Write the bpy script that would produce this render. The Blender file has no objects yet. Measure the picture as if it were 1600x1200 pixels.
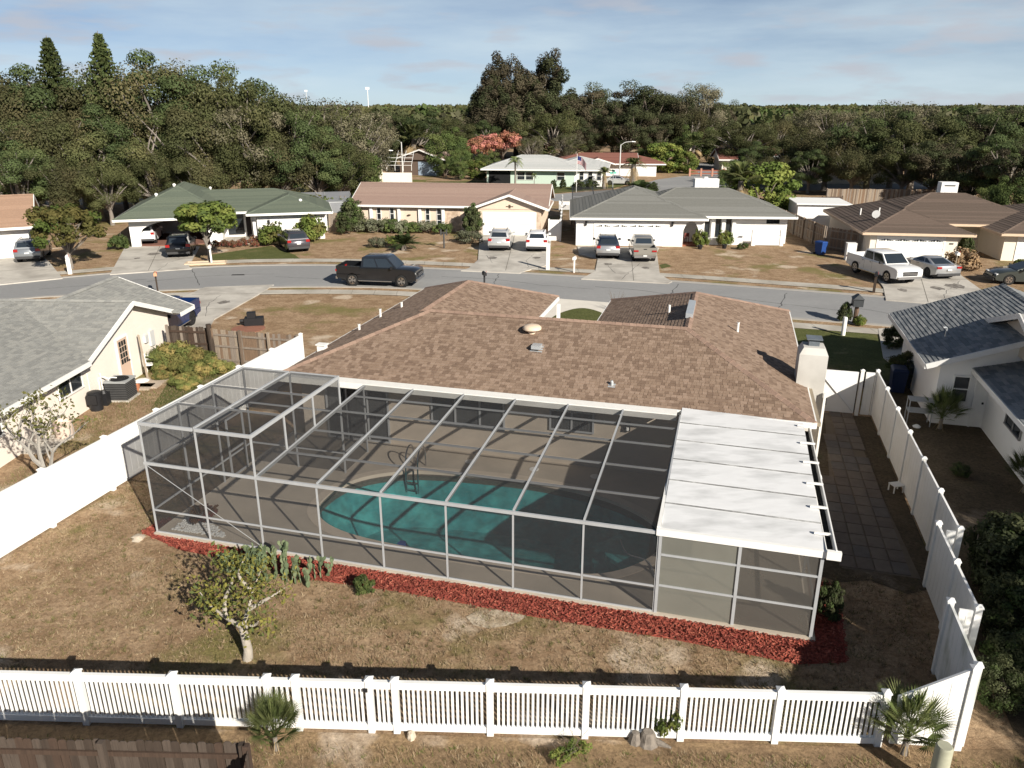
import bpy, math, random
import numpy as np
from mathutils import Vector, Matrix
from mathutils.geometry import tessellate_polygon
R = math.radians
random.seed(7); rng = np.random.default_rng(7)
sc = bpy.context.scene
COL = sc.collection

# ------------------------------------------------------------------ camera
CAM_H = 11.5; PITCH = R(19.7); FPX = 1217.0
cam = bpy.data.cameras.new('camera'); camo = bpy.data.objects.new('camera', cam); COL.objects.link(camo)
camo.location = (0, 0, CAM_H); camo.rotation_euler = (math.pi/2 - PITCH, 0, 0)
cam.sensor_width = 36; cam.sensor_fit = 'HORIZONTAL'; cam.lens = 36*FPX/1600
cam.clip_start = .1; cam.clip_end = 20000
sc.camera = camo
# ------------------------------------------------------------------ sky, sun, exposure
SUN_EL = R(28); SUN_V = Vector((.58*math.cos(SUN_EL), -.815*math.cos(SUN_EL), math.sin(SUN_EL))).normalized()
world = bpy.data.worlds.new('World'); sc.world = world; world.use_nodes = True
wt = world.node_tree; wn = wt.nodes; wl = wt.links; wn.clear()
sky = wn.new('ShaderNodeTexSky'); sky.sky_type = 'NISHITA'; sky.sun_disc = False
sky.sun_elevation = SUN_EL; sky.sun_rotation = math.atan2(SUN_V.x, SUN_V.y)
sky.air_density = .42; sky.dust_density = .15; sky.ozone_density = 1.4
tc = wn.new('ShaderNodeTexCoord')
mp = wn.new('ShaderNodeMapping'); mp.inputs['Scale'].default_value = (1.5, 1.5, 9)
wl.new(tc.outputs['Generated'], mp.inputs['Vector'])
nz = wn.new('ShaderNodeTexNoise'); nz.inputs['Scale'].default_value = 2.3; nz.inputs['Detail'].default_value = 7; nz.inputs['Roughness'].default_value = .55
wl.new(mp.outputs['Vector'], nz.inputs['Vector'])
cr = wn.new('ShaderNodeValToRGB'); cr.color_ramp.elements[0].position = .15; cr.color_ramp.elements[1].position = .72
cr.color_ramp.elements[0].color = (0, 0, 0, 1); cr.color_ramp.elements[1].color = (1, 1, 1, 1)
wl.new(nz.outputs['Fac'], cr.inputs['Fac'])
mp2 = wn.new('ShaderNodeMapping'); mp2.inputs['Scale'].default_value = (4.6, 4.6, 24); mp2.inputs['Location'].default_value = (3.1, .4, 0)
wl.new(tc.outputs['Generated'], mp2.inputs['Vector'])
nz2 = wn.new('ShaderNodeTexNoise'); nz2.inputs['Scale'].default_value = 1.7; nz2.inputs['Detail'].default_value = 5
wl.new(mp2.outputs['Vector'], nz2.inputs['Vector'])
cr2 = wn.new('ShaderNodeValToRGB'); cr2.color_ramp.elements[0].position = .52; cr2.color_ramp.elements[1].position = .66
cr2.color_ramp.elements[0].color = (0, 0, 0, 1); cr2.color_ramp.elements[1].color = (1, 1, 1, 1)
wl.new(nz2.outputs['Fac'], cr2.inputs['Fac'])
def wmix(fac, a, b, k):
    mu = wn.new('ShaderNodeMath'); mu.operation = 'MULTIPLY'; mu.inputs[1].default_value = k; wl.new(fac, mu.inputs[0])
    m = wn.new('ShaderNodeMix'); m.data_type = 'RGBA'; wl.new(mu.outputs[0], m.inputs['Factor']); wl.new(a, m.inputs['A'])
    if isinstance(b, tuple): m.inputs['B'].default_value = b
    else: wl.new(b, m.inputs['B'])
    return m.outputs['Result']
SKY_S = .05
sep = wn.new('ShaderNodeSeparateXYZ'); wl.new(tc.outputs['Generated'], sep.inputs[0])      # thin cloud looks denser through the longer path near the horizon
ad = wn.new('ShaderNodeMath'); ad.operation = 'ADD'; ad.inputs[1].default_value = .03; wl.new(sep.outputs['Z'], ad.inputs[0])
dv = wn.new('ShaderNodeMath'); dv.operation = 'DIVIDE'; dv.use_clamp = True; dv.inputs[0].default_value = .11; wl.new(ad.outputs[0], dv.inputs[1])
def thin(fac):
    m = wn.new('ShaderNodeMath'); m.operation = 'MULTIPLY'; wl.new(fac, m.inputs[0]); wl.new(dv.outputs[0], m.inputs[1]); return m.outputs[0]
c1 = wmix(thin(cr.outputs['Color']), sky.outputs['Color'], (8.4, 10.0, 10.9, 1), .82)
c2 = wmix(thin(cr2.outputs['Color']), c1, (6.9, 7.1, 7.8, 1), .75)
bg = wn.new('ShaderNodeBackground'); bg.inputs['Strength'].default_value = SKY_S
wl.new(c2, bg.inputs['Color'])
wo = wn.new('ShaderNodeOutputWorld'); wl.new(bg.outputs[0], wo.inputs['Surface'])
sun = bpy.data.lights.new('sun', 'SUN'); sun.energy = 5.0; sun.angle = R(.55); sun.color = (1, .93, .82)
suno = bpy.data.objects.new('sun', sun); COL.objects.link(suno)
suno.rotation_euler = (-SUN_V).to_track_quat('-Z', 'Y').to_euler(); suno.location = (30, -40, 60)
sc.view_settings.view_transform = 'Standard'; sc.view_settings.look = 'None'
sc.view_settings.exposure = 0.62; sc.view_settings.gamma = 1.0; sc.view_settings.use_curve_mapping = False
sc.cycles.use_denoising = True; sc.cycles.max_bounces = 6; sc.cycles.transparent_max_bounces = 24
sc.cycles.caustics_reflective = False; sc.cycles.caustics_refractive = False; sc.cycles.sample_clamp_indirect = 4

# ------------------------------------------------------------------ pixel -> place
def ray(px, py):
    u = (px-800)/FPX; v = (py-600)/FPX
    return Vector((u, math.cos(PITCH)-v*math.sin(PITCH), -math.sin(PITCH)-v*math.cos(PITCH)))
def G(px, py, z=0.):
    r = ray(px, py); t = (z-CAM_H)/r.z
    return Vector((r.x*t, r.y*t, z))
def at_depth(px, py, Y):      # point on the pixel's ray at ground depth Y
    r = ray(px, py); t = Y/r.y
    return Vector((r.x*t, Y, CAM_H+r.z*t))
O = G(247, 835); _e = G(1267, 1000); U = (_e-O).normalized(); Vv = Vector((-U.y, U.x, 0)); ANG = math.atan2(U.y, U.x)
def W(a, b, z=0.): return Vector((O.x+a*U.x+b*Vv.x, O.y+a*U.y+b*Vv.y, z))

# ------------------------------------------------------------------ materials
MATS = {}
def nd(nt, t, **kw):
    n = nt.nodes.new(t)
    for k, v in kw.items(): setattr(n, k, v)
    return n
def M(name, col, rough=.85, var=.12, scale=3., bump=0., bscale=40., metal=0., spec=.3, col2=None, mix_scale=.6, lo=.42, hi=.6, detail=6., stretch=None, coat=0., local=False, trans=0., rnd=0.):
    """procedural principled: base colour broken up by two noises, fine bump"""
    if name in MATS: return MATS[name]
    m = bpy.data.materials.new(name); m.use_nodes = True; nt = m.node_tree; L = nt.links
    b = nt.nodes['Principled BSDF']; b.inputs['Roughness'].default_value = rough; b.inputs['Metallic'].default_value = metal
    b.inputs['Specular IOR Level'].default_value = spec; b.inputs['Coat Weight'].default_value = coat; b.inputs['Coat Roughness'].default_value = .06
    if local: pos = nd(nt, 'ShaderNodeTexCoord').outputs['Object']
    else: pos = nd(nt, 'ShaderNodeNewGeometry').outputs['Position']
    if stretch:
        mpn = nd(nt, 'ShaderNodeMapping'); mpn.inputs['Scale'].default_value = stretch; L.new(pos, mpn.inputs['Vector']); pos = mpn.outputs['Vector']
    n1 = nd(nt, 'ShaderNodeTexNoise'); n1.inputs['Scale'].default_value = scale; n1.inputs['Detail'].default_value = detail; n1.inputs['Roughness'].default_value = .65
    L.new(pos, n1.inputs['Vector'])
    mr = nd(nt, 'ShaderNodeMapRange'); mr.inputs['From Min'].default_value = .25; mr.inputs['From Max'].default_value = .75
    mr.inputs['To Min'].default_value = 1-var; mr.inputs['To Max'].default_value = 1+var; L.new(n1.outputs['Fac'], mr.inputs['Value'])
    fac = mr.outputs['Result']
    if rnd:
        oi = nd(nt, 'ShaderNodeObjectInfo'); r2 = nd(nt, 'ShaderNodeMapRange'); r2.inputs['To Min'].default_value = 1-rnd; r2.inputs['To Max'].default_value = 1+rnd
        L.new(oi.outputs['Random'], r2.inputs['Value']); mm = nd(nt, 'ShaderNodeMath', operation='MULTIPLY'); L.new(fac, mm.inputs[0]); L.new(r2.outputs['Result'], mm.inputs[1]); fac = mm.outputs[0]
    base = None
    if col2:
        n2 = nd(nt, 'ShaderNodeTexNoise'); n2.inputs['Scale'].default_value = mix_scale; n2.inputs['Detail'].default_value = 5; L.new(pos, n2.inputs['Vector'])
        rp = nd(nt, 'ShaderNodeMapRange'); rp.inputs['From Min'].default_value = lo; rp.inputs['From Max'].default_value = hi; L.new(n2.outputs['Fac'], rp.inputs['Value'])
        mx = nd(nt, 'ShaderNodeMix', data_type='RGBA'); mx.inputs['A'].default_value = (*col, 1); mx.inputs['B'].default_value = (*col2, 1)
        L.new(rp.outputs['Result'], mx.inputs['Factor']); base = mx.outputs['Result']
    vm = nd(nt, 'ShaderNodeVectorMath', operation='SCALE')
    if base: L.new(base, vm.inputs[0])
    else: vm.inputs[0].default_value = col
    L.new(fac, vm.inputs['Scale']); L.new(vm.outputs['Vector'], b.inputs['Base Color'])
    if bump:
        n3 = nd(nt, 'ShaderNodeTexNoise'); n3.inputs['Scale'].default_value = bscale; n3.inputs['Detail'].default_value = 4; L.new(pos, n3.inputs['Vector'])
        bp = nd(nt, 'ShaderNodeBump'); bp.inputs['Strength'].default_value = bump; bp.inputs['Distance'].default_value = .05
        L.new(n3.outputs['Fac'], bp.inputs['Height']); L.new(bp.outputs['Normal'], b.inputs['Normal'])
    if trans:
        tr = nd(nt, 'ShaderNodeBsdfTranslucent'); L.new(vm.outputs['Vector'], tr.inputs['Color'])
        ms = nd(nt, 'ShaderNodeMixShader'); ms.inputs[0].default_value = trans; L.new(b.outputs[0], ms.inputs[1]); L.new(tr.outputs[0], ms.inputs[2])
        L.new(ms.outputs[0], nt.nodes['Material Output'].inputs['Surface'])
    MATS[name] = m
    return m
def M_see(name, col, alpha, rough=.9, gloss=0., tint=(1, 1, 1)):
    """partly open material (insect screen, tinted sheet): a share of the light passes straight through"""
    if name in MATS: return MATS[name]
    m = bpy.data.materials.new(name); m.use_nodes = True; nt = m.node_tree; L = nt.links; nt.nodes.clear()
    tp = nd(nt, 'ShaderNodeBsdfTransparent'); tp.inputs[0].default_value = (*tint, 1)
    df = nd(nt, 'ShaderNodeBsdfPrincipled'); df.inputs['Base Color'].default_value = (*col, 1); df.inputs['Roughness'].default_value = rough
    df.inputs['Specular IOR Level'].default_value = gloss
    pos = nd(nt, 'ShaderNodeNewGeometry'); n1 = nd(nt, 'ShaderNodeTexNoise'); n1.inputs['Scale'].default_value = 1.3; n1.inputs['Detail'].default_value = 5
    L.new(pos.outputs['Position'], n1.inputs['Vector'])
    mr = nd(nt, 'ShaderNodeMapRange'); mr.inputs['From Min'].default_value = .3; mr.inputs['From Max'].default_value = .7
    mr.inputs['To Min'].default_value = alpha*.93; mr.inputs['To Max'].default_value = min(1, alpha*1.07); L.new(n1.outputs['Fac'], mr.inputs['Value'])
    mx = nd(nt, 'ShaderNodeMixShader'); L.new(mr.outputs['Result'], mx.inputs[0]); L.new(tp.outputs[0], mx.inputs[1]); L.new(df.outputs[0], mx.inputs[2])
    o = nd(nt, 'ShaderNodeOutputMaterial'); L.new(mx.outputs[0], o.inputs['Surface'])
    MATS[name] = m
    return m
def M_glass(name, col=(.02, .025, .03), rough=.06):
    return M(name, col, rough=rough, var=.3, scale=1.2, spec=.6)

WHITE = M('white_vinyl', (.80, .80, .785), .5, .04, 2, spec=.4, col2=(.74, .735, .70), mix_scale=1.2, lo=.5, hi=.75)
ALU = M('white_aluminium', (.38, .39, .40), .4, .07, 4, spec=.5)
TRIM = M('white_trim', (.80, .79, .76), .6, .05, 3)
CONC = M('concrete', (.50, .47, .42), .9, .12, 1.6, bump=.15, bscale=30, col2=(.33, .305, .27), mix_scale=.45, lo=.45, hi=.68)
ASPH = M('asphalt', (.255, .255, .254), .9, .10, 7, bump=.25, bscale=90, col2=(.295, .294, .29), mix_scale=.14, stretch=(.35, 1, 1), lo=.45, hi=.58)
GLASS = M_glass('dark_glass'); BLACK = M('black_plastic', (.018, .018, .02), .5, .1)
RUBBER = M('rubber', (.018, .018, .018), .85, .2); CHROME = M('chrome', (.6, .6, .62), .18, .05, metal=1.)
DARK = M('dark_interior', (.012, .012, .013), .9, .2)
SCREEN = M_see('insect_screen', (.05, .05, .052), .48)
# ------------------------------------------------------------------ mesh builder
class MB:
    def __init__(s): s.v = []; s.f = []; s.m = []
    def poly(s, pts, mi=0):
        n = len(s.v); s.v += [tuple(p) for p in pts]; s.f.append(tuple(range(n, n+len(pts)))); s.m.append(mi)
    def grid(s, pts, faces, mi=0):
        n = len(s.v); s.v += [tuple(p) for p in pts]
        for f in faces: s.f.append(tuple(n+i for i in f)); s.m.append(mi)
    def box(s, x0, x1, y0, y1, z0, z1, mi=0):
        s.grid([(x0,y0,z0),(x1,y0,z0),(x1,y1,z0),(x0,y1,z0),(x0,y0,z1),(x1,y0,z1),(x1,y1,z1),(x0,y1,z1)],
               [(0,3,2,1),(4,5,6,7),(0,1,5,4),(1,2,6,5),(2,3,7,6),(3,0,4,7)], mi)
    def slab(s, o, d, s0, s1, z0, z1, t0, t1, mi=0):
        """box on a wall: along d from s0 to s1, heights z0..z1, outwards from t0 to t1 (outward = d turned right)"""
        nx, ny = d[1], -d[0]
        P = lambda a, t, z: (o[0]+d[0]*a+nx*t, o[1]+d[1]*a+ny*t, z)
        s.grid([P(s0,t1,z0),P(s1,t1,z0),P(s1,t0,z0),P(s0,t0,z0),P(s0,t1,z1),P(s1,t1,z1),P(s1,t0,z1),P(s0,t0,z1)],
               [(0,3,2,1),(4,5,6,7),(0,1,5,4),(1,2,6,5),(2,3,7,6),(3,0,4,7)], mi)
    def beam(s, p, q, w, h, mi=0, up=(0, 0, 1)):
        p = Vector(p); q = Vector(q); d = (q-p).normalized(); up = Vector(up)
        if abs(d.dot(up)) > .98: up = Vector((0, 1, 0))
        x = d.cross(up).normalized()*(w/2); y = x.cross(d).normalized()*(h/2)
        s.grid([p-x-y,p+x-y,p+x+y,p-x+y,q-x-y,q+x-y,q+x+y,q-x+y],
               [(0,1,2,3),(7,6,5,4),(0,4,5,1),(1,5,6,2),(2,6,7,3),(3,7,4,0)], mi)
    def tube(s, pts, rad, n=8, mi=0, cap=True):
        pts = [Vector(p) for p in pts]; k = len(pts)
        if not isinstance(rad, (list, tuple)): rad = [rad]*k
        base = len(s.v); prev = None
        for i, p in enumerate(pts):
            d = (pts[min(i+1, k-1)]-pts[max(i-1, 0)]).normalized()
            a = Vector((0, 0, 1)) if abs(d.z) < .9 else Vector((1, 0, 0))
            if prev is not None: a = prev
            x = (a-d*a.dot(d)).normalized(); y = d.cross(x); prev = x
            for j in range(n):
                t = 2*math.pi*j/n; s.v.append(tuple(p+(x*math.cos(t)+y*math.sin(t))*rad[i]))
        for i in range(k-1):
            for j in range(n):
                a = base+i*n+j; b = base+i*n+(j+1) % n; s.f.append((a, b, b+n, a+n)); s.m.append(mi)
        if cap:
            s.f.append(tuple(base+j for j in reversed(range(n)))); s.m.append(mi)
            s.f.append(tuple(base+(k-1)*n+j for j in range(n))); s.m.append(mi)
    def lathe(s, prof, n=12, o=(0, 0, 0), mi=0):
        base = len(s.v)
        for r, z in prof:
            for j in range(n):
                t = 2*math.pi*j/n; s.v.append((o[0]+r*math.cos(t), o[1]+r*math.sin(t), o[2]+z))
        for i in range(len(prof)-1):
            for j in range(n):
                a = base+i*n+j; b = base+i*n+(j+1) % n; s.f.append((a, b, b+n, a+n)); s.m.append(mi)
        s.f.append(tuple(base+j for j in reversed(range(n)))); s.m.append(mi)
        s.f.append(tuple(base+(len(prof)-1)*n+j for j in range(n))); s.m.append(mi)
    def mesh(s, name, mats, smooth=None):
        me = bpy.data.meshes.new(name); me.from_pydata(s.v, [], s.f)
        for m in (mats if isinstance(mats, (list, tuple)) else [mats]): me.materials.append(m)
        if len(me.materials) > 1: me.polygons.foreach_set('material_index', s.m)
        if smooth: me.shade_smooth(); me.set_sharp_from_angle(angle=R(smooth))
        me.update(); return me
    def build(s, name, mats, parent=None, smooth=None, loc=(0, 0, 0), rz=0.):
        return link(name, s.mesh(name, mats, smooth), parent, loc, rz)
def link(name, me, parent=None, loc=(0, 0, 0), rz=0.):
    o = bpy.data.objects.new(name, me); COL.objects.link(o)
    o.location = loc; o.rotation_euler = (0, 0, rz); o.parent = parent
    return o
def tag(o, label, cat, group=None):
    o['label'] = label; o['category'] = cat
    if group: o['group'] = group
    return o
def thing(name, label, cat, loc=(0, 0, 0), rz=0., group=None):
    o = bpy.data.objects.new(name, None); COL.objects.link(o); o.empty_display_size = .3
    o.location = loc; o.rotation_euler = (0, 0, rz)
    return tag(o, label, cat, group)
def structure(o): o['kind'] = 'structure'; return o
def stuff(o): o['kind'] = 'stuff'; return o
KIDS = {}
def copy_tree(o, parent=None, loc=None, rz=None, scale=None):
    c = o.copy(); COL.objects.link(c); c.parent = parent
    if loc is not None: c.location = loc
    if rz is not None: c.rotation_euler = (0, 0, rz)
    if scale is not None: c.scale = scale
    for ch in list(o.children): copy_tree(ch, c)
    return c
def np_mesh(name, v, f, mats, midx=None, smooth=False):
    """v (N,3), f (M,k) arrays of equal-sided faces"""
    me = bpy.data.meshes.new(name); k = f.shape[1]
    me.vertices.add(len(v)); me.vertices.foreach_set('co', np.ascontiguousarray(v, dtype=np.float32).ravel())
    me.loops.add(f.size); me.loops.foreach_set('vertex_index', np.ascontiguousarray(f, dtype=np.int32).ravel())
    me.polygons.add(len(f)); me.polygons.foreach_set('loop_start', np.arange(0, f.size, k, dtype=np.int32))
    for m in (mats if isinstance(mats, (list, tuple)) else [mats]): me.materials.append(m)
    if midx is not None: me.polygons.foreach_set('material_index', np.ascontiguousarray(midx, dtype=np.int32))
    me.update(calc_edges=True)
    return me
def flat(name, pts, z, mat, thick=0., parent=None):
    """sheet (or slab) over a polygon of (x, y) points"""
    mb = MB(); P = [(p[0], p[1], z) for p in pts]
    tri = tessellate_polygon([[Vector(p) for p in P]])
    mb.grid(P, [t if (Vector(P[t[1]])-Vector(P[t[0]])).cross(Vector(P[t[2]])-Vector(P[t[0]])).z > 0 else t[::-1] for t in tri])
    if thick:
        n = len(P)
        for i in range(n):
            a = P[i]; b = P[(i+1) % n]; mb.poly([(a[0],a[1],z-thick),(b[0],b[1],z-thick),b,a])
    return mb.build(name, mat, parent)
def smooth_line(pts, n=8, closed=False):
    pts = [Vector((p[0], p[1], p[2] if len(p) > 2 else 0)) for p in pts]; out = []; k = len(pts)
    for i in range(k if closed else k-1):
        if closed: a, b, c, d = pts[(i-1) % k], pts[i], pts[(i+1) % k], pts[(i+2) % k]
        else: a, b, c, d = pts[max(i-1, 0)], pts[i], pts[i+1], pts[min(i+2, k-1)]
        for j in range(n):
            t = j/n; out.append(.5*((2*b)+(c-a)*t+(2*a-5*b+4*c-d)*t*t+(3*b-3*c+d-a)*t**3))
    if not closed: out.append(pts[-1])
    return out
# ================================================================== THE SETTING
def lawn_mat(name, dry, dry2, green, sand, gm=.55, sm=.66, scale=.25):
    m = bpy.data.materials.new(name); m.use_nodes = True; nt = m.node_tree; L = nt.links; b = nt.nodes['Principled BSDF']
    b.inputs['Roughness'].default_value = .95; b.inputs['Specular IOR Level'].default_value = .1
    pos = nd(nt, 'ShaderNodeNewGeometry').outputs['Position']
    def noise(s, d=6, r=.6):
        n = nd(nt, 'ShaderNodeTexNoise'); n.inputs['Scale'].default_value = s; n.inputs['Detail'].default_value = d; n.inputs['Roughness'].default_value = r
        L.new(pos, n.inputs['Vector']); return n.outputs['Fac']
    def ramp(f, lo, hi):
        r = nd(nt, 'ShaderNodeMapRange'); r.inputs['From Min'].default_value = lo; r.inputs['From Max'].default_value = hi; L.new(f, r.inputs['Value']); return r.outputs['Result']
    def mix(f, a, bb):
        x = nd(nt, 'ShaderNodeMix', data_type='RGBA'); L.new(f, x.inputs['Factor'])
        for k, c in (('A', a), ('B', bb)):
            if isinstance(c, tuple): x.inputs[k].default_value = (*c, 1)
            else: L.new(c, x.inputs[k])
        return x.outputs['Result']
    c = mix(ramp(noise(1.1, 8, .75), .40, .60), dry, dry2); c = mix(ramp(noise(5.5, 5, .7), .50, .66), c, dry2)
    c = mix(ramp(noise(scale, 6, .62), gm, gm+.1), c, green)
    mp_ = nd(nt, 'ShaderNodeMapping'); mp_.inputs['Location'].default_value = (41, 17, 5); L.new(pos, mp_.inputs['Vector'])
    n = nd(nt, 'ShaderNodeTexNoise'); n.inputs['Scale'].default_value = .5; n.inputs['Detail'].default_value = 7; L.new(mp_.outputs['Vector'], n.inputs['Vector'])
    c = mix(ramp(n.outputs['Fac'], sm, sm+.09), c, sand)
    f = noise(10, 7, .8); v = nd(nt, 'ShaderNodeMapRange'); v.inputs['From Min'].default_value = .3; v.inputs['From Max'].default_value = .7
    v.inputs['To Min'].default_value = .5; v.inputs['To Max'].default_value = 1.5; L.new(f, v.inputs['Value'])
    s = nd(nt, 'ShaderNodeVectorMath', operation='SCALE'); L.new(c, s.inputs[0]); L.new(v.outputs['Result'], s.inputs['Scale'])
    L.new(s.outputs['Vector'], b.inputs['Base Color'])
    bp = nd(nt, 'ShaderNodeBump'); bp.inputs['Strength'].default_value = .6; bp.inputs['Distance'].default_value = .06; L.new(noise(22, 6, .8), bp.inputs['Height']); L.new(bp.outputs['Normal'], b.inputs['Normal'])
    return m
LAWN = lawn_mat('dry_lawn', (.41, .292, .185), (.25, .165, .098), (.20, .17, .07), (.52, .42, .315), .53, .60)
LAWN_G = lawn_mat('green_lawn', (.115, .122, .045), (.085, .095, .032), (.18, .15, .07), (.28, .22, .11), .58, .62, .5)
LAWN_S = lawn_mat('side_lawn', (.115, .088, .058), (.085, .065, .043), (.06, .065, .03), (.19, .15, .11), .6, .6)  # shade of the side yards put into a darker lawn colour
LAWN_B = lawn_mat('back_lot_soil', (.30, .21, .12), (.22, .15, .09), (.15, .16, .05), (.47, .38, .29), .6, .55)

hole = [W(.15, .15), W(17.35, .15), W(17.35, 7.3), W(.15, 7.3)]
BIG = 5000
mb = MB(); outer = [Vector((-BIG, -200, 0)), Vector((BIG, -200, 0)), Vector((BIG, 2*BIG, 0)), Vector((-BIG, 2*BIG, 0))]
P = outer+hole
tri = tessellate_polygon([outer, hole])
mb.grid(P, [t if (P[t[1]]-P[t[0]]).cross(P[t[2]]-P[t[0]]).z > 0 else t[::-1] for t in tri])
structure(mb.build('ground', LAWN))

def strip(name, a, b, z, mat, thick=0., parent=None):
    mb = MB(); n = len(a)
    pts = [(p[0], p[1], z) for p in a]+[(p[0], p[1], z) for p in b]
    mb.grid(pts, [(i, n+i, n+i+1, i+1) for i in range(n-1)])
    if thick:
        for q in (a, b):
            for i in range(n-1): mb.poly([(q[i][0],q[i][1],z),(q[i+1][0],q[i+1][1],z),(q[i+1][0],q[i+1][1],z-thick),(q[i][0],q[i][1],z-thick)])
    return mb.build(name, mat, parent)
far_edge = smooth_line([(-150,-5),(-90,22),(-60,38),(-46,46),(-34.9,52.4),(-28.9,55.8),(-24,57.8),(-19.4,58.7),(-13.6,58.8),(-6.7,57.7),(-1.9,56.6),(4.8,54.7),(10.7,53.2),(17,50.9),(22.5,48.8),(30.5,45.3),(60,34),(100,20),(160,0)], 6)
near_edge = smooth_line([(-150,-13),(-90,14),(-60,30.5),(-46,39),(-32.3,47.6),(-28.7,48.9),(-23.1,50.5),(-15.9,51.5),(-11.2,51.6),(-6.4,51.0),(0,48.9),(6,46.4),(16.2,43.3),(21.1,41.7),(30,38.3),(60,27),(100,13),(160,-7)], 6)
def resample(pl, n):
    pl = [Vector((p[0], p[1], 0)) for p in pl]; d = [0]
    for i in range(1, len(pl)): d.append(d[-1]+(pl[i]-pl[i-1]).length)
    out = []; j = 0
    for i in range(n):
        t = d[-1]*i/(n-1)
        while j < len(pl)-2 and d[j+1] < t: j += 1
        out.append(pl[j].lerp(pl[j+1], (t-d[j])/max(1e-6, d[j+1]-d[j])))
    return out
far_edge = resample(far_edge, 130); near_edge = resample(near_edge, 130)
def offset(pl, o):
    out = []
    for i, p in enumerate(pl):
        d = (pl[min(i+1, len(pl)-1)]-pl[max(i-1, 0)]).normalized(); out.append(p+Vector((-d.y, d.x, 0))*o)
    return out
road = structure(strip('road', far_edge, near_edge, .008, ASPH))
TAR = M('tar_crack', (.07, .07, .072), .9, .3, 8); OIL = M('oil_stain', (.15, .135, .12), .8, .4, 6, col2=(.24, .22, .195), mix_scale=3)
def crack(parent, pts, z, w=.035):
    rr = random.Random(pts[0][0]*7+pts[0][1]); P_ = [G(*p) for p in pts]; q = [P_[0]]
    for a, b in zip(P_, P_[1:]):
        k = max(2, int((b-a).length/.5))
        for i in range(1, k+1): q.append(a.lerp(b, i/k)+Vector((rr.uniform(-.09, .09), rr.uniform(-.09, .09), 0)))
    mb = MB(); n_ = len(q); L_ = []; R_ = []
    for i, p in enumerate(q):
        d = (q[min(i+1, n_-1)]-q[max(i-1, 0)]).normalized(); s = Vector((-d.y, d.x, 0))*w*rr.uniform(.3, .7); L_.append((p.x+s.x, p.y+s.y, z)); R_.append((p.x-s.x, p.y-s.y, z))
    mb.grid(L_+R_, [(i, n_+i, n_+i+1, i+1) for i in range(n_-1)]); mb.build('crack', TAR, parent)
def stain(parent, px, py, r, z):
    c = G(px, py); rr = random.Random(px); mb = MB(); mb.poly([(c.x+r*rr.uniform(.55, 1.1)*math.cos(t), c.y+r*1.3*rr.uniform(.55, 1.1)*math.sin(t), z) for t in np.linspace(0, 6.0, 15)]); mb.build('oil_stain', OIL, parent)
for pts in ([(60,452),(140,446),(230,436)], [(230,440),(330,431),(430,428)], [(430,432),(500,436)], [(690,432),(770,436),(850,446),(930,452)], [(930,448),(1010,455),(1100,468)], [(1120,462),(1210,474),(1320,486)], [(780,428),(772,444)], [(1060,444),(1046,462)], [(1230,458),(1215,486)], [(300,421),(312,446)], [(1330,480),(1400,492)]): crack(road, pts, .0105, .05)
KERB = M('kerb_concrete', (.36, .34, .31), .9, .14, 2, bump=.1)
structure(strip('kerb', offset(far_edge, .34), far_edge, .05, KERB, .05))
structure(strip('kerb', near_edge, offset(near_edge, -.34), .05, KERB, .05))
SIDEW = M('sidewalk_concrete', (.46, .43, .375), .9, .12, 1.3, bump=.12, col2=(.37, .34, .29), mix_scale=.5)
def sidewalk(edge, o0, o1):
    a = offset(edge, o0); b = offset(edge, o1)
    if o0 < o1: a, b = b, a
    s = structure(strip('sidewalk', a, b, .03, MATS['dark_interior'], .03))
    # every slab of the walk is a piece of its own
    a2 = resample(a, 1+int(sum((a[i+1]-a[i]).length for i in range(len(a)-1))/1.5)); b2 = resample(b, len(a2)); made = 0
    for i in range(len(a2)-1):
        c = (a2[i]+b2[i+1])/2
        if abs(c.x) > .72*c.y+4 or c.y < 34: continue
        g = .008; mbb = MB(); q = [a2[i].lerp(a2[i+1], g), b2[i].lerp(b2[i+1], g), b2[i].lerp(b2[i+1], 1-g), a2[i].lerp(a2[i+1], 1-g)]
        top = [(p.x, p.y, .05+random.uniform(-.004, .004)) for p in q]; low = [(p.x, p.y, .0305) for p in q]
        mbb.grid(low+top, [(4,5,6,7),(0,1,5,4),(1,2,6,5),(2,3,7,6),(3,0,4,7)]); mbb.build('paving_slab', SIDEW, s)
    return s
sidewalk(far_edge, 1.45, 2.6); sidewalk(near_edge, -1.15, -2.25)

def px_poly(pts, z=0.): return [G(x, y, z) for x, y in pts]
JOINT = M('joint', (.13, .12, .10), .95, .2)
def driveway(pts, name='driveway', mat=None, z=.07, joints=(), cracks=(), stains=()):
    o = structure(flat(name, px_poly(pts), z, mat or CONC, .07))
    for (p, q) in joints:
        m2 = MB(); a = G(*p); b = G(*q); m2.beam((a.x, a.y, z+.002), (b.x, b.y, z+.002), .035, .004); m2.build('joint', JOINT, o)
    for q in cracks: crack(o, q, z+.0025, .03)
    for (px, py, r) in stains: stain(o, px, py, r, z+.003)
    return o
driveway([(-60,415),(0,404),(62,400),(76,409),(98,436),(0,446),(-60,455)], joints=[((0,425),(88,418))])
driveway([(196,386),(312,386),(295,417),(300,421),(172,430),(182,412)], joints=[((185,407),(303,400)),((250,386),(232,424))], cracks=[[(290,404),(262,412),(248,424)]], stains=[(240,398,.5),(215,405,.3)])
driveway([(750,366),(850,366),(861,377),(859,412),(853,416),(822,424),(812,428),(720,424),(733,420),(747,407)], joints=[((749,392),(860,393)),((805,366),(790,424))], cracks=[[(835,398),(822,408),(826,420)],[(760,400),(770,412)]], stains=[(770,404,.45),(838,404,.4)])
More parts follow.
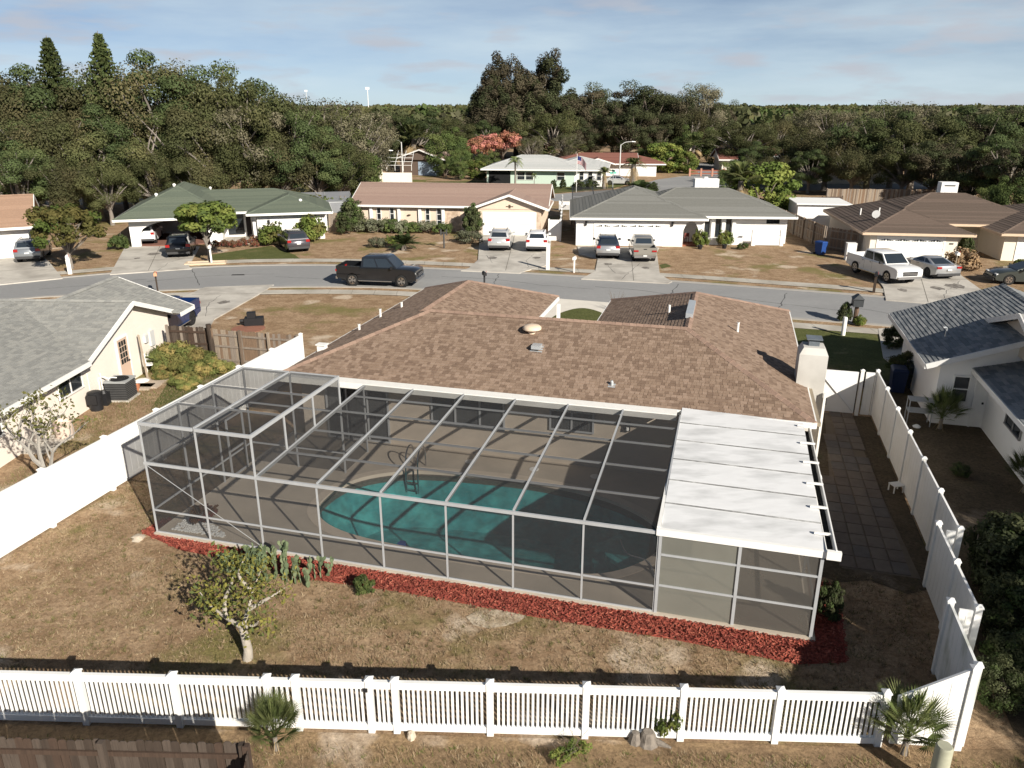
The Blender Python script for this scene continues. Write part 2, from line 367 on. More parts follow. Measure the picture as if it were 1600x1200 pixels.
driveway([(902,386),(1030,388),(1026,395),(1031,430),(1050,441),(1044,444),(908,437),(930,425),(934,405),(905,398)], joints=[((932,414),(1028,416)),((985,388),(990,440))], cracks=[[(1000,412),(985,425),(972,438)],[(950,416),(960,428)]], stains=[(950,414,.4),(1008,420,.4)])
driveway([(1358,405),(1483,405),(1502,432),(1548,465),(1575,477),(1600,485),(1520,481),(1384,470),(1380,450),(1362,425)], joints=[((1376,440),(1512,438)),((1430,406),(1450,474))], cracks=[[(1500,440),(1480,455),(1470,472)]], stains=[(1490,448,.7),(1465,452,.5),(1410,455,.4)])
driveway([(428,446),(408,459),(335,500),(325,516),(265,516),(275,470),(316,452),(322,450)], joints=[((300,462),(404,460)),((290,485),(360,484))], cracks=[[(345,463),(325,478),(322,496)]], stains=[(350,474,.4)])
# our own drive and entry walk, with the grass island in its curve
drive = structure(flat('driveway', [W(*p) for p in [(4.2,21.6),(12.5,21.6),(12.5,30.4),(4.2,30.9)]], .07, M('bright_concrete', (.66, .62, .55), .9, .08, 1.2, bump=.1), .07))
isl = smooth_line([W(*p) for p in [(5.4,22.2),(7.2,21.9),(9.4,22.2),(9.4,25.2),(8.7,27.1),(7.9,28.3),(6.9,28.8),(6.1,27.9),(5.6,26.0)]], 6, True)
structure(flat('lawn', isl, .085, LAWN_G, .02))
structure(flat('driveway', px_poly([(1372,515),(1415,512),(1480,640),(1380,560)]), .064, CONC, .06))
structure(flat('lawn', px_poly([(1236,507),(1374,521),(1388,546),(1412,600),(1290,574),(1245,540)]), .012, LAWN_G))
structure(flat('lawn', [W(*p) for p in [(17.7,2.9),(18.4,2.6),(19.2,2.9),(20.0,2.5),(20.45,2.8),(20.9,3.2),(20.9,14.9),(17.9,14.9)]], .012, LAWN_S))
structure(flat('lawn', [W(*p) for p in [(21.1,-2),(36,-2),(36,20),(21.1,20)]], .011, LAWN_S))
structure(flat('soil', [Vector(p) for p in [(-14,3,0),(14,3,0),(14,11.55,0),(8.7,11.55,0),(-14,12.35,0)]], .010, LAWN_B))
structure(flat('lawn', px_poly([(268,590),(345,560),(440,548),(420,570),(330,640),(270,650),(235,640)]), .012, LAWN_G))
structure(flat('lawn', px_poly([(935,492),(940,490),(945,489),(944,492)]), .0125, LAWN_G))
for p in [[(330,398),(424,384),(460,398),(470,405),(330,408)], [(1030,414),(1040,412),(1050,416),(1034,420)]]:
    structure(flat('lawn', px_poly(p), .011, LAWN_G))
# second street, behind the houses, and the green lawn of the corner lot
structure(flat('road', [Vector(p) for p in [(-60,97,0),(12,101.5,0),(34,113,0),(70,118,0),(70,128,0),(44,134,0),(46,170,0),(38,170,0),(33,142,0),(24,132,0),(17,117,0),(4,108,0),(-60,103,0)]], .008, ASPH))
structure(flat('lawn', [Vector(p) for p in [(-14,108.6,0),(4,108.8,0),(15,117.5,0),(20,128,0),(14,131,0),(-14,128,0)]], .012, LAWN_G))
structure(flat('lawn', [Vector(p) for p in [(-32,104,0),(-14,104.5,0),(-13.8,131,0),(-30,134,0)]], .011, lawn_mat('olive_lawn', (.20, .18, .07), (.17, .145, .06), (.12, .13, .04), (.3, .24, .14), .5, .7)))

# pool deck with its opening, coping, basin and water ---------------------------------------------
pool = smooth_line([(3.62,2.8),(3.95,4.45),(5.4,5.5),(7.8,5.85),(10.1,5.8),(12.3,5.2),(13.7,4.0),(13.75,2.6),(12.5,1.25),(10.5,1.05),(8.0,1.08),(5.55,1.3),(4.2,1.85)], 6, True)
pc = Vector((8.7, 3.4, 0))
def grow(pl, d):
    out = []; k = len(pl)
    for i, p in enumerate(pl):
        t = (pl[(i+1) % k]-pl[i-1]).normalized(); n = Vector((t.y, -t.x, 0))
        if n.dot(p-pc) < 0: n = -n
        out.append(p+n*d)
    return out
DECK = M('deck_coating', (.50, .435, .355), .85, .07, 1.1, bump=.2, bscale=60, col2=(.44, .385, .315), mix_scale=.5)
COPE = M('coping', (.60, .515, .42), .8, .08, 3, bump=.15)
deck_z = .09
cop_o = grow(pool, .30)
rect = [Vector((0-.06, -.1, 0)), Vector((17.6, -.1, 0)), Vector((17.6, 7.46, 0)), Vector((-.06, 7.46, 0))]
mb = MB(); PP = rect+cop_o; tri = tessellate_polygon([rect, cop_o]); up = [(p.x, p.y, deck_z) for p in PP]
mb.grid(up, [t if (PP[t[1]]-PP[t[0]]).cross(PP[t[2]]-PP[t[0]]).z > 0 else t[::-1] for t in tri])
for i in range(4):
    a, b = rect[i], rect[(i+1) % 4]; mb.poly([(a.x,a.y,-.05),(b.x,b.y,-.05),(b.x,b.y,deck_z),(a.x,a.y,deck_z)])
deck = structure(mb.build('pool_deck', DECK, None, None, O, ANG))
poolt = thing('swimming_pool', 'freeform swimming pool with teal water sunk in the tan deck', 'pool', O, ANG)
mb = MB(); n = len(pool)
for i in range(n):
    j = (i+1) % n; a, b, c, d = pool[i], pool[j], cop_o[j], cop_o[i]
    mb.grid([(a.x,a.y,deck_z+.012),(b.x,b.y,deck_z+.012),(c.x,c.y,deck_z+.008),(d.x,d.y,deck_z+.008),(a.x,a.y,-.02),(b.x,b.y,-.02),(c.x,c.y,deck_z-.03),(d.x,d.y,deck_z-.03)], [(0,1,2,3),(4,5,1,0),(3,2,6,7)])
mb.build('coping', COPE, poolt)
PLASTER = M('pool_plaster', (.036, .24, .26), .8, .4, 3.2, col2=(.08, .37, .375), mix_scale=1.3)
TILEB = M('waterline_tile', (.12, .10, .085), .35, .5, 14)
inner = grow(pool, -.25); inner2 = grow(pool, -.9)
mb = MB()
def ring(a, za, b, zb, mi): 
    for i in range(n):
        j = (i+1) % n; mb.poly([(a[i].x,a[i].y,za),(a[j].x,a[j].y,za),(b[j].x,b[j].y,zb),(b[i].x,b[i].y,zb)], mi)
ring(pool, -.02, pool, -.24, 1); ring(pool, -.24, inner, -1.0, 0); ring(inner, -1.0, inner2, -1.5, 0)
mb.poly([(p.x, p.y, -1.5) for p in inner2], 0)
mb.build('basin', [PLASTER, TILEB], poolt, 60)
for k, (r, z) in enumerate(((1.15, -.32), (1.5, -.6), (1.85, -.88))):          # curved entry steps at the shaded end
    mb = MB(); pts = [(13.45+r*math.cos(t), 3.25+r*math.sin(t)) for t in np.linspace(R(95), R(265), 16)]
    top = [(x, y, z) for x, y in pts]; mb.poly(top+[(13.5, 2.2, z), (13.5, 4.3, z)])
    for i in range(15): mb.poly([(*pts[i], -1.3), (*pts[i+1], -1.3), (*pts[i+1], z), (*pts[i], z)])
    mb.build('step', PLASTER, poolt)
m = bpy.data.materials.new('pool_water'); m.use_nodes = True; nt = m.node_tree; L = nt.links; nt.nodes.clear()
tp = nd(nt, 'ShaderNodeBsdfTransparent'); tp.inputs[0].default_value = (.85, .97, .96, 1)
gl = nd(nt, 'ShaderNodeBsdfGlossy'); gl.inputs['Roughness'].default_value = .03
lw_ = nd(nt, 'ShaderNodeLayerWeight'); pw5 = nd(nt, 'ShaderNodeMath', operation='POWER'); pw5.inputs[1].default_value = 4.; L.new(lw_.outputs['Facing'], pw5.inputs[0])
fr = nd(nt, 'ShaderNodeMath', operation='MULTIPLY_ADD'); fr.inputs[1].default_value = .6; fr.inputs[2].default_value = .025; L.new(pw5.outputs[0], fr.inputs[0])
geo = nd(nt, 'ShaderNodeNewGeometry'); nn = nd(nt, 'ShaderNodeTexNoise'); nn.inputs['Scale'].default_value = 5.5; nn.inputs['Detail'].default_value = 4; nn.inputs['Distortion'].default_value = 1.2
L.new(geo.outputs['Position'], nn.inputs['Vector']); bp = nd(nt, 'ShaderNodeBump'); bp.inputs['Strength'].default_value = .6; bp.inputs['Distance'].default_value = .05
L.new(nn.outputs['Fac'], bp.inputs['Height']); L.new(bp.outputs['Normal'], gl.inputs['Normal']); L.new(bp.outputs['Normal'], lw_.inputs['Normal'])
mx = nd(nt, 'ShaderNodeMixShader'); L.new(fr.outputs[0], mx.inputs[0]); L.new(tp.outputs[0], mx.inputs[1]); L.new(gl.outputs[0], mx.inputs[2])
om = nd(nt, 'ShaderNodeOutputMaterial'); L.new(mx.outputs[0], om.inputs['Surface'])
mb = MB(); mb.poly([(p.x, p.y, -.07) for p in reversed(grow(pool, -.004))]); mb.build('water', m, poolt)
# ladder: two bent stainless rails with treads
mb = MB()
for s in (0, .42):
    mb.tube(smooth_line([(5.35+s, 6.05, deck_z), (5.35+s, 6.05, .62), (5.35+s, 5.85, .9), (5.35+s, 5.55, .86), (5.35+s, 5.36, .5), (5.35+s, 5.34, -.6)], 4), .026, 6)
for z in (-.25, -.5): mb.beam((5.35, 5.35, z), (5.77, 5.35, z), .09, .03)
tag(mb.build('pool_ladder', CHROME, None, 40, O, ANG), 'bent stainless steel ladder rails on the far edge of the pool', 'ladder')
# deck drain channel: a line of small grates along the house wall
for a in (7.1, 9.35, 11.4):
    mb = MB(); mb.lathe([(.16, 0), (.16, .012), (.13, .016)], 14, (a, 6.75, deck_z)); mb.lathe([(.10, .016), (.10, .02)], 12, (a, 6.75, deck_z))
    tag(mb.build('skimmer_lid', TRIM, None, None, O, ANG), 'small round white lid set in the pool deck along the house', 'lid', 'round lids in the pool deck')
# white pebble bed with a dry plant, in the cage corner
mb = MB(); pts = [(.35,.25),(2.0,.22),(1.3,1.0),(.8,1.25),(.45,.9)]
for i in range(700):
    while True:
        x, y = random.uniform(.3, 2.0), random.uniform(.2, 1.25)
        if y < 1.3-.55*abs(x-.75)-.15*x: break
    r = random.uniform(.02, .045); mb.lathe([(r*.7, 0), (r, r*.5), (r*.5, r*.9)], 5, (x, y, deck_z+.001))
stuff(tag(mb.build('pebble_bed', M('pebble', (.62, .62, .60), .8, .2, 5), None, None, O, ANG), 'white pebbles heaped in the corner of the screened deck', 'pebbles'))

# red mulch bed along the cage -------------------------------------------------------------------
MULCH = M('red_mulch', (.31, .075, .05), .95, .25, 9, bump=.6, bscale=30, col2=(.25, .055, .04), mix_scale=2)
bed = [(-.5,-.05),(-.4,.75),(-.1,.75),(-.1,-.06),(17.64,-.06),(17.64,2.6),(18.15,2.4),(18.3,1.0),(18.2,-.6),(17.2,-.95),(14.5,-.82),(11,-.85),(8,-.75),(5.5,-.85),(3,-.6),(1.2,-.55)]
structure(flat('mulch_bed', [W(*p) for p in bed], .03, MULCH, .03))
def in_poly(x, y, pl):
    c = False; j = len(pl)-1
    for i in range(len(pl)):
        if (pl[i][1] > y) != (pl[j][1] > y) and x < (pl[j][0]-pl[i][0])*(y-pl[i][1])/(pl[j][1]-pl[i][1])+pl[i][0]: c = not c
        j = i
    return c
vs = []; fs = []; mi = []
for i in range(16000):
    while True:
        a, b = random.uniform(-.5, 18.3), random.uniform(-1.1, 2.6)
        if in_poly(a+random.gauss(0, .05), b+random.gauss(0, .05), bed): break
    if -.1 < a < 17.6 and b > -.1: continue
    l = random.uniform(.015, .055); w = random.uniform(.005, .013); t = random.uniform(0, 6.28); e = random.uniform(-.5, .5); z = random.uniform(.032, .075)
    p = W(a, b); dx, dy = math.cos(t), math.sin(t); k = len(vs)
    vs += [(p.x-dx*l-dy*w, p.y-dy*l+dx*w, z-e*l+.012), (p.x+dx*l-dy*w, p.y+dy*l+dx*w, z+e*l+.012), (p.x+dx*l+dy*w, p.y+dy*l-dx*w, z+e*l), (p.x-dx*l+dy*w, p.y-dy*l-dx*w, z-e*l)]
    fs.append((k, k+1, k+2, k+3)); mi.append(random.choice((0, 0, 0, 0, 1, 1, 2)))
me = np_mesh('mulch_chips', np.array(vs), np.array(fs), [MULCH, M('mulch_dark', (.20, .05, .035), .95), M('mulch_light', (.38, .12, .08), .9)], np.array(mi))
stuff(tag(link('mulch_chips', me), 'loose red mulch chips in the bed along the cage', 'mulch'))

# grass blades standing out of the near lawns: nobody could count them
def blades(name, label, polyW, count, mats, h=(.03, .09), keep=None):
    xs = [p[0] for p in polyW]; ys = [p[1] for p in polyW]
    pts = np.stack([rng.uniform(min(xs), max(xs), count), rng.uniform(min(ys), max(ys), count)], 1)
    # clumping
    ph = rng.uniform(0, 6.28, 6); f = sum(np.sin(pts[:, 0]*k1+pts[:, 1]*k2+p) for k1, k2, p in zip((.9, 2.1, 3.7, 1.3, 5.1, 4.2), (1.7, -.8, 2.9, -2.4, 3.3, -4.9), ph))
    pts = pts[f+rng.normal(0, 1.6, count) > -.9]
    pts = np.array([p for p in pts if in_poly(p[0], p[1], polyW) and (keep is None or keep(p[0], p[1]))])
    nn = len(pts); t = rng.uniform(0, 2*np.pi, nn); hh = rng.uniform(*h, nn); w = rng.uniform(.004, .010, nn); le = rng.normal(0, .04, (nn, 2))
    v = np.zeros((nn, 3, 3)); v[:, 0, 0] = pts[:, 0]-np.cos(t)*w; v[:, 0, 1] = pts[:, 1]-np.sin(t)*w; v[:, 1, 0] = pts[:, 0]+np.cos(t)*w; v[:, 1, 1] = pts[:, 1]+np.sin(t)*w
    v[:, 2, :2] = pts+le; v[:, 2, 2] = hh
    me = np_mesh(name, v.reshape(-1, 3), np.arange(nn*3).reshape(-1, 3), mats, rng.integers(0, len(mats), nn))
    stuff(tag(link(name, me), label, 'grass'))
GR_D = [M('dry_blade', (.29, .215, .135), .9, .2, trans=.2), M('brown_blade', (.21, .145, .085), .9, .2), M('olive_blade', (.165, .15, .06), .9, .2, trans=.2), M('straw_blade', (.34, .265, .17), .9, .2)]
GR_G = [M('green_blade', (.13, .17, .04), .9, .2, trans=.3), GR_D[2], GR_D[1]]
def not_bed(x, y):
    d = Vector((x, y, 0))-Vector((O.x, O.y, 0)); a, b = d.dot(U), d.dot(Vv)
    return not (b > -.75 and -.3 < a < 18.1)
yard = [W(-3.1, 7.3), W(-3.1, -6.6), Vector((8.3, 11.75, 0)), W(20, -.7), W(20.4, 3), W(18.2, 3), W(18.2, -.7), W(0, -.7), W(-.6, .7), W(-.3, 7)]
blades('lawn_grass', 'short dry brown grass of the fenced back yard', yard, 200000, GR_D, (.025, .075), not_bed)
blades('lot_grass', 'rough dry weeds outside the white picket fence', [(-11, 5), (12, 5), (12, 11.2), (-11, 11.9)], 70000, GR_D+GR_G[:1], (.04, .14))
blades('neighbour_grass', 'patchy grass beside the cream neighbour house', [(-16.6, 20), (-13.9, 20), (-9.9, 33), (-16.4, 34)], 50000, GR_D+GR_G, (.04, .14))
def tufts(name, label, polyW, count, mats, keep=None):
    xs = [p[0] for p in polyW]; ys = [p[1] for p in polyW]; V = []; mi = []
    for i in range(count):
        x, y = rng.uniform(min(xs), max(xs)), rng.uniform(min(ys), max(ys))
        if not in_poly(x, y, polyW) or (keep and not keep(x, y)): continue
        r = rng.uniform(.03, .10); m = rng.integers(0, len(mats))
        for k in range(int(rng.uniform(8, 20))):
            a = rng.uniform(0, 6.28); d = r*rng.random(); px_, py_ = x+math.cos(a)*d, y+math.sin(a)*d; h = rng.uniform(.03, .11); t = rng.uniform(0, 6.28); w = rng.uniform(.004, .009)
            V += [(px_-math.cos(t)*w, py_-math.sin(t)*w, 0), (px_+math.cos(t)*w, py_+math.sin(t)*w, 0), (px_+math.cos(a)*h*.8, py_+math.sin(a)*h*.8, h)]; mi.append(m)
    V = np.array(V); stuff(tag(link(name, np_mesh(name, V, np.arange(len(V)).reshape(-1, 3), mats, np.array(mi))), label, 'grass'))
tufts('grass_tufts', 'scattered tufts of drying grass in the back yard', yard, 6500, GR_D+[GR_D[2]], not_bed)
tufts('weed_tufts', 'scattered weed tufts on the sandy strip outside the picket fence', [(-11, 5), (12, 5), (12, 11.2), (-11, 11.9)], 2200, GR_D+GR_G[:1])
# stamped concrete path along the right side: slabs with open joints
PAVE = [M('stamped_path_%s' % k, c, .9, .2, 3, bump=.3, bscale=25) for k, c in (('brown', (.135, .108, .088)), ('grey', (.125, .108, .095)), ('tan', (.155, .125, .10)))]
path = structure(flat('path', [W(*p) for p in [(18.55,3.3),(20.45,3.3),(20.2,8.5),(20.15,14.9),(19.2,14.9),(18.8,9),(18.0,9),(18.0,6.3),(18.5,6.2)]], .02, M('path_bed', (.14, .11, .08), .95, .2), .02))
def in_path(a, b):
    if b < 6.2: return 18.45 < a < 20.45
    if b < 9.2: return 18.0 < a < 20.3
    return 19.0+.04*(b-9) < a < 20.2
b = 3.35
while b < 14.7:
    a = 18.05; lb = .62
    while a < 20.4:
        la = .44
        if in_path(a+la/2, b+lb/2) and random.random() > .015:
            g = .012; mb = MB(); z = .045+random.uniform(-.004, .004)
            mb.grid([(-la/2+g,-lb/2+g,.019),(la/2-g,-lb/2+g,.019),(la/2-g,lb/2-g,.019),(-la/2+g,lb/2-g,.019),(-la/2+g+.01,-lb/2+g+.01,z),(la/2-g-.01,-lb/2+g+.01,z),(la/2-g-.01,lb/2-g-.01,z),(-la/2+g+.01,lb/2-g-.01,z)],
                    [(4,5,6,7),(0,1,5,4),(1,2,6,5),(2,3,7,6),(3,0,4,7)])
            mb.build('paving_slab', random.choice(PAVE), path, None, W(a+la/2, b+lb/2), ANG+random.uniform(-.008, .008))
        a += la
    b += lb
# ================================================================== FENCES
def post_cap(mb, x, y, z, w, mi=0):
    mb.grid([(x-w,y-w,z),(x+w,y-w,z),(x+w,y+w,z),(x-w,y+w,z),(x-w,y-w,z+.03),(x+w,y-w,z+.03),(x+w,y+w,z+.03),(x-w,y+w,z+.03),(x,y,z+.075)],
            [(0,3,2,1),(0,1,5,4),(1,2,6,5),(2,3,7,6),(3,0,4,7),(4,5,8),(5,6,8),(6,7,8),(7,4,8)], mi)
def vinyl_fence(label, pts, h=1.8, h_end=None, sect=1.83, name='vinyl_fence', mat=None, skip_first=False, skip_last=False):
    """solid white boards in rails between capped posts, along a straight run"""
    mat = mat or WHITE
    a = Vector((pts[0].x, pts[0].y, 0)); b = Vector((pts[1].x, pts[1].y, 0)); ln = (b-a).length; rz = math.atan2(b.y-a.y, b.x-a.x)
    t = thing(name, label, 'fence', a, rz); k = max(1, round(ln/sect)); st = ln/k
    for i in range(k+1):
        if (i == 0 and skip_first) or (i == k and skip_last): continue
        hh = h+((h_end-h)*i/k if h_end else 0)
        mb = MB(); mb.box(i*st-.064, i*st+.064, -.064, .064, -.05, hh+.03); p = mb.build('post', mat, t)
        mb = MB(); post_cap(mb, i*st, 0, hh+.031, .078); mb.build('cap', mat, p)
    for i in range(k):
        x0, x1 = i*st+.066, (i+1)*st-.066
        ha = h+((h_end-h)*i/k if h_end else 0); hb = h+((h_end-h)*(i+1)/k if h_end else 0)
        for nm, za, zb, dz in (('bottom_rail', .06, .06, .16), ('top_rail', ha-.14, hb-.14, .14)):
            mb = MB(); w = .026
            mb.grid([(x0,-w,za),(x1,-w,zb),(x1,w,zb),(x0,w,za),(x0,-w,za+dz),(x1,-w,zb+dz),(x1,w,zb+dz),(x0,w,za+dz)], [(0,3,2,1),(4,5,6,7),(0,1,5,4),(1,2,6,5),(2,3,7,6),(3,0,4,7)])
            mb.build(nm, mat, t)
        mb = MB(); nb = max(2, round((x1-x0)/.28)); w = (x1-x0)/nb
        for j in range(nb):                                     # tongue and groove boards, V joints
            u0, u1 = x0+j*w, x0+(j+1)*w; f0, f1 = (u0-x0)/(x1-x0), (u1-x0)/(x1-x0)
            z0, z1 = ha+(hb-ha)*f0-.13, ha+(hb-ha)*f1-.13; e = .012
            for sgn in (-1, 1):
                q = [(u0,sgn*.008,.2),(u0+e,sgn*.02,.2),(u1-e,sgn*.02,.2),(u1,sgn*.008,.2),(u0,sgn*.008,z0),(u0+e,sgn*.02,z0),(u1-e,sgn*.02,z1),(u1,sgn*.008,z1)]
                fc = [(0,1,5,4),(1,2,6,5),(2,3,7,6)]
                mb.grid(q, fc if sgn < 0 else [f[::-1] for f in fc])
        mb.build('panel', mat, t)
    return t
vinyl_fence('long solid white vinyl fence between back yard and cream neighbour house', [W(-3.2, 13.85), W(-3.2, -7.6)], 1.8, sect=2.4)
vinyl_fence('solid white vinyl fence run along the stamped side path', [W(20.95, 15.2), W(20.95, 2.85)], 1.8, sect=2.05)
vinyl_fence('short white vinyl fence run stepped in beside the shrub row', [W(20.50, 3.0), W(20.50, -.55)], 1.8, sect=1.77)
vinyl_fence('last white vinyl fence run, stained, ending at the tall corner post', [W(20.0, -.45), W(20.0, -2.5)], 1.8, sect=2.1, mat=M('stained_vinyl', (.74, .75, .74), .6, .06, 2, col2=(.42, .44, .38), mix_scale=1.6, lo=.5, hi=.68, stretch=(1, 1, .5)))
vinyl_fence('short white vinyl return panel joining the two upper fence runs', [W(20.56, 2.72), W(20.89, 2.72)], 1.8, skip_first=True, skip_last=True)
vinyl_fence('short white vinyl return panel joining the two lower fence runs', [W(20.06, -.66), W(20.44, -.66)], 1.8, skip_first=True, skip_last=True)
# gate across the side path
gt = thing('vinyl_gate', 'solid white vinyl gate with diagonal brace beside the chimney', 'gate', W(18.75, 15.0), ANG)
mb = MB(); mb.box(0, 1.5, -.02, .02, .07, 1.78); mb.build('leaf', WHITE, gt)
mb = MB(); mb.beam((.05,-.035,1.7), (1.45,-.035,.15), .02, .07, up=(0, 1, 0)); mb.build('brace', M('vinyl_seam', (.62, .62, .62), .6, .03), gt)
for x in (-.1, 1.62):
    mb = MB(); mb.box(x-.064, x+.064, -.064, .064, 0, 1.84); p = mb.build('post', WHITE, gt); mb = MB(); post_cap(mb, x, 0, 1.841, .078); mb.build('cap', WHITE, p)
mb = MB(); mb.box(1.5, 1.53, -.03, .03, .1, 1.8); mb.build('hinge_strip', BLACK, gt)
vinyl_fence('narrow white vinyl panel between the side gate and corner post', [W(20.44, 15.0), W(20.89, 15.0)], 1.8, skip_first=True, skip_last=True)

# white picket fence across the foreground
pa = Vector((-12.4, 12.38, 0)); pb_ = Vector((7.05, 11.68, 0)); rzp = math.atan2(pb_.y-pa.y, pb_.x-pa.x); lp = (pb_-pa).length
pf = thing('picket_fence', 'low white vinyl picket fence with square capped posts across the yard', 'fence', pa, rzp)
posts = []; x = lp
pxs = [(1370, 1165), (1210, 1163), (1063, 1160), (914, 1157), (766, 1152), (621, 1145), (582, 1143), (470, 1138), (427, 1136), (285, 1131), (139, 1128), (-8, 1124)]
for q in pxs: posts.append((G(*q)-pa).dot((pb_-pa).normalized()))
posts += [posts[-1]-1.85, posts[-1]-3.7]
pick = MB(); pick.box(-.0235, .0235, -.011, .011, 0, .95)
pick_me = pick.mesh('picket', WHITE)
PH = 1.2
for i, x in enumerate(posts):
    mb = MB(); mb.box(x-.064, x+.064, -.064, .064, -.05, PH+.03); p = mb.build('post', WHITE, pf); mb = MB(); post_cap(mb, x, 0, PH+.031, .078); mb.build('cap', WHITE, p)
gate_i = (5,)      # span between the gate posts holds a narrow fixed bay
for i in range(len(posts)-1):
    x1, x0 = posts[i]-.066, posts[i+1]+.066; w = x1-x0
    if w < .12: continue
    for nm, z0, z1 in (('bottom_rail', .06, .19), ('top_rail', PH-.155, PH-.0)):
        mb = MB(); mb.box(x0, x1, -.042, .042, z0, z1); mb.build(nm, WHITE, pf)
    nb = max(1, round(w/.094)-1)
    for j in range(nb):
        o = link('picket', pick_me, pf, (x0+w*(j+1)/(nb+1), 0, .14))
mb = MB(); mb.box(posts[6]-.1, posts[6]-.02, -.09, -.065, 1.0, 1.08); mb.build('latch', BLACK, pf)
# sloping solid panel from the last picket post up to the tall corner
vinyl_fence('white vinyl panel rising from picket fence to tall corner post', [Vector((7.12, 11.68, 0)), Vector((8.42, 11.58, 0))], 1.16, 1.84, sect=1.4, skip_first=True)

# weathered board fences -------------------------------------------------------------------------
WOODS = [M('weathered_board_%s' % k, c, .9, .28, 5, bump=.3, bscale=30, stretch=(6, 6, .5)) for k, c in (('grey', (.24, .20, .165)), ('brown', (.20, .135, .09)), ('dark', (.155, .115, .085)), ('pale', (.29, .235, .18)))]
RUSTW = [M('rust_board_%s' % k, c, .9, .3, 5, bump=.3, stretch=(6, 6, .5)) for k, c in (('red', (.066, .043, .031)), ('dark', (.052, .038, .029)), ('grey', (.082, .063, .05)))]
def board_fence(label, a, b, h, mats, bw=.14, sect=2.4, dog=True, joined=False, side=1, name='board_fence', posts_on=True):
    a = Vector((a.x, a.y, 0)); b = Vector((b.x, b.y, 0)); ln = (b-a).length; rz = math.atan2(b.y-a.y, b.x-a.x)
    t = thing(name, label, 'fence', a, rz); k = max(1, round(ln/sect)); st = ln/k; nb = int(ln/bw)
    big = MB()
    for j in range(nb):
        x0, x1 = j*bw+.004, (j+1)*bw-.004; hh = h+random.uniform(-.025, .02); y = random.uniform(-.004, .004); d = .03 if dog else 0
        mb = big if joined else MB(); xo = 0 if joined else -(x0+x1)/2; c = (x0+x1)/2; tl = random.gauss(0, .006)
        q = []
        for yy in (y-.009, y+.009):
            q += [(x0+xo,yy,.03),(x1+xo,yy,.03),(x1+xo+tl,yy,hh-d),(x1-d+xo+tl,yy,hh),(x0+d+xo+tl,yy,hh),(x0+xo+tl,yy,hh-d)]
        mb.grid(q, [(0,1,2,3,4,5),(11,10,9,8,7,6)]+[(i, i+6, (i+1) % 6+6, (i+1) % 6) for i in range(6)], random.randrange(len(mats)) if joined else 0)
        if not joined: mb.build('board', random.choice(mats), t, None, (c, 0, 0))
    if joined: big.build('boards', mats, t)
    for z in (.3, h*.55, h-.25):
        mb = MB(); mb.box(0, ln, side*.0145, side*.05, z-.045, z+.045); mb.build('rail', mats[0], t)
    if posts_on:
        for i in range(k+1):
            mb = MB(); mb.box(i*st-.05, i*st+.05, side*.053, side*.15, -.05, h+.06); mb.build('post', random.choice(mats), t)
    return t
pA = G(-60, 1151, 1.7); pB = G(388, 1161, 1.7)
board_fence('dark brown dog eared board fence outside the white picket fence', pA, pB, 1.7, RUSTW, .145, 2.3, side=-1)
pC = Vector((pB.x+.02, pB.y-.06, 0)); board_fence('end return of the dark brown dog eared board fence', pC, Vector((pB.x+.35, pB.y-2.2, 0)), 1.7, RUSTW, .145, 2.3, side=-1)
fa = G(262, 560); fm = W(-8.0, 13.75)
board_fence('grey weathered board fence from cream house to white vinyl fence', W(-7.75, 13.8), W(-3.35, 13.9), 1.75, WOODS, .14, 1.5, side=-1)
board_fence('reddish weathered board fence section beside the cream house wall', Vector((-16.1, 35.2, 0)), W(-7.9, 13.85), 1.8, RUSTW+WOODS[:1], .14, 1.6, side=-1)
mb = MB(); p = W(-7.82, 13.7); mb.tube([(0,0,-.05),(.02,0,1.0),(-.02,0,2.0)], [.15,.13,.12], 9)
tag(mb.build('timber_post', RUSTW[1], None, 40, p), 'thick dark rough timber post between two board fence sections', 'post')
D0 = G(1222, 358); D1 = G(1288, 388); D2 = G(1330, 394)
board_fence('grey board fence running back beside the white house with arch', G(1338, 398), G(1288, 390), 1.9, WOODS[:2]+WOODS[2:3], .15, 2.2, joined=True)
board_fence('long grey board fence between white arch house and brown roof house', G(1287, 389), Vector((26.6, 84, 0)), 1.9, WOODS, .15, 2.4, joined=True)
board_fence('sunlit board fence across the rear of the brown roof house', Vector((38.5, 97.5, 0)), Vector((56, 96, 0)), 1.9, WOODS, .16, 2.4, joined=True)
board_fence('reddish board fence behind the small white shed', Vector((27.2, 87, 0)), Vector((37, 89, 0)), 1.9, RUSTW, .16, 2.4, joined=True)
board_fence('short pale board fence beside the green roof house', G(515, 362), G(547, 362), 1.8, WOODS[3:]+WOODS[:1], .15, 2.4, joined=True)
vinyl_fence('white vinyl fence panel at the end of the green roof house', [G(487, 362), G(514, 361)], 1.8, sect=2)
vinyl_fence('white vinyl fence wall beside the two car garage of the tan house', [Vector((3.3, 70.2, 0)), Vector((4.3, 70.1, 0))], 1.9, sect=1.2)
vinyl_fence('white vinyl fence running back from the tan house garage', [Vector((4.35, 70.2, 0)), Vector((5.7, 90, 0))], 1.9, sect=2.4)
vinyl_fence('white vinyl rail fence across the grass gap between two houses', [Vector((5.5, 92, 0)), Vector((10.5, 92, 0))], 1.0, sect=1.6)
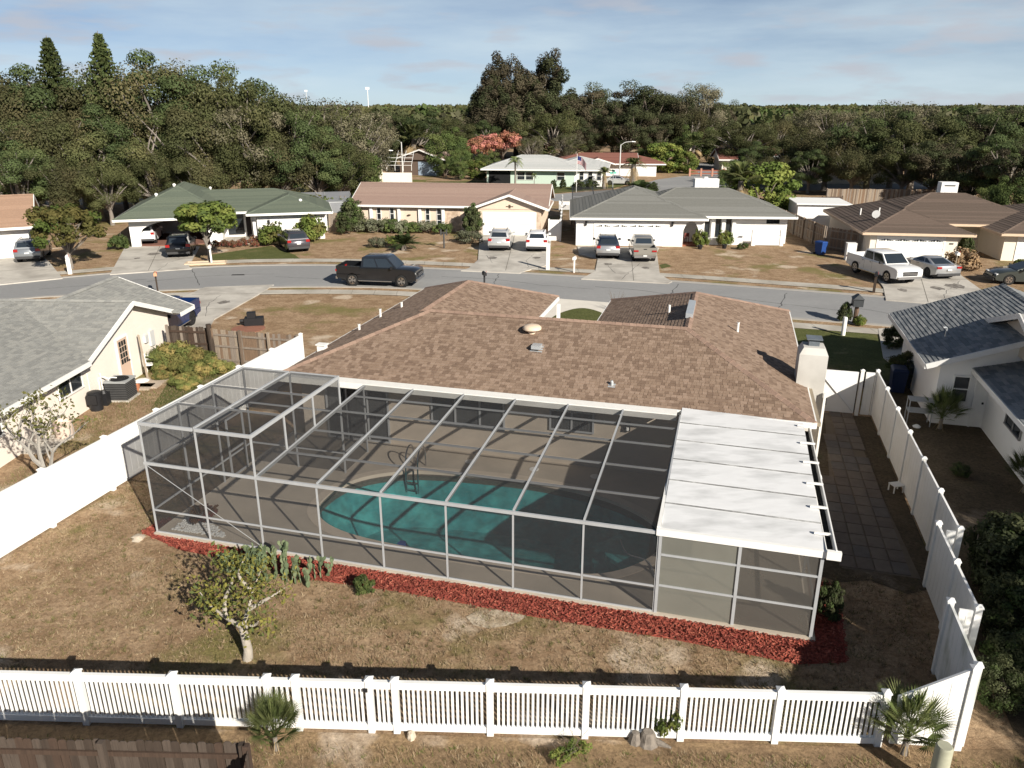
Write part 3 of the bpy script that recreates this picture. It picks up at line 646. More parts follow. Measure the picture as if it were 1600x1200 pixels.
# ================================================================== ROOFS
def mat_set(name, cols, **kw): return [M('%s_%d' % (name, i), c, .92, .14, 9, bump=.25, bscale=60, **kw) for i, c in enumerate(cols)]
SH_MAIN = mat_set('brown_shingle', [(.238, .168, .122), (.25, .178, .13), (.178, .122, .088), (.262, .188, .139), (.288, .208, .156), (.205, .142, .103)])
SH_GREY = mat_set('grey_shingle', [(.255, .255, .24), (.28, .28, .262), (.235, .235, .222), (.30, .297, .275)])
SH_BLUE = mat_set('slate_shingle', [(.20, .215, .225), (.25, .26, .265), (.17, .185, .195), (.285, .29, .29)])
SH_GREEN = mat_set('green_shingle', [(.105, .125, .095), (.12, .14, .105)])
SH_PINK = mat_set('tan_shingle', [(.31, .22, .18), (.285, .20, .165)])
SH_DGREY = mat_set('charcoal_shingle', [(.17, .17, .155), (.195, .195, .18)])
SH_BROWN = mat_set('dark_brown_shingle', [(.112, .084, .067), (.135, .10, .08)])
SH_ORANGE = mat_set('orange_shingle', [(.36, .235, .165), (.33, .215, .15)])
SH_RED = mat_set('red_shingle', [(.20, .085, .065), (.225, .10, .075)])
SH_WHITE = mat_set('pale_shingle', [(.43, .44, .43), (.47, .475, .465)])
BASE_M = {}
def shingle_plane(roof, poly, mats, course=.16, tabs=True, tabw=(.2, .42), thick=.016, quota=0, near=None):
    """lay shingles on a plane; poly[0]->poly[1] is the eave. Returns nothing; the underlay goes into one mesh."""
    P = [Vector(p) for p in poly]; e = (P[1]-P[0]).normalized(); nrm = (P[1]-P[0]).cross(P[-1]-P[0]).normalized()
    if nrm.z < 0: nrm = -nrm
    d = nrm.cross(e).normalized()
    if d.z < 0: d = -d
    Q = [((p-P[0]).dot(e), (p-P[0]).dot(d)) for p in P]; tmax = max(q[1] for q in Q)
    def span(t):
        xs = []
        for i in range(len(Q)):
            (s0, t0), (s1, t1) = Q[i], Q[(i+1) % len(Q)]
            if abs(t1-t0) < 1e-9:
                if abs(t-t0) < 1e-6: xs += [s0, s1]
                continue
            if min(t0, t1)-1e-9 <= t <= max(t0, t1)+1e-9: xs.append(s0+(s1-s0)*(t-t0)/(t1-t0))
        return (min(xs), max(xs)) if xs else (0, 0)
    X = lambda s, t, h: P[0]+e*s+d*t+nrm*h
    under = MB(); under.poly(P); under.poly([p-nrm*.06 for p in reversed(P)])
    k = len(P)
    for i in range(k): under.poly([P[i], P[i]-nrm*.06, P[(i+1) % k]-nrm*.06, P[(i+1) % k]])
    under.build('roof_plane', mats[0], roof)
    field = MB(); singles = []
    nrow = int(tmax/course); course = tmax/nrow if nrow else tmax
    for i in range(nrow):
        t0 = i*course; t1 = min(tmax, t0+course*1.12); a0, a1 = span(t0); b0, b1 = span(min(t1, tmax-1e-4))
        s = a0; first = True
        while s < a1-.01:
            w = random.uniform(*tabw) if tabs else a1-a0
            if first and tabs: w *= random.uniform(.3, 1); first = False
            s1 = min(a1, s+w)
            if a1-s1 < .08: s1 = a1
            lo0, lo1 = s, s1; hi0, hi1 = min(max(s, b0), b1), max(min(s1, b1), b0)
            th = thick*random.uniform(.75, 1.2); mi = random.randrange(len(mats))
            if hi1-hi0 > .02 or lo1-lo0 > .02:
                g = .0035 if tabs else 0
                full = abs(hi0-lo0) < 1e-6 and abs(hi1-lo1) < 1e-6
                if quota and full:
                    singles.append((X((s+s1)/2, t0, 0), s1-s, th, mi, t1-t0, (lo0, lo1, hi0, hi1, t0, t1)))
                else:
                    field.grid([X(lo0+g,t0,0), X(lo1-g,t0,0), X(lo1-g,t0,th), X(lo0+g,t0,th), X(hi1-g,t1,.002), X(hi0+g,t1,.002)], [(0,1,2,3),(3,2,4,5),(0,3,5),(2,1,4)], mi)
            s = s1
    if quota:
        cc = Vector((0, 0, CAM_H)); mw = near
        singles.sort(key=lambda q: (mw(q[0])-cc).length)
        cache = {}
        rot = Matrix((e, d, nrm)).transposed().to_4x4()
        for j, (c, w, th, mi, dt, ext) in enumerate(singles):
            if j < quota:
                w = max(.06, round(w/.03)*.03)
                key = (round(w, 3), mi)
                if key not in cache:
                    q = MB(); q.grid([(-w/2+.004,0,0),(w/2-.004,0,0),(w/2-.004,0,thick),(-w/2+.004,0,thick),(w/2-.004,dt,.002),(-w/2+.004,dt,.002)], [(0,1,2,3),(3,2,4,5),(0,3,5),(2,1,4)])
                    cache[key] = q.mesh('shingle', mats[mi])
                o = bpy.data.objects.new('shingle', cache[key]); COL.objects.link(o); o.parent = roof; o.matrix_basis = Matrix.Translation(c) @ rot
            else:
                lo0, lo1, hi0, hi1, t0, t1 = ext
                field.grid([X(lo0+.004,t0,0), X(lo1-.004,t0,0), X(lo1-.004,t0,th), X(lo0+.004,t0,th), X(hi1-.004,t1,.002), X(hi0+.004,t1,.002)], [(0,1,2,3),(3,2,4,5),(0,3,5),(2,1,4)], mi)
    if field.f: stuff(field.build('shingle_courses', mats, roof))
def caps(roof, p, q, mats, w=.15, step=.24, each=True):
    """ridge or hip cap pieces folded over the line p-q"""
    p = Vector(p); q = Vector(q); d = (q-p); ln = d.length; d.normalize(); x = d.cross(Vector((0, 0, 1))).normalized(); big = MB()
    k = max(1, int(ln/step))
    for i in range(k):
        a = p+d*(ln*i/k); b = p+d*min(ln, ln*(i+1.15)/k); mb = MB() if each else big; dz = Vector((0, 0, .05)); dr = Vector((0, 0, -.012+.0))
        mb.grid([a-x*w+dr, a+dz+Vector((0,0,.012)), a+x*w+dr, b-x*w+dr-Vector((0,0,.01)), b+dz, b+x*w+dr-Vector((0,0,.01))], [(0,1,4,3),(1,2,5,4),(0,2,1)], random.randrange(len(mats)) if not each else 0)
        if each: mb.build('ridge_cap', random.choice(mats), roof)
    if not each: stuff(big.build('ridge_cap', mats, roof))
def rect_roof(x0, x1, y0, y1, ze, sl, axis, ends, over=0.):
    """planes of a roof over a rectangle. axis: 'x' or 'y' ridge; ends: 'h'/'g' at low and high end of the axis"""
    out = []; rid = []
    if axis == 'x':
        h = (y1-y0)/2; zr = ze+sl*h; ym = (y0+y1)/2
        r0 = x0+(h if ends[0] == 'h' else 0); r1 = x1-(h if ends[1] == 'h' else 0)
        out.append([(x0,y0,ze),(x1,y0,ze),(r1,ym,zr),(r0,ym,zr)]); out.append([(x1,y1,ze),(x0,y1,ze),(r0,ym,zr),(r1,ym,zr)])
        if ends[0] == 'h': out.append([(x0,y1,ze),(x0,y0,ze),(r0,ym,zr)]); rid += [((x0,y0,ze),(r0,ym,zr)), ((x0,y1,ze),(r0,ym,zr))]
        if ends[1] == 'h': out.append([(x1,y0,ze),(x1,y1,ze),(r1,ym,zr)]); rid += [((x1,y0,ze),(r1,ym,zr)), ((x1,y1,ze),(r1,ym,zr))]
        rid.append(((r0,ym,zr),(r1,ym,zr)))
    else:
        h = (x1-x0)/2; zr = ze+sl*h; xm = (x0+x1)/2
        r0 = y0+(h if ends[0] == 'h' else 0); r1 = y1-(h if ends[1] == 'h' else 0)
        out.append([(x0,y1,ze),(x0,y0,ze),(xm,r0,zr),(xm,r1,zr)]); out.append([(x1,y0,ze),(x1,y1,ze),(xm,r1,zr),(xm,r0,zr)])
        if ends[0] == 'h': out.append([(x0,y0,ze),(x1,y0,ze),(xm,r0,zr)]); rid += [((x0,y0,ze),(xm,r0,zr)), ((x1,y0,ze),(xm,r0,zr))]
        if ends[1] == 'h': out.append([(x1,y1,ze),(x0,y1,ze),(xm,r1,zr)]); rid += [((x0,y1,ze),(xm,r1,zr)), ((x1,y1,ze),(xm,r1,zr))]
        rid.append(((xm,r0,zr),(xm,r1,zr)))
    return out, rid, zr
def fascia_edges(mb, planes, gables=(), h=.19):
    for P in planes:
        a, b = Vector(P[0]), Vector(P[1]); d = (b-a).normalized(); n = Vector((d.y, -d.x, 0))
        c = (Vector(P[-1])-a); 
        if n.dot(c) > 0: n = -n
        q = [a+n*.025, b+n*.025]; mb.beam((q[0].x, q[0].y, a.z-h/2+.005), (q[1].x, q[1].y, b.z-h/2+.005), .05, h)
    for a, b in gables:
        a = Vector(a); b = Vector(b); mb.beam(a-Vector((0, 0, .08)), b-Vector((0, 0, .08)), .05, .2)

# ================================================================== OUR HOUSE
STUCCO = M('beige_stucco', (.52, .45, .37), .9, .05, 2, bump=.2, bscale=70)
CREAM = M('cream_stucco', (.78, .71, .63), .9, .04, 1, bump=.2, bscale=60)
WSTUC = M('white_stucco', (.80, .79, .77), .9, .04, 1, bump=.2, bscale=60)
house = thing('house', 'brown shingle hip roof house behind the screened pool cage', 'house', O, ANG)
toW = lambda p: W(p.x, p.y, p.z)
wall = MB()
wall.box(.5, 17.4, 7.45, 14.7, 0, 2.46); wall.box(.5, 6.5, 14.7, 20.5, 0, 2.46); wall.box(10.3, 17.4, 14.7, 20.5, 0, 2.46)
hw = wall.build('wall', STUCCO, house)
roof = thing('roof', 'x', 'x'); del roof['label']; del roof['category']; roof.parent = house
ZE = 2.55; S = .37; ZT = ZE+S*4.1; ZL = ZE+S*3.515
plist = [
 ([(0,7.1,ZE),(17.9,7.1,ZE),(13.8,11.2,ZT),(4.1,11.2,ZT)], 300),
 ([(17.9,7.1,ZE),(17.9,21.1,ZE),(13.8,17.0,ZT),(13.8,11.2,ZT)], 0),
 ([(0,21.1,ZE),(0,7.1,ZE),(4.1,11.2,ZT),(3.515,11.785,ZL),(3.515,17.585,ZL)], 0),
 ([(7.03,21.1,ZE),(0,21.1,ZE),(3.515,17.585,ZL)], 0),
 ([(7.03,15.3,ZE),(7.03,21.1,ZE),(3.515,17.585,ZL),(3.515,11.785,ZL)], 0),
 ([(9.7,21.1,ZE),(9.7,15.3,ZE),(13.8,11.2,ZT),(13.8,17.0,ZT)], 0),
 ([(17.9,21.1,ZE),(9.7,21.1,ZE),(13.8,17.0,ZT)], 0),
 ([(9.7,15.3,ZE),(7.03,15.3,ZE),(3.515,11.785,ZL),(4.1,11.2,ZT),(13.8,11.2,ZT)], 0)]
for P, q in plist: shingle_plane(roof, P, SH_MAIN, .14, True, (.09, .22), .016, q, toW)
CAPM = mat_set('cap_shingle', [(.28, .19, .145), (.305, .21, .16), (.25, .17, .13)])
for i, (p, q) in enumerate([((17.9,7.1,ZE),(13.8,11.2,ZT)), ((0,7.1,ZE),(4.1,11.2,ZT)), ((4.1,11.2,ZT),(13.8,11.2,ZT)), ((13.8,11.2,ZT),(13.8,17,ZT)), ((3.515,11.785,ZL),(3.515,17.585,ZL)), ((17.9,21.1,ZE),(13.8,17,ZT)), ((9.7,21.1,ZE),(13.8,17,ZT)), ((0,21.1,ZE),(3.515,17.585,ZL)), ((7.03,21.1,ZE),(3.515,17.585,ZL))]):
    caps(roof, p, q, CAPM, .13, .25, each=(i == 0))
mb = MB()
fascia_edges(mb, [p for p, q in plist[1:]]); mb.build('fascia', TRIM, roof)
mb = MB(); mb.box(-.02, 13.85, 6.62, 7.06, ZE-.02, ZE+.03); mb.box(-.02, 13.85, 6.58, 6.62, ZE-.16, ZE+.05); mb.box(13.85, 17.92, 7.02, 7.08, ZE-.16, ZE+.02); mb.build('gutter', M('gutter_white', (.80, .79, .75), .5, .06, 5), roof)
mb = MB(); mb.box(17.95, 18.06, 7.15, 13, ZE-.12, ZE-.01); mb.build('gutter', M('brown_gutter', (.30, .25, .18), .6, .1), roof)
# roof fittings
LT = M('turbine_cream', (.66, .53, .40), .5, .12, 4)
def roof_z(a, b): return ZE+S*min(b-7.1, a, 17.9-a)
tq = thing('roof_vent', 'round cream domed vent on the rear roof slope', 'vent', W(8.35, 10.35, roof_z(8.35, 10.35)), ANG)
mb = MB(); mb.lathe([(.14, -.06), (.14, .12)], 14); mb.build('neck', LT, tq)
mb = MB(); mb.lathe([(.30, .10), (.34, .13), (.34, .2), (.27, .26), (.1, .30)], 20); mb.build('dome', LT, tq, 50)
tq = thing('roof_vent', 'square grey metal box vent on the rear roof slope', 'vent', W(8.75, 9.45, roof_z(8.75, 9.45)), ANG)
mb = MB(); mb.box(-.16, .16, -.2, .16, .04, .17); mb.build('hood', M('galvanised', (.50, .53, .55), .4, .1, metal=.4), tq)
mb = MB(); mb.grid([(-.22,-.24,-.08),(.22,-.24,-.08),(.22,.24,.10),(-.22,.24,.10)], [(0,1,2,3)]); mb.build('flashing', MATS['galvanised'], tq)
mb = MB(); mb.tube([(0,0,-.05),(0,0,.1),(-.02,-.0,.16)], [.055,.055,.05], 10); mb.grid([(-.12,-.12,-.03),(.12,-.12,-.03),(.12,.12,.055),(-.12,.12,.055)], [(0,1,2,3)])
tag(mb.build('vent_pipe', MATS['galvanised'], None, 40, W(11.65, 7.95, roof_z(11.65, 7.95)), ANG), 'short grey vent pipe low on the rear roof slope', 'pipe')
def pipe(a, b, h, label, r=.045):
    mb = MB(); mb.tube([(0,0,-.1),(0,0,h)], r, 8); mb.lathe([(r*1.25, h-.03), (r*1.25, h)], 8)
    tag(mb.build('vent_pipe', TRIM, None, 40, W(a, b, roof_z(a, b)), ANG), label, 'pipe')
pipe(15.55, 13.6, .38, 'white vent pipe standing on the right side roof slope')
mb = MB(); mb.tube([(0,0,-.1),(0,0,.32)], .045, 8); tag(mb.build('vent_pipe', TRIM, None, 40, W(12.9, 14.6, ZE+S*3.2), ANG), 'white vent pipe on the shaded inner roof slope', 'pipe')
for a, b, h, lb in ((.5, 14.4, .38, 'tall white vent pipe at the left roof edge'), (1.0, 15.6, .25, 'small white vent pipe at the left roof edge'), (.55, 12.2, .26, 'white vent pipe low on the left roof edge')): pipe(a, b, h, lb, .05)
mb = MB(); mb.box(-.16, .16, -.12, .12, 0, .26); mb.box(-.2, .2, -.16, .16, .26, .30)
tag(mb.build('vent_hood', TRIM, None, None, W(.25, 9.6, roof_z(.25, 9.6)-.05), ANG), 'white square vent hood at the left roof edge', 'vent')
mb = MB(); mb.grid([(-.12,-1.1,-.02),(.14,-1.1,-.06),(.14,1.1,-.06),(-.12,1.1,-.02),(-.12,-1.1,.16),(.14,-1.1,.14),(.14,1.1,.14),(-.12,1.1,.16)], [(4,5,6,7),(0,1,5,4),(1,2,6,5),(2,3,7,6),(3,0,4,7)])
tag(mb.build('ridge_vent', MATS['galvanised'], None, None, W(13.75, 13.8, ZT+.02), ANG), 'grey metal ridge vent on the right wing roof', 'vent')
# chimney
ch = thing('chimney', 'tall white stucco chimney with dark metal flue cap beside the roof', 'chimney', W(17.95, 10.75, 0), ANG)
mb = MB(); mb.box(-.42, .48, -.45, .5, 0, 3.7)
mb.grid([(-.42,-.45,3.7),(.48,-.45,3.7),(.48,.5,3.7),(-.42,.5,3.7),(-.3,-.33,3.92),(.36,-.33,3.92),(.36,.38,3.92),(-.3,.38,3.92)], [(4,5,6,7),(0,1,5,4),(1,2,6,5),(2,3,7,6),(3,0,4,7)])
mb.build('stack', M('chimney_stucco', (.56, .545, .51), .9, .06, 1.5, bump=.2, bscale=50, col2=(.48, .465, .43), mix_scale=.9), ch)
mb = MB(); mb.box(-.14, .2, -.1, .26, 3.92, 4.1); mb.box(-.22, .28, -.18, .34, 4.14, 4.18)
for x in (-.12, .18):
    for y in (-.08, .24): mb.box(x-.015, x+.015, y-.015, y+.015, 4.1, 4.14)
mb.build('flue_cap', M('flue_metal', (.13, .15, .17), .5, .2), ch)
mb = MB(); mb.box(.485, .56, -.62, -.5, 0, 2.45); mb.build('downspout', TRIM, ch)
mb = MB(); mb.box(.50, .62, -.46, -.3, 2.0, 2.2); mb.build('wall_light', BLACK, ch)

# openings in the back wall: slider, wide window, small window, lamp -------------------------------
BLIND = M('vertical_blind', (.36, .37, .37), .8, .1, 3); GL2 = M_see('tinted_pane', (.02, .023, .026), .35, .05, .6)
o = (0, 7.45); d = (1, 0)
def opening(name, a0, a1, z0, z1, nx, blinds=True, side=None):
    t = MB()
    for (p0, p1, q0, q1) in ((a0, a1, z1-.06, z1), (a0, a1, z0, z0+.06), (a0, a0+.06, z0+.061, z1-.061), (a1-.06, a1, z0+.061, z1-.061)): t.slab(o, d, p0, p1, q0, q1, .003, .07)
    for i in range(1, nx): 
        x = a0+(a1-a0)*i/nx; t.slab(o, d, x-.03, x+.03, z0+.061, z1-.061, .003, .06)
    w = t.build(name, ALU, house)
    for i in range(nx):
        x0 = a0+(a1-a0)*i/nx+.04; x1 = a0+(a1-a0)*(i+1)/nx-.04; g = MB(); g.slab(o, d, x0, x1, z0+.06, z1-.06, .035, .042); g.build('pane', GL2, w)
    if blinds:
        x = a0+.09
        while x < a1-.09:
            g = MB(); g.slab(o, d, x, x+.075, z0+.08, z1-.08, .006, .018); g.build('blind_slat', BLIND, w); x += .1
    return w
opening('sliding_door', 1.47, 3.9, deck_z+.01, 2.1, 3); opening('window', 5.5, 8.15, 1.05, 2.2, 3); opening('window', 9.7, 11.2, 1.3, 2.05, 2)
mb = MB(); mb.slab(o, d, 12.22, 12.38, 1.55, 1.85, .003, .12); wl_ = mb.build('wall_lamp', BLACK, house)
mb = MB(); mb.lathe([(.05, 0), (.045, .10)], 8, (12.3, 7.31, 1.6)); mb.build('lamp_glass', M('lamp_glass', (.8, .8, .78), .3, .02), wl_)
# white arch wall of the entry court, between the two wings
mb = MB(); mb.box(7.1, 7.25, 20.4, 20.6, 0, 2.3); mb.build('court_pier', WSTUC, house)

# ================================================================== POOL CAGE
cage = thing('pool_cage', 'white aluminium screened pool cage with a raised left bay', 'pool cage', O, ANG)
PA = [0, 1.74, 3.42, 5.2, 6.98, 8.74, 10.47, 12.2, 13.95]; ZB = 2.24; ZH = 3.42; HB = 4.85
def cbeam(nm, p, q, w=.06, h=.1): mb = MB(); mb.beam(p, q, w, h); return mb.build(nm, ALU, cage)
for a in PA: cbeam('post', (a, 0, deck_z), (a, 0, (ZH if a < 3.5 else ZB)-.06), .042, .042)
z0 = deck_z
# front wall rails (each bay its own)
for i in range(len(PA)-1):
    x0, x1 = PA[i]+.03, PA[i+1]-.03
    cbeam('chair_rail', (x0, 0, .80), (x1, 0, .80), .04, .045); cbeam('sill_rail', (x0, 0, z0+.02), (x1, 0, z0+.02), .05, .04)
cbeam('eave_beam', (-.05, 0, ZB), (13.92, 0, ZB), .06, .08)
# low roof: beams to the house, purlins between
BE = 6.58
def zl(b): return ZB+(ZE-.02-ZB)*b/BE
for a in PA[3:]: cbeam('roof_beam', (a, .05, zl(0)+.02), (a+.02, BE, zl(BE)+.02), .045, .10)
cbeam('roof_beam', (3.42, .05, zl(0)), (3.45, BE, zl(BE)), .06, .1)
for b in (1.55, 3.05, 4.5, 5.7):
    for i in range(2, len(PA)-1): cbeam('purlin', (PA[i]+.04, b, zl(b)-.005), (PA[i+1]-.04, b, zl(b)-.005), .045, .05)
# raised bay
for a in (0, 3.42): cbeam('roof_beam', (a, -.03, ZH), (a, HB+.03, ZH), .06, .1)
cbeam('roof_beam', (1.70, .04, ZH), (1.70, HB-.04, ZH), .055, .12)
for b in (0, HB): 
    for x0, x1 in ((.035, 1.665), (1.735, 3.385)): cbeam('eave_beam', (x0, b, ZH), (x1, b, ZH), .055, .09)
for b in (1.6, 3.2):
    for x0, x1 in ((.035, 1.665), (1.735, 3.385)): cbeam('purlin', (x0, b, ZH-.03), (x1, b, ZH-.03), .045, .05)
for b in (1.6, 3.2, HB): cbeam('post', (0, b, z0), (0, b, ZH-.06), .05, .05); cbeam('post', (3.42, b, zl(b)+.06), (3.42, b, ZH-.06), .05, .05)
for z in (.80, ZB):
    for b0, b1 in ((.03, 1.57), (1.63, 3.17), (3.23, HB-.03)): cbeam('chair_rail', (0, b0, z), (0, b1, z), .045, .05)
cbeam('post', (1.7, HB, z0), (1.7, HB, ZH-.06), .05, .05); cbeam('post', (3.42, HB, z0), (3.42, HB, zl(HB)-.05), .05, .05)
for z in (.80, ZB):
    for x0, x1 in ((.03, 1.67), (1.73, 3.39)): cbeam('chair_rail', (x0, HB, z), (x1, HB, z), .045, .05)
cbeam('chair_rail', (3.42, HB+.03, .8), (3.42, BE, .8), .045, .05); cbeam('post', (3.42, BE-.05, z0), (3.42, BE-.05, zl(BE)-.06), .05, .05)
cbeam('brace_cable', (.03, -.01, ZB-.06), (3.4, -.01, z0+.05), .012, .012)
mb = MB()
for p, q in ((( .0,3.55,z0),(0,3.55,2.1)),((0,4.4,z0),(0,4.4,2.1)),((0,3.55,2.1),(0,4.4,2.1)),((0,3.55,1.0),(0,4.4,1.0)),((0,3.55,z0+.05),(0,4.4,z0+.05))): mb.beam((p[0]+.06,p[1],p[2]), (q[0]+.06,q[1],q[2]), .05, .05)
mb.build('screen_door', ALU, cage)
# screens: one pane per bay
def pane(pts, mat=SCREEN, nm='screen'): mb = MB(); mb.poly(pts); mb.build(nm, mat, cage)
for i in range(len(PA)-1):
    x0, x1 = PA[i]+.03, PA[i+1]-.03
    for q0, q1 in ((z0+.04, .775), (.825, ZB-.05)): pane([(x0,0,q0),(x1,0,q0),(x1,0,q1),(x0,0,q1)])
    if i < 2: pane([(x0,0,ZB+.05),(x1,0,ZB+.05),(x1,0,ZH-.05),(x0,0,ZH-.05)])
bb = [0, 1.6, 3.2, HB]
for i in range(3):
    for q0, q1 in ((z0+.04, .775), (.825, ZB-.03), (ZB+.03, ZH-.05)): pane([(0,bb[i]+.03,q0),(0,bb[i+1]-.03,q0),(0,bb[i+1]-.03,q1),(0,bb[i]+.03,q1)])
    for x0, x1 in ((.03, 1.67), (1.73, 3.39)): pane([(x0,bb[i]+.03,ZH+.02),(x1,bb[i]+.03,ZH+.02),(x1,bb[i+1]-.03,ZH+.02),(x0,bb[i+1]-.03,ZH+.02)])
    pane([(3.42,bb[i]+.03,zl(bb[i])+.06),(3.42,bb[i+1]-.03,zl(bb[i+1])+.06),(3.42,bb[i+1]-.03,ZH-.06),(3.42,bb[i]+.03,ZH-.06)])
for x0, x1 in ((.03, 1.67), (1.73, 3.39)):
    for q0, q1 in ((z0+.04, .775), (.825, ZB-.03), (ZB+.03, ZH-.05)): pane([(x0,HB,q0),(x1,HB,q0),(x1,HB,q1),(x0,HB,q1)])
pane([(3.42,HB+.03,z0+.04),(3.42,BE-.08,z0+.04),(3.42,BE-.08,zl(BE)-.06),(3.42,HB+.03,zl(HB)-.05)])
b5 = [.05, 1.55, 3.05, 4.5, 5.7, BE]
for i in range(2, len(PA)-1):
    for j in range(5):
        pane([(PA[i]+.03,b5[j]+.005,zl(b5[j])+.04),(PA[i+1]-.03,b5[j]+.005,zl(b5[j])+.04),(PA[i+1]-.03,b5[j+1]-.005,zl(b5[j+1])+.04),(PA[i]+.03,b5[j+1]-.005,zl(b5[j+1])+.04)])

# ================================================================== COVERED PATIO (white insulated roof, glazed front)
pat = thing('patio_room', 'covered patio with white panel roof and milky glazed front', 'patio', O, ANG)
PANELM = M('patio_panel', (.72, .725, .73), .45, .06, 2.5, col2=(.50, .505, .505), mix_scale=1.0, lo=.48, hi=.72, stretch=(.8, 2.2, 1), spec=.4)
SEAM = M('seam_dirt_shadow', (.23, .23, .225), .9, .4, 9, col2=(.50, .50, .49), mix_scale=2.2, lo=.45, hi=.65)  # seam dirt, with the shadow of the panel step put into the colour
nP = 6; b0, b1 = .03, 7.28; pw = (b1-b0)/nP
def zp(b): return 2.33+.26*b/7.28
for i in range(nP):
    u0, u1 = b0+i*pw, b0+(i+1)*pw; mb = MB(); xl, xr = 13.98, 17.55; z_0, z_1 = zp(u0), zp(u1)
    prof = [(u0+.004, z_0-.04), (u0+.004, z_0+.0), (u0+.09, z_0+.008), (u1-.09, z_1+.004), (u1-.05, z_1+.010), (u1-.006, z_1+.010), (u1-.006, z_1-.04)]
    q = [(xl, y, z) for y, z in prof]+[(xr, y, z-.03) for y, z in prof]; k = len(prof)
    mb.grid(q, [(j, k+j, k+j+1, j+1)[::-1] for j in range(k-1)]+[tuple(range(k)), tuple(reversed(range(k, 2*k)))])
    pn = mb.build('roof_panel', PANELM, pat)
    if i: mb = MB(); mb.grid([(xl,u0-.055,zp(u0)+.0135),(xr,u0-.055,zp(u0)-.0165),(xr,u0+.02,zp(u0)-.0165),(xl,u0+.02,zp(u0)+.0135)], [(0,1,2,3)]); mb.build('seam', SEAM, pn)
mb = MB(); mb.box(13.9, 17.62, -.06, .026, 2.19, 2.36); mb.build('front_fascia', TRIM, pat)
mb = MB(); mb.box(13.90, 13.975, .03, 7.0, 2.2, 2.38); mb.build('side_fascia', TRIM, pat)
mb = MB(); mb.box(17.56, 17.58, .03, 7.2, 2.2, 2.34); mb.box(17.74, 17.77, -.05, 7.25, 2.2, 2.42); mb.build('gutter_side', TRIM, pat)
mb = MB(); mb.box(17.58, 17.74, -.02, 7.22, 2.2, 2.22); mb.build('gutter_trough', DARK, pat)
for i in range(6):
    mb = MB(); y = .7+i*1.2; mb.box(17.36, 17.76, y-.03, y+.03, zp(y)+.0, zp(y)+.045); mb.build('gutter_strap', TRIM, pat)
mb = MB(); mb.box(17.56, 17.86, -.12, -.02, 2.2, 2.4); mb.build('gutter_outlet', TRIM, pat)
for a in (14.0, 15.77, 17.5): mb = MB(); mb.beam((a, -.01, z0), (a, -.01, 2.19), .07, .06); mb.build('post', ALU, pat)
for y in (2.4, 4.9, 7.2): mb = MB(); mb.beam((17.5, y, z0), (17.5, y, 2.19), .06, .06); mb.build('post', ALU, pat)
ACR_L = M_see('milky_acrylic', (.19, .19, .165), .80, .35, .4); ACR_R = M_see('smoked_acrylic', (.085, .08, .073), .76, .3, .5)
for (x0, x1, mt) in ((14.04, 15.735, ACR_L), (15.805, 17.465, ACR_R)):
    for q0, q1 in ((z0+.02, .83), (.88, 1.66), (1.71, 2.18)):
        mb = MB(); mb.poly([(x0,-.01,q0),(x1,-.01,q0),(x1,-.01,q1),(x0,-.01,q1)]); mb.build('pane', mt, pat)
    for z in (.855, 1.685): mb = MB(); mb.beam((x0, -.01, z), (x1, -.01, z), .05, .05); mb.build('rail', ALU, pat)
for (y0, y1) in ((.03, 2.37), (2.43, 4.87), (4.93, 7.17)):
    for q0, q1 in ((z0+.02, .83), (.88, 2.18)): mb = MB(); mb.poly([(17.5,y0,q0),(17.5,y1,q0),(17.5,y1,q1),(17.5,y0,q1)]); mb.build('pane', ACR_R, pat)
    mb = MB(); mb.beam((17.5, y0, .855), (17.5, y1, .855), .05, .05); mb.build('rail', ALU, pat)
mb = MB(); mb.box(17.3, 17.48, 7.2, 7.44, z0, 2.5); mb.build('wall_pier', WSTUC, pat)
# ================================================================== NEIGHBOUR HOUSES
def new_house(name, label, loc, rz): return thing(name, label, 'house', (loc[0], loc[1], 0), rz)
def add_roof(root, rects, mats, tabs=False, course=.3, quota=0, trim=TRIM, near=None, fasc=.19, wallmat=None):
    """rects: (x0,x1,y0,y1,eave z,slope,axis,ends[,planes to skip])"""
    rf = bpy.data.objects.new('roof', None); COL.objects.link(rf); rf.parent = root
    f = MB()
    for i, r in enumerate(rects):
        planes, rid, zr = rect_roof(*r[:8])
        for j, P in enumerate(planes):
            shingle_plane(rf, P, mats, course if not tabs else .16, tabs, (.25, .5), .02, quota if (i, j) in (near or {}) else 0, (near or {}).get((i, j)))
        x0, x1, y0, y1, ze, sl, ax, ends = r[:8]; g = []
        if ax == 'x':
            ym = (y0+y1)/2
            for k, x in ((0, x0), (1, x1)):
                if ends[k] == 'g':
                    g += [((x,y0,ze),(x,ym,zr)), ((x,y1,ze),(x,ym,zr))]; xi = x+(.45 if k == 0 else -.45)
                    gab = MB(); gab.poly([(xi,y0+.5,ze-.1),(xi,y1-.5,ze-.1),(xi,ym,zr-.12)]); gab.build('gable_wall', wallmat or WSTUC, root)
        else:
            xm = (x0+x1)/2
            for k, y in ((0, y0), (1, y1)):
                if ends[k] == 'g':
                    g += [((x0,y,ze),(xm,y,zr)), ((x1,y,ze),(xm,y,zr))]; yi = y+(.45 if k == 0 else -.45)
                    gab = MB(); gab.poly([(x0+.5,yi,ze-.1),(x1-.5,yi,ze-.1),(xm,yi,zr-.12)]); gab.build('gable_wall', wallmat or WSTUC, root)
        fascia_edges(f, planes, g, fasc)
        for p, q in rid: caps(rf, p, q, mats, .14, .5, each=False)
    f.build('fascia', trim, rf)
    return rf
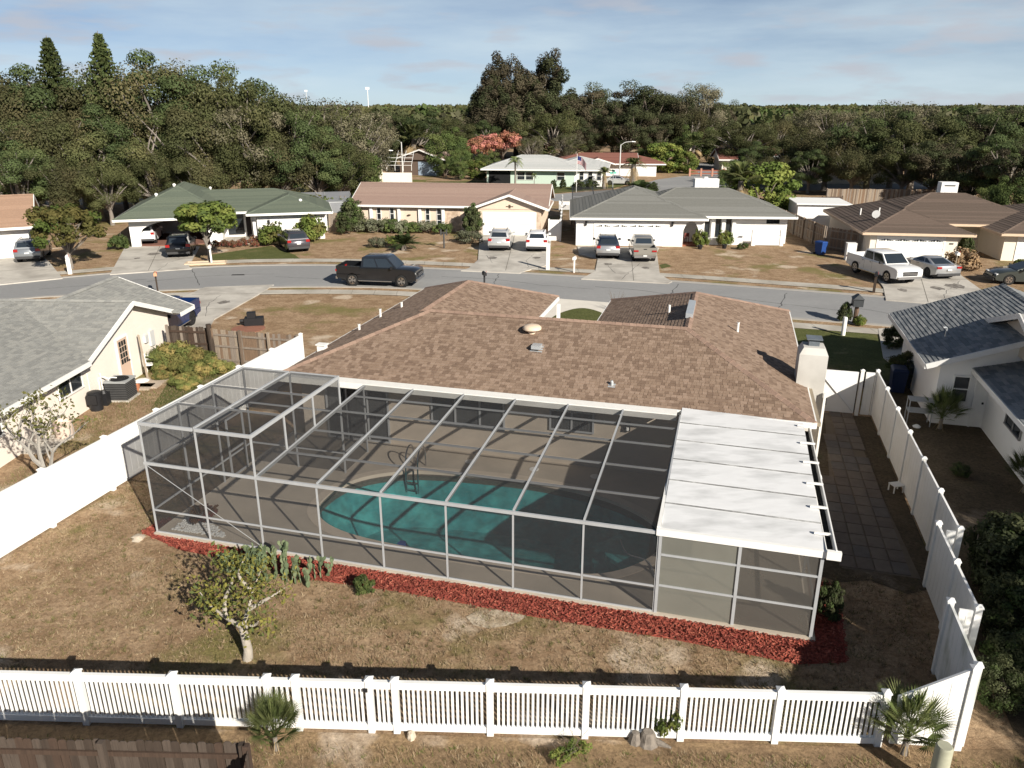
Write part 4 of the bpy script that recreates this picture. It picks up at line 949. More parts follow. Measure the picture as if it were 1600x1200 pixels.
def garage_door(root, o, d, s0, s1, z1, mat, lights=0, arched=False):
    mb = MB(); mb.slab(o, d, s0-.08, s0, 0, z1+.08, .003, .05); mb.slab(o, d, s1, s1+.08, 0, z1+.08, .003, .05); mb.slab(o, d, s0, s1, z1, z1+.08, .003, .05)
    g = mb.build('garage_door', mat, root)
    for k in range(4):
        p = MB(); p.slab(o, d, s0, s1, .02+k*z1/4, (k+1)*z1/4-.015, .003, .03); p.build('panel', mat, g)
    for k in range(lights):
        w = (s1-s0)/lights; c = s0+w*(k+.5); p = MB(); zc = z1*7/8+.02
        if arched:      # fan lights: slanted little panes
            lo = .03 if k % 2 == 0 else .16; hi = .16 if k % 2 == 0 else .03
            for q in range(3):
                a = c-.26+q*.18; h0 = lo+(hi-lo)*q/3; h1 = lo+(hi-lo)*(q+1)/3
                nx, ny = d[1], -d[0]; PT = lambda s, z: (o[0]+d[0]*s+nx*.034, o[1]+d[1]*s+ny*.034, z)
                p.poly([PT(a, zc-.12), PT(a+.15, zc-.12), PT(a+.15, zc-.12+h1), PT(a, zc-.12+h0)])
        else: p.slab(o, d, c-.2, c+.2, zc-.12, zc+.1, .031, .036)
        p.build('door_light', GLASS, g)
    return g
def win(root, o, d, s0, s1, z0, z1, nx=1, nz=2, mat=None, name='window'):
    mat = mat or TRIM; t = MB()
    t.slab(o, d, s0, s1, z1-.05, z1, .003, .06); t.slab(o, d, s0, s1, z0, z0+.05, .003, .08)
    t.slab(o, d, s0, s0+.05, z0+.05, z1-.05, .003, .06); t.slab(o, d, s1-.05, s1, z0+.05, z1-.05, .003, .06)
    for i in range(1, nx): x = s0+(s1-s0)*i/nx; t.slab(o, d, x-.02, x+.02, z0+.05, z1-.05, .003, .05)
    for i in range(1, nz): z = z0+(z1-z0)*i/nz; t.slab(o, d, s0+.05, s1-.05, z-.02, z+.02, .003, .048)
    w = t.build(name, mat, root); g = MB(); g.slab(o, d, s0+.05, s1-.05, z0+.05, z1-.05, .003, .02); g.build('pane', GLASS, w)
    return w
def door(root, o, d, s0, s1, z1, mat, glass=False):
    t = MB(); t.slab(o, d, s0-.07, s0, 0, z1+.07, .003, .06); t.slab(o, d, s1, s1+.07, 0, z1+.07, .003, .06); t.slab(o, d, s0, s1, z1, z1+.07, .003, .06)
    w = t.build('door', TRIM, root); t = MB(); t.slab(o, d, s0, s1, .02, z1-.003, .003, .035); t.build('leaf', mat, w)
    t = MB(); t.slab(o, d, s1-.12, s1-.06, .95, 1.02, .036, .08); t.build('handle', BLACK, w)
    if glass:
        for i in range(3):
            for j in range(4): t = MB(); a = s0+.12+i*(s1-s0-.24)/3; z = .95+j*.26; t.slab(o, d, a+.02, a+(s1-s0-.24)/3-.02, z, z+.22, .036, .04); t.build('pane', GLASS, w)
    return w
def wallbox(root, boxes, mat, name='wall'):
    mb = MB()
    for b in boxes: mb.box(*b)
    return mb.build(name, mat, root)

# --- cream house next door (left); its side wall faces us ----------------------------------------
LN = new_house('house', 'cream stucco house with grey shingle roof left of the pool', (-16.55, 27.4), R(-2.5))
wallbox(LN, [(-14, -.52, -7, 2.0, 0, 2.06), (-14, -.50, 2.0, 9.1, 0, 2.1), (-6.4, -.9, 9.1, 9.9, 0, 2.1)], CREAM)
mb = MB(); mb.poly([(-.505,1.9,2.05),(-.505,9.15,2.05),(-.505,5.55,3.38)]); mb.build('gable_wall', CREAM, LN)
lnW = lambda p: Vector((-16.55+p.x, 27.4+p.y, p.z))
rects = [(-16, -.10, 1.65, 9.45, 2.08, .365, 'x', 'gg'), (-7.2, .22, 5.5, 10.5, 2.12, .38, 'y', 'gg'), (-10.6, -.05, -9, 5.6, 2.06, .265, 'y', 'hg')]
rf = bpy.data.objects.new('roof', None); COL.objects.link(rf); rf.parent = LN; f = MB()
for i, r in enumerate(rects):
    P_, rid, zr = rect_roof(*r)
    for j, P in enumerate(P_):
        q = {(0, 0): 150, (2, 1): 150}.get((i, j), 0)
        if (i, j) == (2, 1): P = P_[1] = [(-.05,-9,2.06),(-.05,1.62,2.06),(-5.325,5.45,zr),(-5.325,-3.7,zr)]
        if (i, j) == (1, 1): P = [(.22,9.0,2.12),(.22,10.5,2.12),(-3.49,10.5,zr),(-3.49,5.6,zr)]
        shingle_plane(rf, P, SH_GREY, .15, True, (.16, .36), .02, q, lnW)
    for p, q in rid: caps(rf, p, q, SH_GREY, .14, .3, each=False)
    if i == 0: fascia_edges(f, P_, [((-.10,1.65,2.08),(-.10,5.55,zr)), ((-.10,9.45,2.08),(-.10,5.55,zr))])
    elif i == 1: fascia_edges(f, [[(.22,9.0,2.12),(.22,10.5,2.12),(-3,10,3)]], [((-7.2,10.5,2.12),(-3.49,10.5,zr)), ((.22,10.5,2.12),(-3.49,10.5,zr))])
    else: fascia_edges(f, P_)
f.build('fascia', TRIM, rf)
oR = (-.50, 0); dR = (0, 1)
door(LN, oR, dR, 4.35, 5.2, 2.05, M('tan_door', (.60, .44, .34), .7, .05), True)
win(LN, (-.52, 0), dR, .0, 1.6, 1.0, 1.9, 2, 1)
win(LN, (-.52, 0), dR, -4.6, -3.2, 1.0, 1.9, 2, 1)
mb = MB(); mb.slab(oR, dR, 6.6, 6.85, 1.3, 1.65, .003, .12); mb.build('electric_meter', M('meter_grey', (.55, .56, .55), .5, .05), LN)
mb = MB(); mb.slab(oR, dR, 7.1, 7.45, 1.0, 1.7, .003, .1); mb.build('breaker_box', MATS['meter_grey'], LN)
# --- things along its wall
def ac_unit(loc, rz, label):
    t = thing('air_conditioner', label, 'air conditioner', loc, rz); m1 = M('ac_metal', (.33, .34, .34), .5, .08)
    mb = MB(); mb.box(-.5, .5, -.5, .5, 0, .06); mb.build('pad', CONC, t)
    mb = MB(); mb.box(-.41, .41, -.41, .41, .06, .80); mb.build('core', DARK, t)
    for k in range(9):
        mb = MB(); z = .1+k*.076
        for s0 in (0, 1):
            for q in (-1, 1):
                if s0: mb.box(-.43, .43, q*.43-.006, q*.43+.006, z, z+.045)
                else: mb.box(q*.43-.006, q*.43+.006, -.43, .43, z, z+.045)
        mb.build('louvre', M('ac_dark', (.07, .07, .07), .6, .1), t)
    mb = MB(); mb.box(-.46, .46, -.46, .46, .80, .86); tp = mb.build('top', m1, t)
    for r in (.12, .2, .28, .36): mb = MB(); mb.tube([(r*math.cos(a), r*math.sin(a), .875) for a in np.linspace(0, 2*math.pi, 25)], .008, 4); mb.build('guard_ring', BLACK, tp)
    mb = MB(); mb.lathe([(.37, .861), (.37, .864)], 24); mb.build('fan_opening', DARK, tp)
ac_unit(G(192, 622), R(-2), 'grey air conditioner condenser on its pad by the cream wall')
mb = MB(); mb.tube([(0,0,0),(0,0,.75),(0,0,.78)], [.24,.27,.2], 14); mb.box(-.2, .2, -.3, -.22, .3, .7)
tag(mb.build('filter_tank', BLACK, None, 40, G(152, 640)), 'round black plastic tank against the cream wall', 'tank')
mb = MB(); mb.box(-.17, .17, -.17, .17, 0, .5); mb.lathe([(.15, .5), (.1, .62)], 10)
tag(mb.build('pump_housing', BLACK, None, None, G(165, 632)), 'small black pump housing beside the round black tank', 'pump')
mb = MB()
for p in [[(0,0,0),(0,0,.9),(.2,.1,1.0),(.5,.3,.7)], [(.1,0,0),(.1,0,1.2)], [(.35,.1,.2),(.35,.1,.9),(.6,.3,.9)]]: mb.tube(smooth_line(p, 4), .025, 6)
tag(mb.build('water_pipes', TRIM, None, 40, G(160, 626)), 'thin white water pipes rising between tank and wall', 'pipe')
mb = MB(); mb.lathe([(.30, 0), (.33, .5), (.35, .62), (.31, .62), (.29, .5), (.05, .45)], 18)
tag(mb.build('planter_pot', M('clay', (.62, .50, .42), .9, .1), None, 40, G(102, 683)), 'large pale round planter pot by the cream wall', 'pot')
for i in range(8):
    mb = MB(); mb.box(-.45, .45, -.1, .1, 0, .05); p = G(52, 708).lerp(G(96, 684), i/7)
    tag(mb.build('stepping_stone', CONC, None, None, p, R(-8+random.uniform(-4, 4))), 'narrow concrete stepping stone in a row along the cream house', 'stepping stone', 'stepping stones along the cream house')
for (px, py, sx, sy) in ((236, 600, .5, .6), (222, 606, .45, .35)):
    mb = MB(); mb.box(-sx, sx, -sy, sy, 0, .09); tag(mb.build('patio_slab', M('slab_tan', (.42, .35, .28), .9, .15), None, None, G(px, py), R(-5+px % 7)), 'weathered tan concrete slab lying by the cream house door', 'slab', 'loose slabs by the cream house door')
mb = MB(); mb.beam((0, 0, 0), (-.35, .5, 1.9), .09, .04); tag(mb.build('leaning_plank', WOODS[3], None, None, G(231, 592)), 'long pale plank leaning against the cream wall', 'plank')
ck = thing('wooden_chair', 'weathered white wooden chair standing among yard clutter', 'chair', G(238, 583), R(20))
for x in (-.22, .22):
    for y in (-.2, .2): mb = MB(); mb.box(x-.025, x+.025, y-.025, y+.025, 0, .9 if y > 0 else .43); mb.build('leg', TRIM, ck)
mb = MB(); mb.box(-.25, .25, -.24, .17, .43, .47); mb.build('seat', TRIM, ck)
for z in (.62, .8): mb = MB(); mb.box(-.19, .19, .19, .215, z-.04, z+.04); mb.build('back_slat', TRIM, ck)
mb = MB(); mb.lathe([(.1, 0), (.16, .26), (.13, .26), (.08, .1)], 12); tag(mb.build('clay_pot', M('terracotta', (.42, .17, .09), .9, .1), None, 40, G(214, 610)), 'small terracotta pot beside the air conditioner', 'pot')
mb = MB(); mb.lathe([(.3, 0), (.32, .1), (.2, .16)], 14); tag(mb.build('white_basin', TRIM, None, 40, G(222, 598)), 'round white basin lying by the cream house door', 'basin')

# --- slate roofed white house next door (right) ---------------------------------------------------
RN = thing('house', 'white house with slate grey roof right of the side path', 'house', O, ANG)
wallbox(RN, [(23.0, 34, 14.9, 21.4, 0, 2.45), (24.75, 36, 6.0, 14.9, 0, 2.3)], WSTUC)
mb = MB(); mb.poly([(23.0,14.895,2.45),(30.4,14.895,2.45),(26.7,14.895,3.85)]); mb.build('gable_wall', WSTUC, RN)
rnW = lambda p: W(p.x, p.y, p.z)
rf = bpy.data.objects.new('roof', None); COL.objects.link(rf); rf.parent = RN; f = MB()
P1, rid1, z1 = rect_roof(22.35, 31.0, 14.25, 22.0, 2.52, .37, 'y', 'gg')
P2 = [[(24.1,15.6,2.32),(24.1,5.5,2.32),(28.6,5.5,3.5),(28.6,15.6,3.5)]]
P3 = [[(25.0,9.0,2.95),(37,9.0,2.95),(37,14.3,4.6),(25.0,14.3,4.6)], [(37,19.6,2.95),(25.0,19.6,2.95),(25.0,14.3,4.6),(37,14.3,4.6)]]
for j, P in enumerate(P1): shingle_plane(rf, P, SH_BLUE, .15, True, (.25, .5), .022, 200 if j == 0 else 0, rnW)
shingle_plane(rf, P2[0], SH_BLUE, .15, True, (.25, .5), .022, 100, rnW)
for P in P3: shingle_plane(rf, P, mat_set('pale_slate', [(.36, .36, .34), (.31, .31, .30), (.40, .395, .37)]), .2, True, (.3, .6), .024)
for p, q in rid1: caps(rf, p, q, SH_BLUE, .14, .3, each=False)
fascia_edges(f, P1, [((22.35,14.25,2.52),(26.675,14.25,z1)), ((31,14.25,2.52),(26.675,14.25,z1))]); fascia_edges(f, P2, [((24.1,15.6,2.32),(28.6,15.6,3.5))]); fascia_edges(f, P3, [((25,9,2.95),(25,14.3,4.6)), ((25,19.6,2.95),(25,14.3,4.6))])
f.build('fascia', M('aged_trim', (.62, .62, .61), .6, .06), rf)
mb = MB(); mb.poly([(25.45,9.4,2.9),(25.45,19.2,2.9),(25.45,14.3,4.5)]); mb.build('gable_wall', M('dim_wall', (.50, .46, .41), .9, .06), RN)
win(RN, (24.75, 0), (0, -1), -12.6, -11.0, 1.1, 2.0, 2, 1, M('bronze_frame', (.30, .29, .28), .5, .1))
win(RN, (0, 14.9), (1, 0), 23.5, 24.1, .95, 2.0, 1, 2); door(RN, (0, 14.9), (1, 0), 24.35, 24.72, 2.05, TRIM)
mb = MB(); mb.tube(smooth_line([(23.4,16.6,3.0),(23.4,16.6,3.35),(23.25,16.5,3.38)], 3), .03, 6); mb.build('vent_pipe', MATS['galvanised'], RN)

# --- across the street ---------------------------------------------------------------------------
# A: orange roof at the left edge
A = new_house('house', 'white house with orange shingle roof at the street bend', (-38.1, 62.7), R(27))
wallbox(A, [(-14, -.5, 0, 8.5, 0, 2.4)], WSTUC)
add_roof(A, [(-16, .1, -.8, 9.4, 2.5, .39, 'x', 'gg'), (-11, -2.4, -1.1, 4.5, 2.53, .33, 'y', 'gg')], SH_ORANGE)
garage_door(A, (0, 0), (1, 0), -6.4, -1.6, 2.1, TRIM)
mb = MB(); mb.box(-2.0, -1.6, 5.5, 5.9, 3.9, 4.3); mb.build('roof_vent', TRIM, A)
# B: green roof with arched carport
B = new_house('house', 'white house with green shingle roof and arched carport', (-32.6, 66.9), R(15))
wallbox(B, [(0, .45, 0, 7.2, 0, 2.4), (6.9, 7.4, .2, 7.2, 0, 2.4), (.45, 6.9, 7.0, 7.2, 0, 2.4), (7.4, 15.8, 3.2, 11, 0, 2.4), (10.4, 16.2, .6, 7, 0, 2.4), (0, 7.4, 7.2, 12, 0, 2.4)], WSTUC)
mb = MB(); z0a, zc = 0., 1.75                                              # carport arch: flat ellipse cut from the front wall
N = 18; arch = [(.75+5.6*i/N, 1.0+1.15*math.sin(math.pi*i/N)**.45) for i in range(N+1)]
for i in range(N):
    (xa, za), (xb, zb) = arch[i], arch[i+1]
    mb.poly([(xa,.0,za),(xb,.0,zb),(xb,.0,2.42),(xa,.0,2.42)]); mb.poly([(xa,.0,za),(xa,.3,za),(xb,.3,zb),(xb,.0,zb)]); mb.poly([(xb,.3,zb),(xa,.3,za),(xa,.3,2.42),(xb,.3,2.42)])
for (xa, xb) in ((.452, .75), (6.35, 6.898)): mb.box(xa, xb, .001, .3, 0, 2.42)
mb.build('arch_wall', WSTUC, B)
mb = MB(); mb.box(.46, 6.89, .1, 7.0, 0, .09); mb.build('carport_floor', M('brick_floor', (.20, .10, .075), .9, .2, 4), B)
rfB = add_roof(B, [(-1.0, 8.6, -.9, 13, 2.46, .46, 'y', 'hh'), (4, 16.9, 2.3, 12.2, 2.44, .30, 'x', 'gh'), (9.6, 17.0, -.1, 9, 2.5, .32, 'y', 'hh')], SH_GREEN)
for (x, y, z, r) in ((1.7, 5.2, 3.75, .16), (3.0, 7.6, 4.35, .16), (5.9, 10.2, 3.75, .13), (14.3, 2.2, 3.2, .16)):
    mb = MB(); mb.lathe([(r*.6, -.2), (r*.7, .05), (r, .08), (r*.9, .18), (r*.4, .24)], 12, (x, y, z)); mb.build('roof_vent', TRIM, B, 50)
door(B, (0, 3.2), (1, 0), 9.3, 9.75, 2.1, M('dark_door', (.03, .02, .018), .6, .1)); win(B, (0, 3.2), (1, 0), 7.7, 9.1, .3, 2.1, 2, 3, BLACK)
mb = MB(); mb.box(10.0, 10.35, 1.0, 3.1, 0, 2.4); mb.build('porch_pier', WSTUC, B)
mb = MB(); mb.box(7.2, 11.4, -.9, 3.19, 0, .1); mb.build('porch_slab', SIDEW, B)
mb = MB(); mb.slab((0, .6), (1, 0), 11.3, 11.5, 1.5, 1.85, .003, .14); mb.build('wall_lamp', BLACK, B)
cgB = thing('pool_cage', 'low grey screened pool cage behind the green roof house', 'pool cage', (-18.2, 78.0, 0), R(15))
for x in (-2.6, 0, 2.6):
    mb = MB(); mb.beam((x, 0, 0), (x, 0, 2.5), .07, .07); mb.beam((x, 0, 2.5), (x, 6, 2.9), .07, .1); mb.build('frame', ALU, cgB)
for x in (-2.6, 0): mb = MB(); mb.poly([(x+.04,0,2.52),(x+2.56,0,2.52),(x+2.56,6,2.92),(x+.04,6,2.92)]); mb.poly([(x+.04,0,0.1),(x+2.56,0,.1),(x+2.56,0,2.5),(x+.04,0,2.5)]); mb.build('screen', M_see('pale_screen', (.30, .31, .33), .75), cgB)
mb = MB(); mb.beam((-2.6, 0, 2.5), (2.6, 0, 2.5), .07, .1); mb.beam((2.6, 0, 1.1), (-2.6, 0, 1.1), .06, .06); mb.build('rail', ALU, cgB)
# C: tan house with stone and two car garage
C_ = new_house('house', 'tan house with pinkish brown roof and white two car garage', (-15.3, 76.6), R(-6.5))
CTAN = M('tan_stucco', (.66, .54, .43), .9, .05, 2, bump=.15); STONE = M('stone_veneer', (.55, .43, .33), .9, .25, 3, bump=.5, bscale=6, col2=(.40, .30, .22), mix_scale=2.5)
wallbox(C_, [(.3, 12.4, .2, 7.8, 0, 2.4), (12.4, 18.3, -1.6, 7.8, 0, 2.4)], CTAN)
add_roof(C_, [(-.4, 18.9, -.3, 8.6, 2.5, .375, 'x', 'gg'), (11.7, 19.0, -2.1, 4.6, 2.53, .35, 'y', 'gg')], SH_PINK, wallmat=CTAN)
garage_door(C_, (0, -1.6), (1, 0), 12.9, 17.8, 2.1, TRIM)
mb = MB(); mb.slab((0, -1.6), (1, 0), 17.87, 18.28, 0, 2.3, .003, .06); mb.build('stone_pier', STONE, C_)
mb = MB(); mb.slab((0, .2), (1, 0), 8.6, 10.4, 0, 2.3, .003, .05); mb.build('stone_panel', STONE, C_)
for s in (2.2, 3.5, 7.0, 8.1): win(C_, (0, .2), (1, 0), s, s+.45, .5, 2.2, 1, 3)
for s in (1.55, 4.3, 6.35, 8.62): mb = MB(); mb.slab((0, .2), (1, 0), s, s+.28, 0, 2.32, .05, .22); mb.build('pilaster', TRIM, C_)
door(C_, (0, .2), (1, 0), 10.9, 11.8, 2.05, DARK)
mb = MB(); mb.lathe([(.16, 0), (.2, .04), (.08, .1)], 9, (5.4, .17, 1.5)); mb.build('wall_ornament', M('bronze', (.12, .09, .06), .5, .2), C_)
mb = MB(); mb.slab((0, -1.6), (1, 0), 15.0, 15.7, 2.62, 2.72, .01, .05); mb.slab((0, -1.6), (1, 0), 15.25, 15.45, 2.5, 2.85, .01, .05); mb.build('gable_ornament', MATS['bronze'], C_)
mb = MB(); mb.box(15.2, 15.6, 3.6, 4.1, 3.5, 3.85); mb.grid([(15.0,4.5,3.5),(15.8,4.5,3.5),(15.4,4.45,4.1)], [(0,1,2)]); mb.build('dutch_gable_vent', M('brown_louvre', (.18, .09, .06), .8, .1), C_)
# D: white house with charcoal roof, arch entry
D = new_house('house', 'white house with charcoal hip roof and arched entry', (5.55, 67.9), R(-4))
wallbox(D, [(0, 9.0, 0, 8, 0, 2.35), (9.0, 10.6, 2.2, 8, 0, 2.35), (10.6, 18.4, 2.2, 11, 0, 2.4)], WSTUC)
add_roof(D, [(-.55, 11.1, -.5, 12.5, 2.45, .345, 'y', 'hh'), (4, 19.0, 1.4, 11.6, 2.42, .37, 'x', 'hh')], SH_DGREY)
garage_door(D, (0, 0), (1, 0), 1.6, 7.4, 2.0, TRIM, 8, True)
mb = MB(); arch = [(9.15+1.3*i/12, 1.35+.85*math.sin(math.pi*i/12)**.7) for i in range(13)]
for i in range(12):
    (xa, za), (xb, zb) = arch[i], arch[i+1]
    mb.poly([(xa,0,za),(xb,0,zb),(xb,0,2.4),(xa,0,2.4)]); mb.poly([(xa,0,za),(xa,.25,za),(xb,.25,zb),(xb,0,zb)])
mb.box(9.0, 9.15, .001, .25, 0, 2.4); mb.box(10.45, 10.9, .001, .25, 0, 2.4); mb.build('arch_wall', WSTUC, D)
mb = MB(); mb.box(10.75, 10.88, .251, 2.19, 0, 2.4); mb.build('added_porch_wall', WSTUC, D)  # side wall added to keep light out of the porch
mb = MB(); mb.box(9.0, 10.9, .3, 2.19, 0, .1); mb.build('porch_floor', M('red_tile', (.30, .11, .065), .7, .15, 5), D)
for s in (11.3, 12.25, 13.15): win(D, (0, 2.2), (1, 0), s, s+.42, .55, 2.15, 1, 3, BLACK)
for s in (10.9, 11.85, 12.75, 13.65): mb = MB(); mb.slab((0, 2.2), (1, 0), s, s+.3, 0, 2.35, .003, .25); mb.build('pilaster', TRIM, D)
win(D, (0, 2.2), (1, 0), 16.6, 17.7, 1.75, 2.15, 2, 1, BLACK)
mb = MB(); mb.box(10.9, 14.5, 1.2, 1.7, 0, .55); mb.build('planter_wall', WSTUC, D)
mb = MB(); mb.box(15.2, 15.5, .9, 1.2, 0, 1.35); mb.box(17.6, 17.9, .9, 1.2, 0, 1.35); mb.box(15.5, 17.6, .95, 1.15, .05, .9); mb.build('courtyard_wall', WSTUC, D)
for s in (.75, 8.1): mb = MB(); mb.slab((0, 0), (1, 0), s, s+.16, 1.75, 2.1, .003, .16); mb.build('wall_lamp', BLACK, D)
mb = MB(); mb.box(11.0, 13.2, 7.4, 8.6, 2.6, 5.05); mb.box(11.9, 12.2, 7.8, 8.1, 5.05, 5.2); mb.build('chimney', WSTUC, D)
cgD = thing('pool_cage', 'dark screened enclosure behind the charcoal hip roof', 'pool cage', (6.1, 80.5, 0), R(-4))
for x in (0, 2.2, 4.4):
    mb = MB(); mb.beam((x, 0, 0), (x, 0, 2.8), .08, .08); mb.beam((x, 0, 2.8), (x, 8, 3.0), .08, .08); mb.build('frame', BLACK, cgD)
for x in (0, 2.2): mb = MB(); mb.poly([(x+.05,0,.1),(x+2.15,0,.1),(x+2.15,0,2.75),(x+.05,0,2.75)]); mb.poly([(x+.05,0,2.82),(x+2.15,0,2.82),(x+2.15,8,3.02),(x+.05,8,3.02)]); mb.build('screen', SCREEN, cgD)
# E: brown roofed cream house with forward wings
Eh = new_house('house', 'cream house with dark brown hip roofs and square chimney', (28.1, 61.3), R(-9))
ECR = M('ivory_stucco', (.74, .68, .58), .9, .05, 1.5, bump=.15)
wallbox(Eh, [(0, 6.4, 0, 14, 0, 2.2), (6.4, 16, 6, 14, 0, 2.25), (10.2, 20, 1.2, 13, 0, 2.2)], ECR)
add_roof(Eh, [(-.8, 7.4, -.55, 13.5, 2.2, .34, 'y', 'hh'), (1.6, 15.4, 4.3, 15.2, 2.35, .35, 'x', 'hh'), (9.6, 21, .5, 14, 2.2, .27, 'y', 'hh')], SH_BROWN, trim=M('tan_trim', (.62, .47, .34), .7, .06))
garage_door(Eh, (0, 0), (1, 0), .55, 5.4, 1.85, TRIM, 8, True)
garage_door(Eh, (0, 1.2), (1, 0), 11.2, 16, 2.0, TRIM)
mb = MB(); mb.box(8.4, 9.8, 11.2, 12.2, 3.2, 5.05); mb.build('chimney', WSTUC, Eh)
mb = MB(); mb.slab((0, 11.2), (1, 0), 8.65, 9.55, 4.72, 4.82, .003, .01); mb.build('chimney_slot', DARK, Eh)
mb = MB(); mb.slab((0, 0), (1, 0), 5.8, 6.1, 1.35, 1.45, .003, .03); mb.build('house_number', BLACK, Eh)
mb = MB(); mb.lathe([(.03, 0), (.3, .1), (.32, .13)], 14, (0, 0, 0)); ds = mb.build('satellite_dish', TRIM, Eh, 40, (1.0, 3.0, 3.15)); ds.rotation_euler = (R(70), 0, R(-30))
mb = MB(); mb.beam((1.0, 3.05, 2.7), (1.0, 3.05, 3.15), .05, .05); mb.build('dish_mast', TRIM, Eh)
for (x, y, z) in ((.6, 6.2, 3.0), (1.8, 5.2, 3.2)): mb = MB(); mb.tube([(x,y,z-.3),(x,y,z+.25)], .06, 6); mb.build('vent_pipe', TRIM, Eh)
sh = thing('shed', 'small white flat roofed shed behind the brown roof house', 'shed', (27.6, 76.5, 0), R(-9))
mb = MB(); mb.box(0, 4.6, 0, 5, 0, 2.5); mb.build('wall', WSTUC, sh); mb = MB(); mb.box(-.2, 4.9, -.3, 5.2, 2.5, 2.62); mb.build('roof', M('white_membrane', (.8, .8, .78), .6, .05), sh)
mb = MB(); mb.slab((0, 0), (1, 0), 3.0, 3.9, .1, 2.0, .003, .04); mb.build('door', TRIM, sh)
# far: mint house, red roofs, dark gabled house, cage with cream wall
MINT = M('mint_stucco', (.48, .58, .50), .9, .04)
Mh = new_house('house', 'mint green house with pale hip roof on the corner lot', (-3.8, 121.5), R(-8))
wallbox(Mh, [(0, 13.2, 0, 9, 0, 2.5), (13.2, 17.5, 3.5, 14, 0, 2.5)], MINT); wallbox(Mh, [(13.205, 17.52, .6, 3.49, 0, 2.48)], WSTUC)
add_roof(Mh, [(-.8, 14.2, -.9, 10, 2.5, .32, 'x', 'hh'), (8.5, 18.2, .1, 15, 2.45, .28, 'y', 'hh')], SH_WHITE)
mb = MB(); mb.slab((0, 0), (1, 0), .3, 3.6, .3, 2.3, .003, .02); mb.build('screened_porch', DARK, Mh)
for s in (4.6, 5.9, 10.6): win(Mh, (0, 0), (1, 0), s, s+1.2, .9, 2.1, 1, 2)
for s in (13.9, 15.2, 16.5): win(Mh, (0, .6), (1, 0), s, s+.7, .9, 2.2, 1, 2)
Rh = new_house('house', 'white house with long red shingle roof behind mint house', (7.2, 139), R(-5))
wallbox(Rh, [(0, 17.5, 0, 9, 0, 2.1)], WSTUC); add_roof(Rh, [(-.8, 14.5, -1, 10, 2.15, .26, 'x', 'hg'), (11.5, 19, -.4, 9.4, 2.1, .24, 'x', 'gh'), (4.5, 10.5, -2.5, 5, 2.18, .30, 'y', 'gg')], SH_RED)
garage_door(Rh, (0, 0), (1, 0), 11.5, 16, 1.95, TRIM)
R2 = new_house('house', 'small house with red brown roof half hidden by round trees', (38.5, 148), R(-5))
wallbox(R2, [(0, 14, 0, 9, 0, 2.1)], ECR); add_roof(R2, [(-.8, 15, -1, 10, 2.2, .30, 'x', 'gg')], SH_RED)
for s in (2, 6, 10): win(R2, (0, 0), (1, 0), s, s+1.4, .7, 1.8, 2, 1)
Gh = new_house('house', 'dark brown gabled house shaded by trees', (-19.6, 141), R(-18))
GBR = M('brown_siding', (.13, .095, .075), .9, .1); wallbox(Gh, [(0, 8, 0, 10, 0, 2.6)], GBR)
add_roof(Gh, [(-.8, 9, -.8, 10.8, 2.7, .34, 'y', 'gg')], SH_PINK, wallmat=GBR); garage_door(Gh, (0, 0), (1, 0), 3.6, 7.6, 2.2, M('blue_door', (.30, .38, .47), .7, .1))
cgF = thing('pool_cage', 'white framed screen cage on a cream wall far behind', 'pool cage', (-20.8, 125.5, 0), R(-4))
mb = MB(); mb.box(0, 5.2, 0, .2, 0, 1.6); mb.build('wall', CREAM, cgF)
for x in (0, 1.3, 2.6, 3.9, 5.2): mb = MB(); mb.beam((x, .1, 1.9), (x, .1, 2.7), .06, .06); mb.beam((x, .1, 2.7), (x-1.2, 9, 4.4), .06, .06); mb.build('frame', TRIM, cgF)
for k in (.0, .25, .5, .75): mb = MB(); mb.beam((-1.2*k, .1+8.9*k, 2.7+1.7*k), (5.2-1.2*k, .1+8.9*k, 2.7+1.7*k), .05, .05); mb.build('purlin', TRIM, cgF)
H8 = new_house('house', 'white building glimpsed between oaks at the left edge', (-72, 116), R(20)); wallbox(H8, [(0, 18, 0, 8, 0, 7)], WSTUC); add_roof(H8, [(-.8, 18.8, -.8, 8.8, 7, .3, 'x', 'hh')], SH_WHITE)
for nm, lb, x, y, w, rz in (('house', 'long pale roofed building seen under the oak canopy', 38, 123, 22, 4), ('house', 'pale building glimpsed through trees beyond the red roofs', 44, 205, 12, 0)):
    h9 = new_house(nm, lb, (x, y), R(rz)); wallbox(h9, [(0, w, 0, 8, 0, 3)], ECR); add_roof(h9, [(-.6, w+.6, -.8, 8.8, 3, .2, 'x', 'gg')], SH_WHITE)
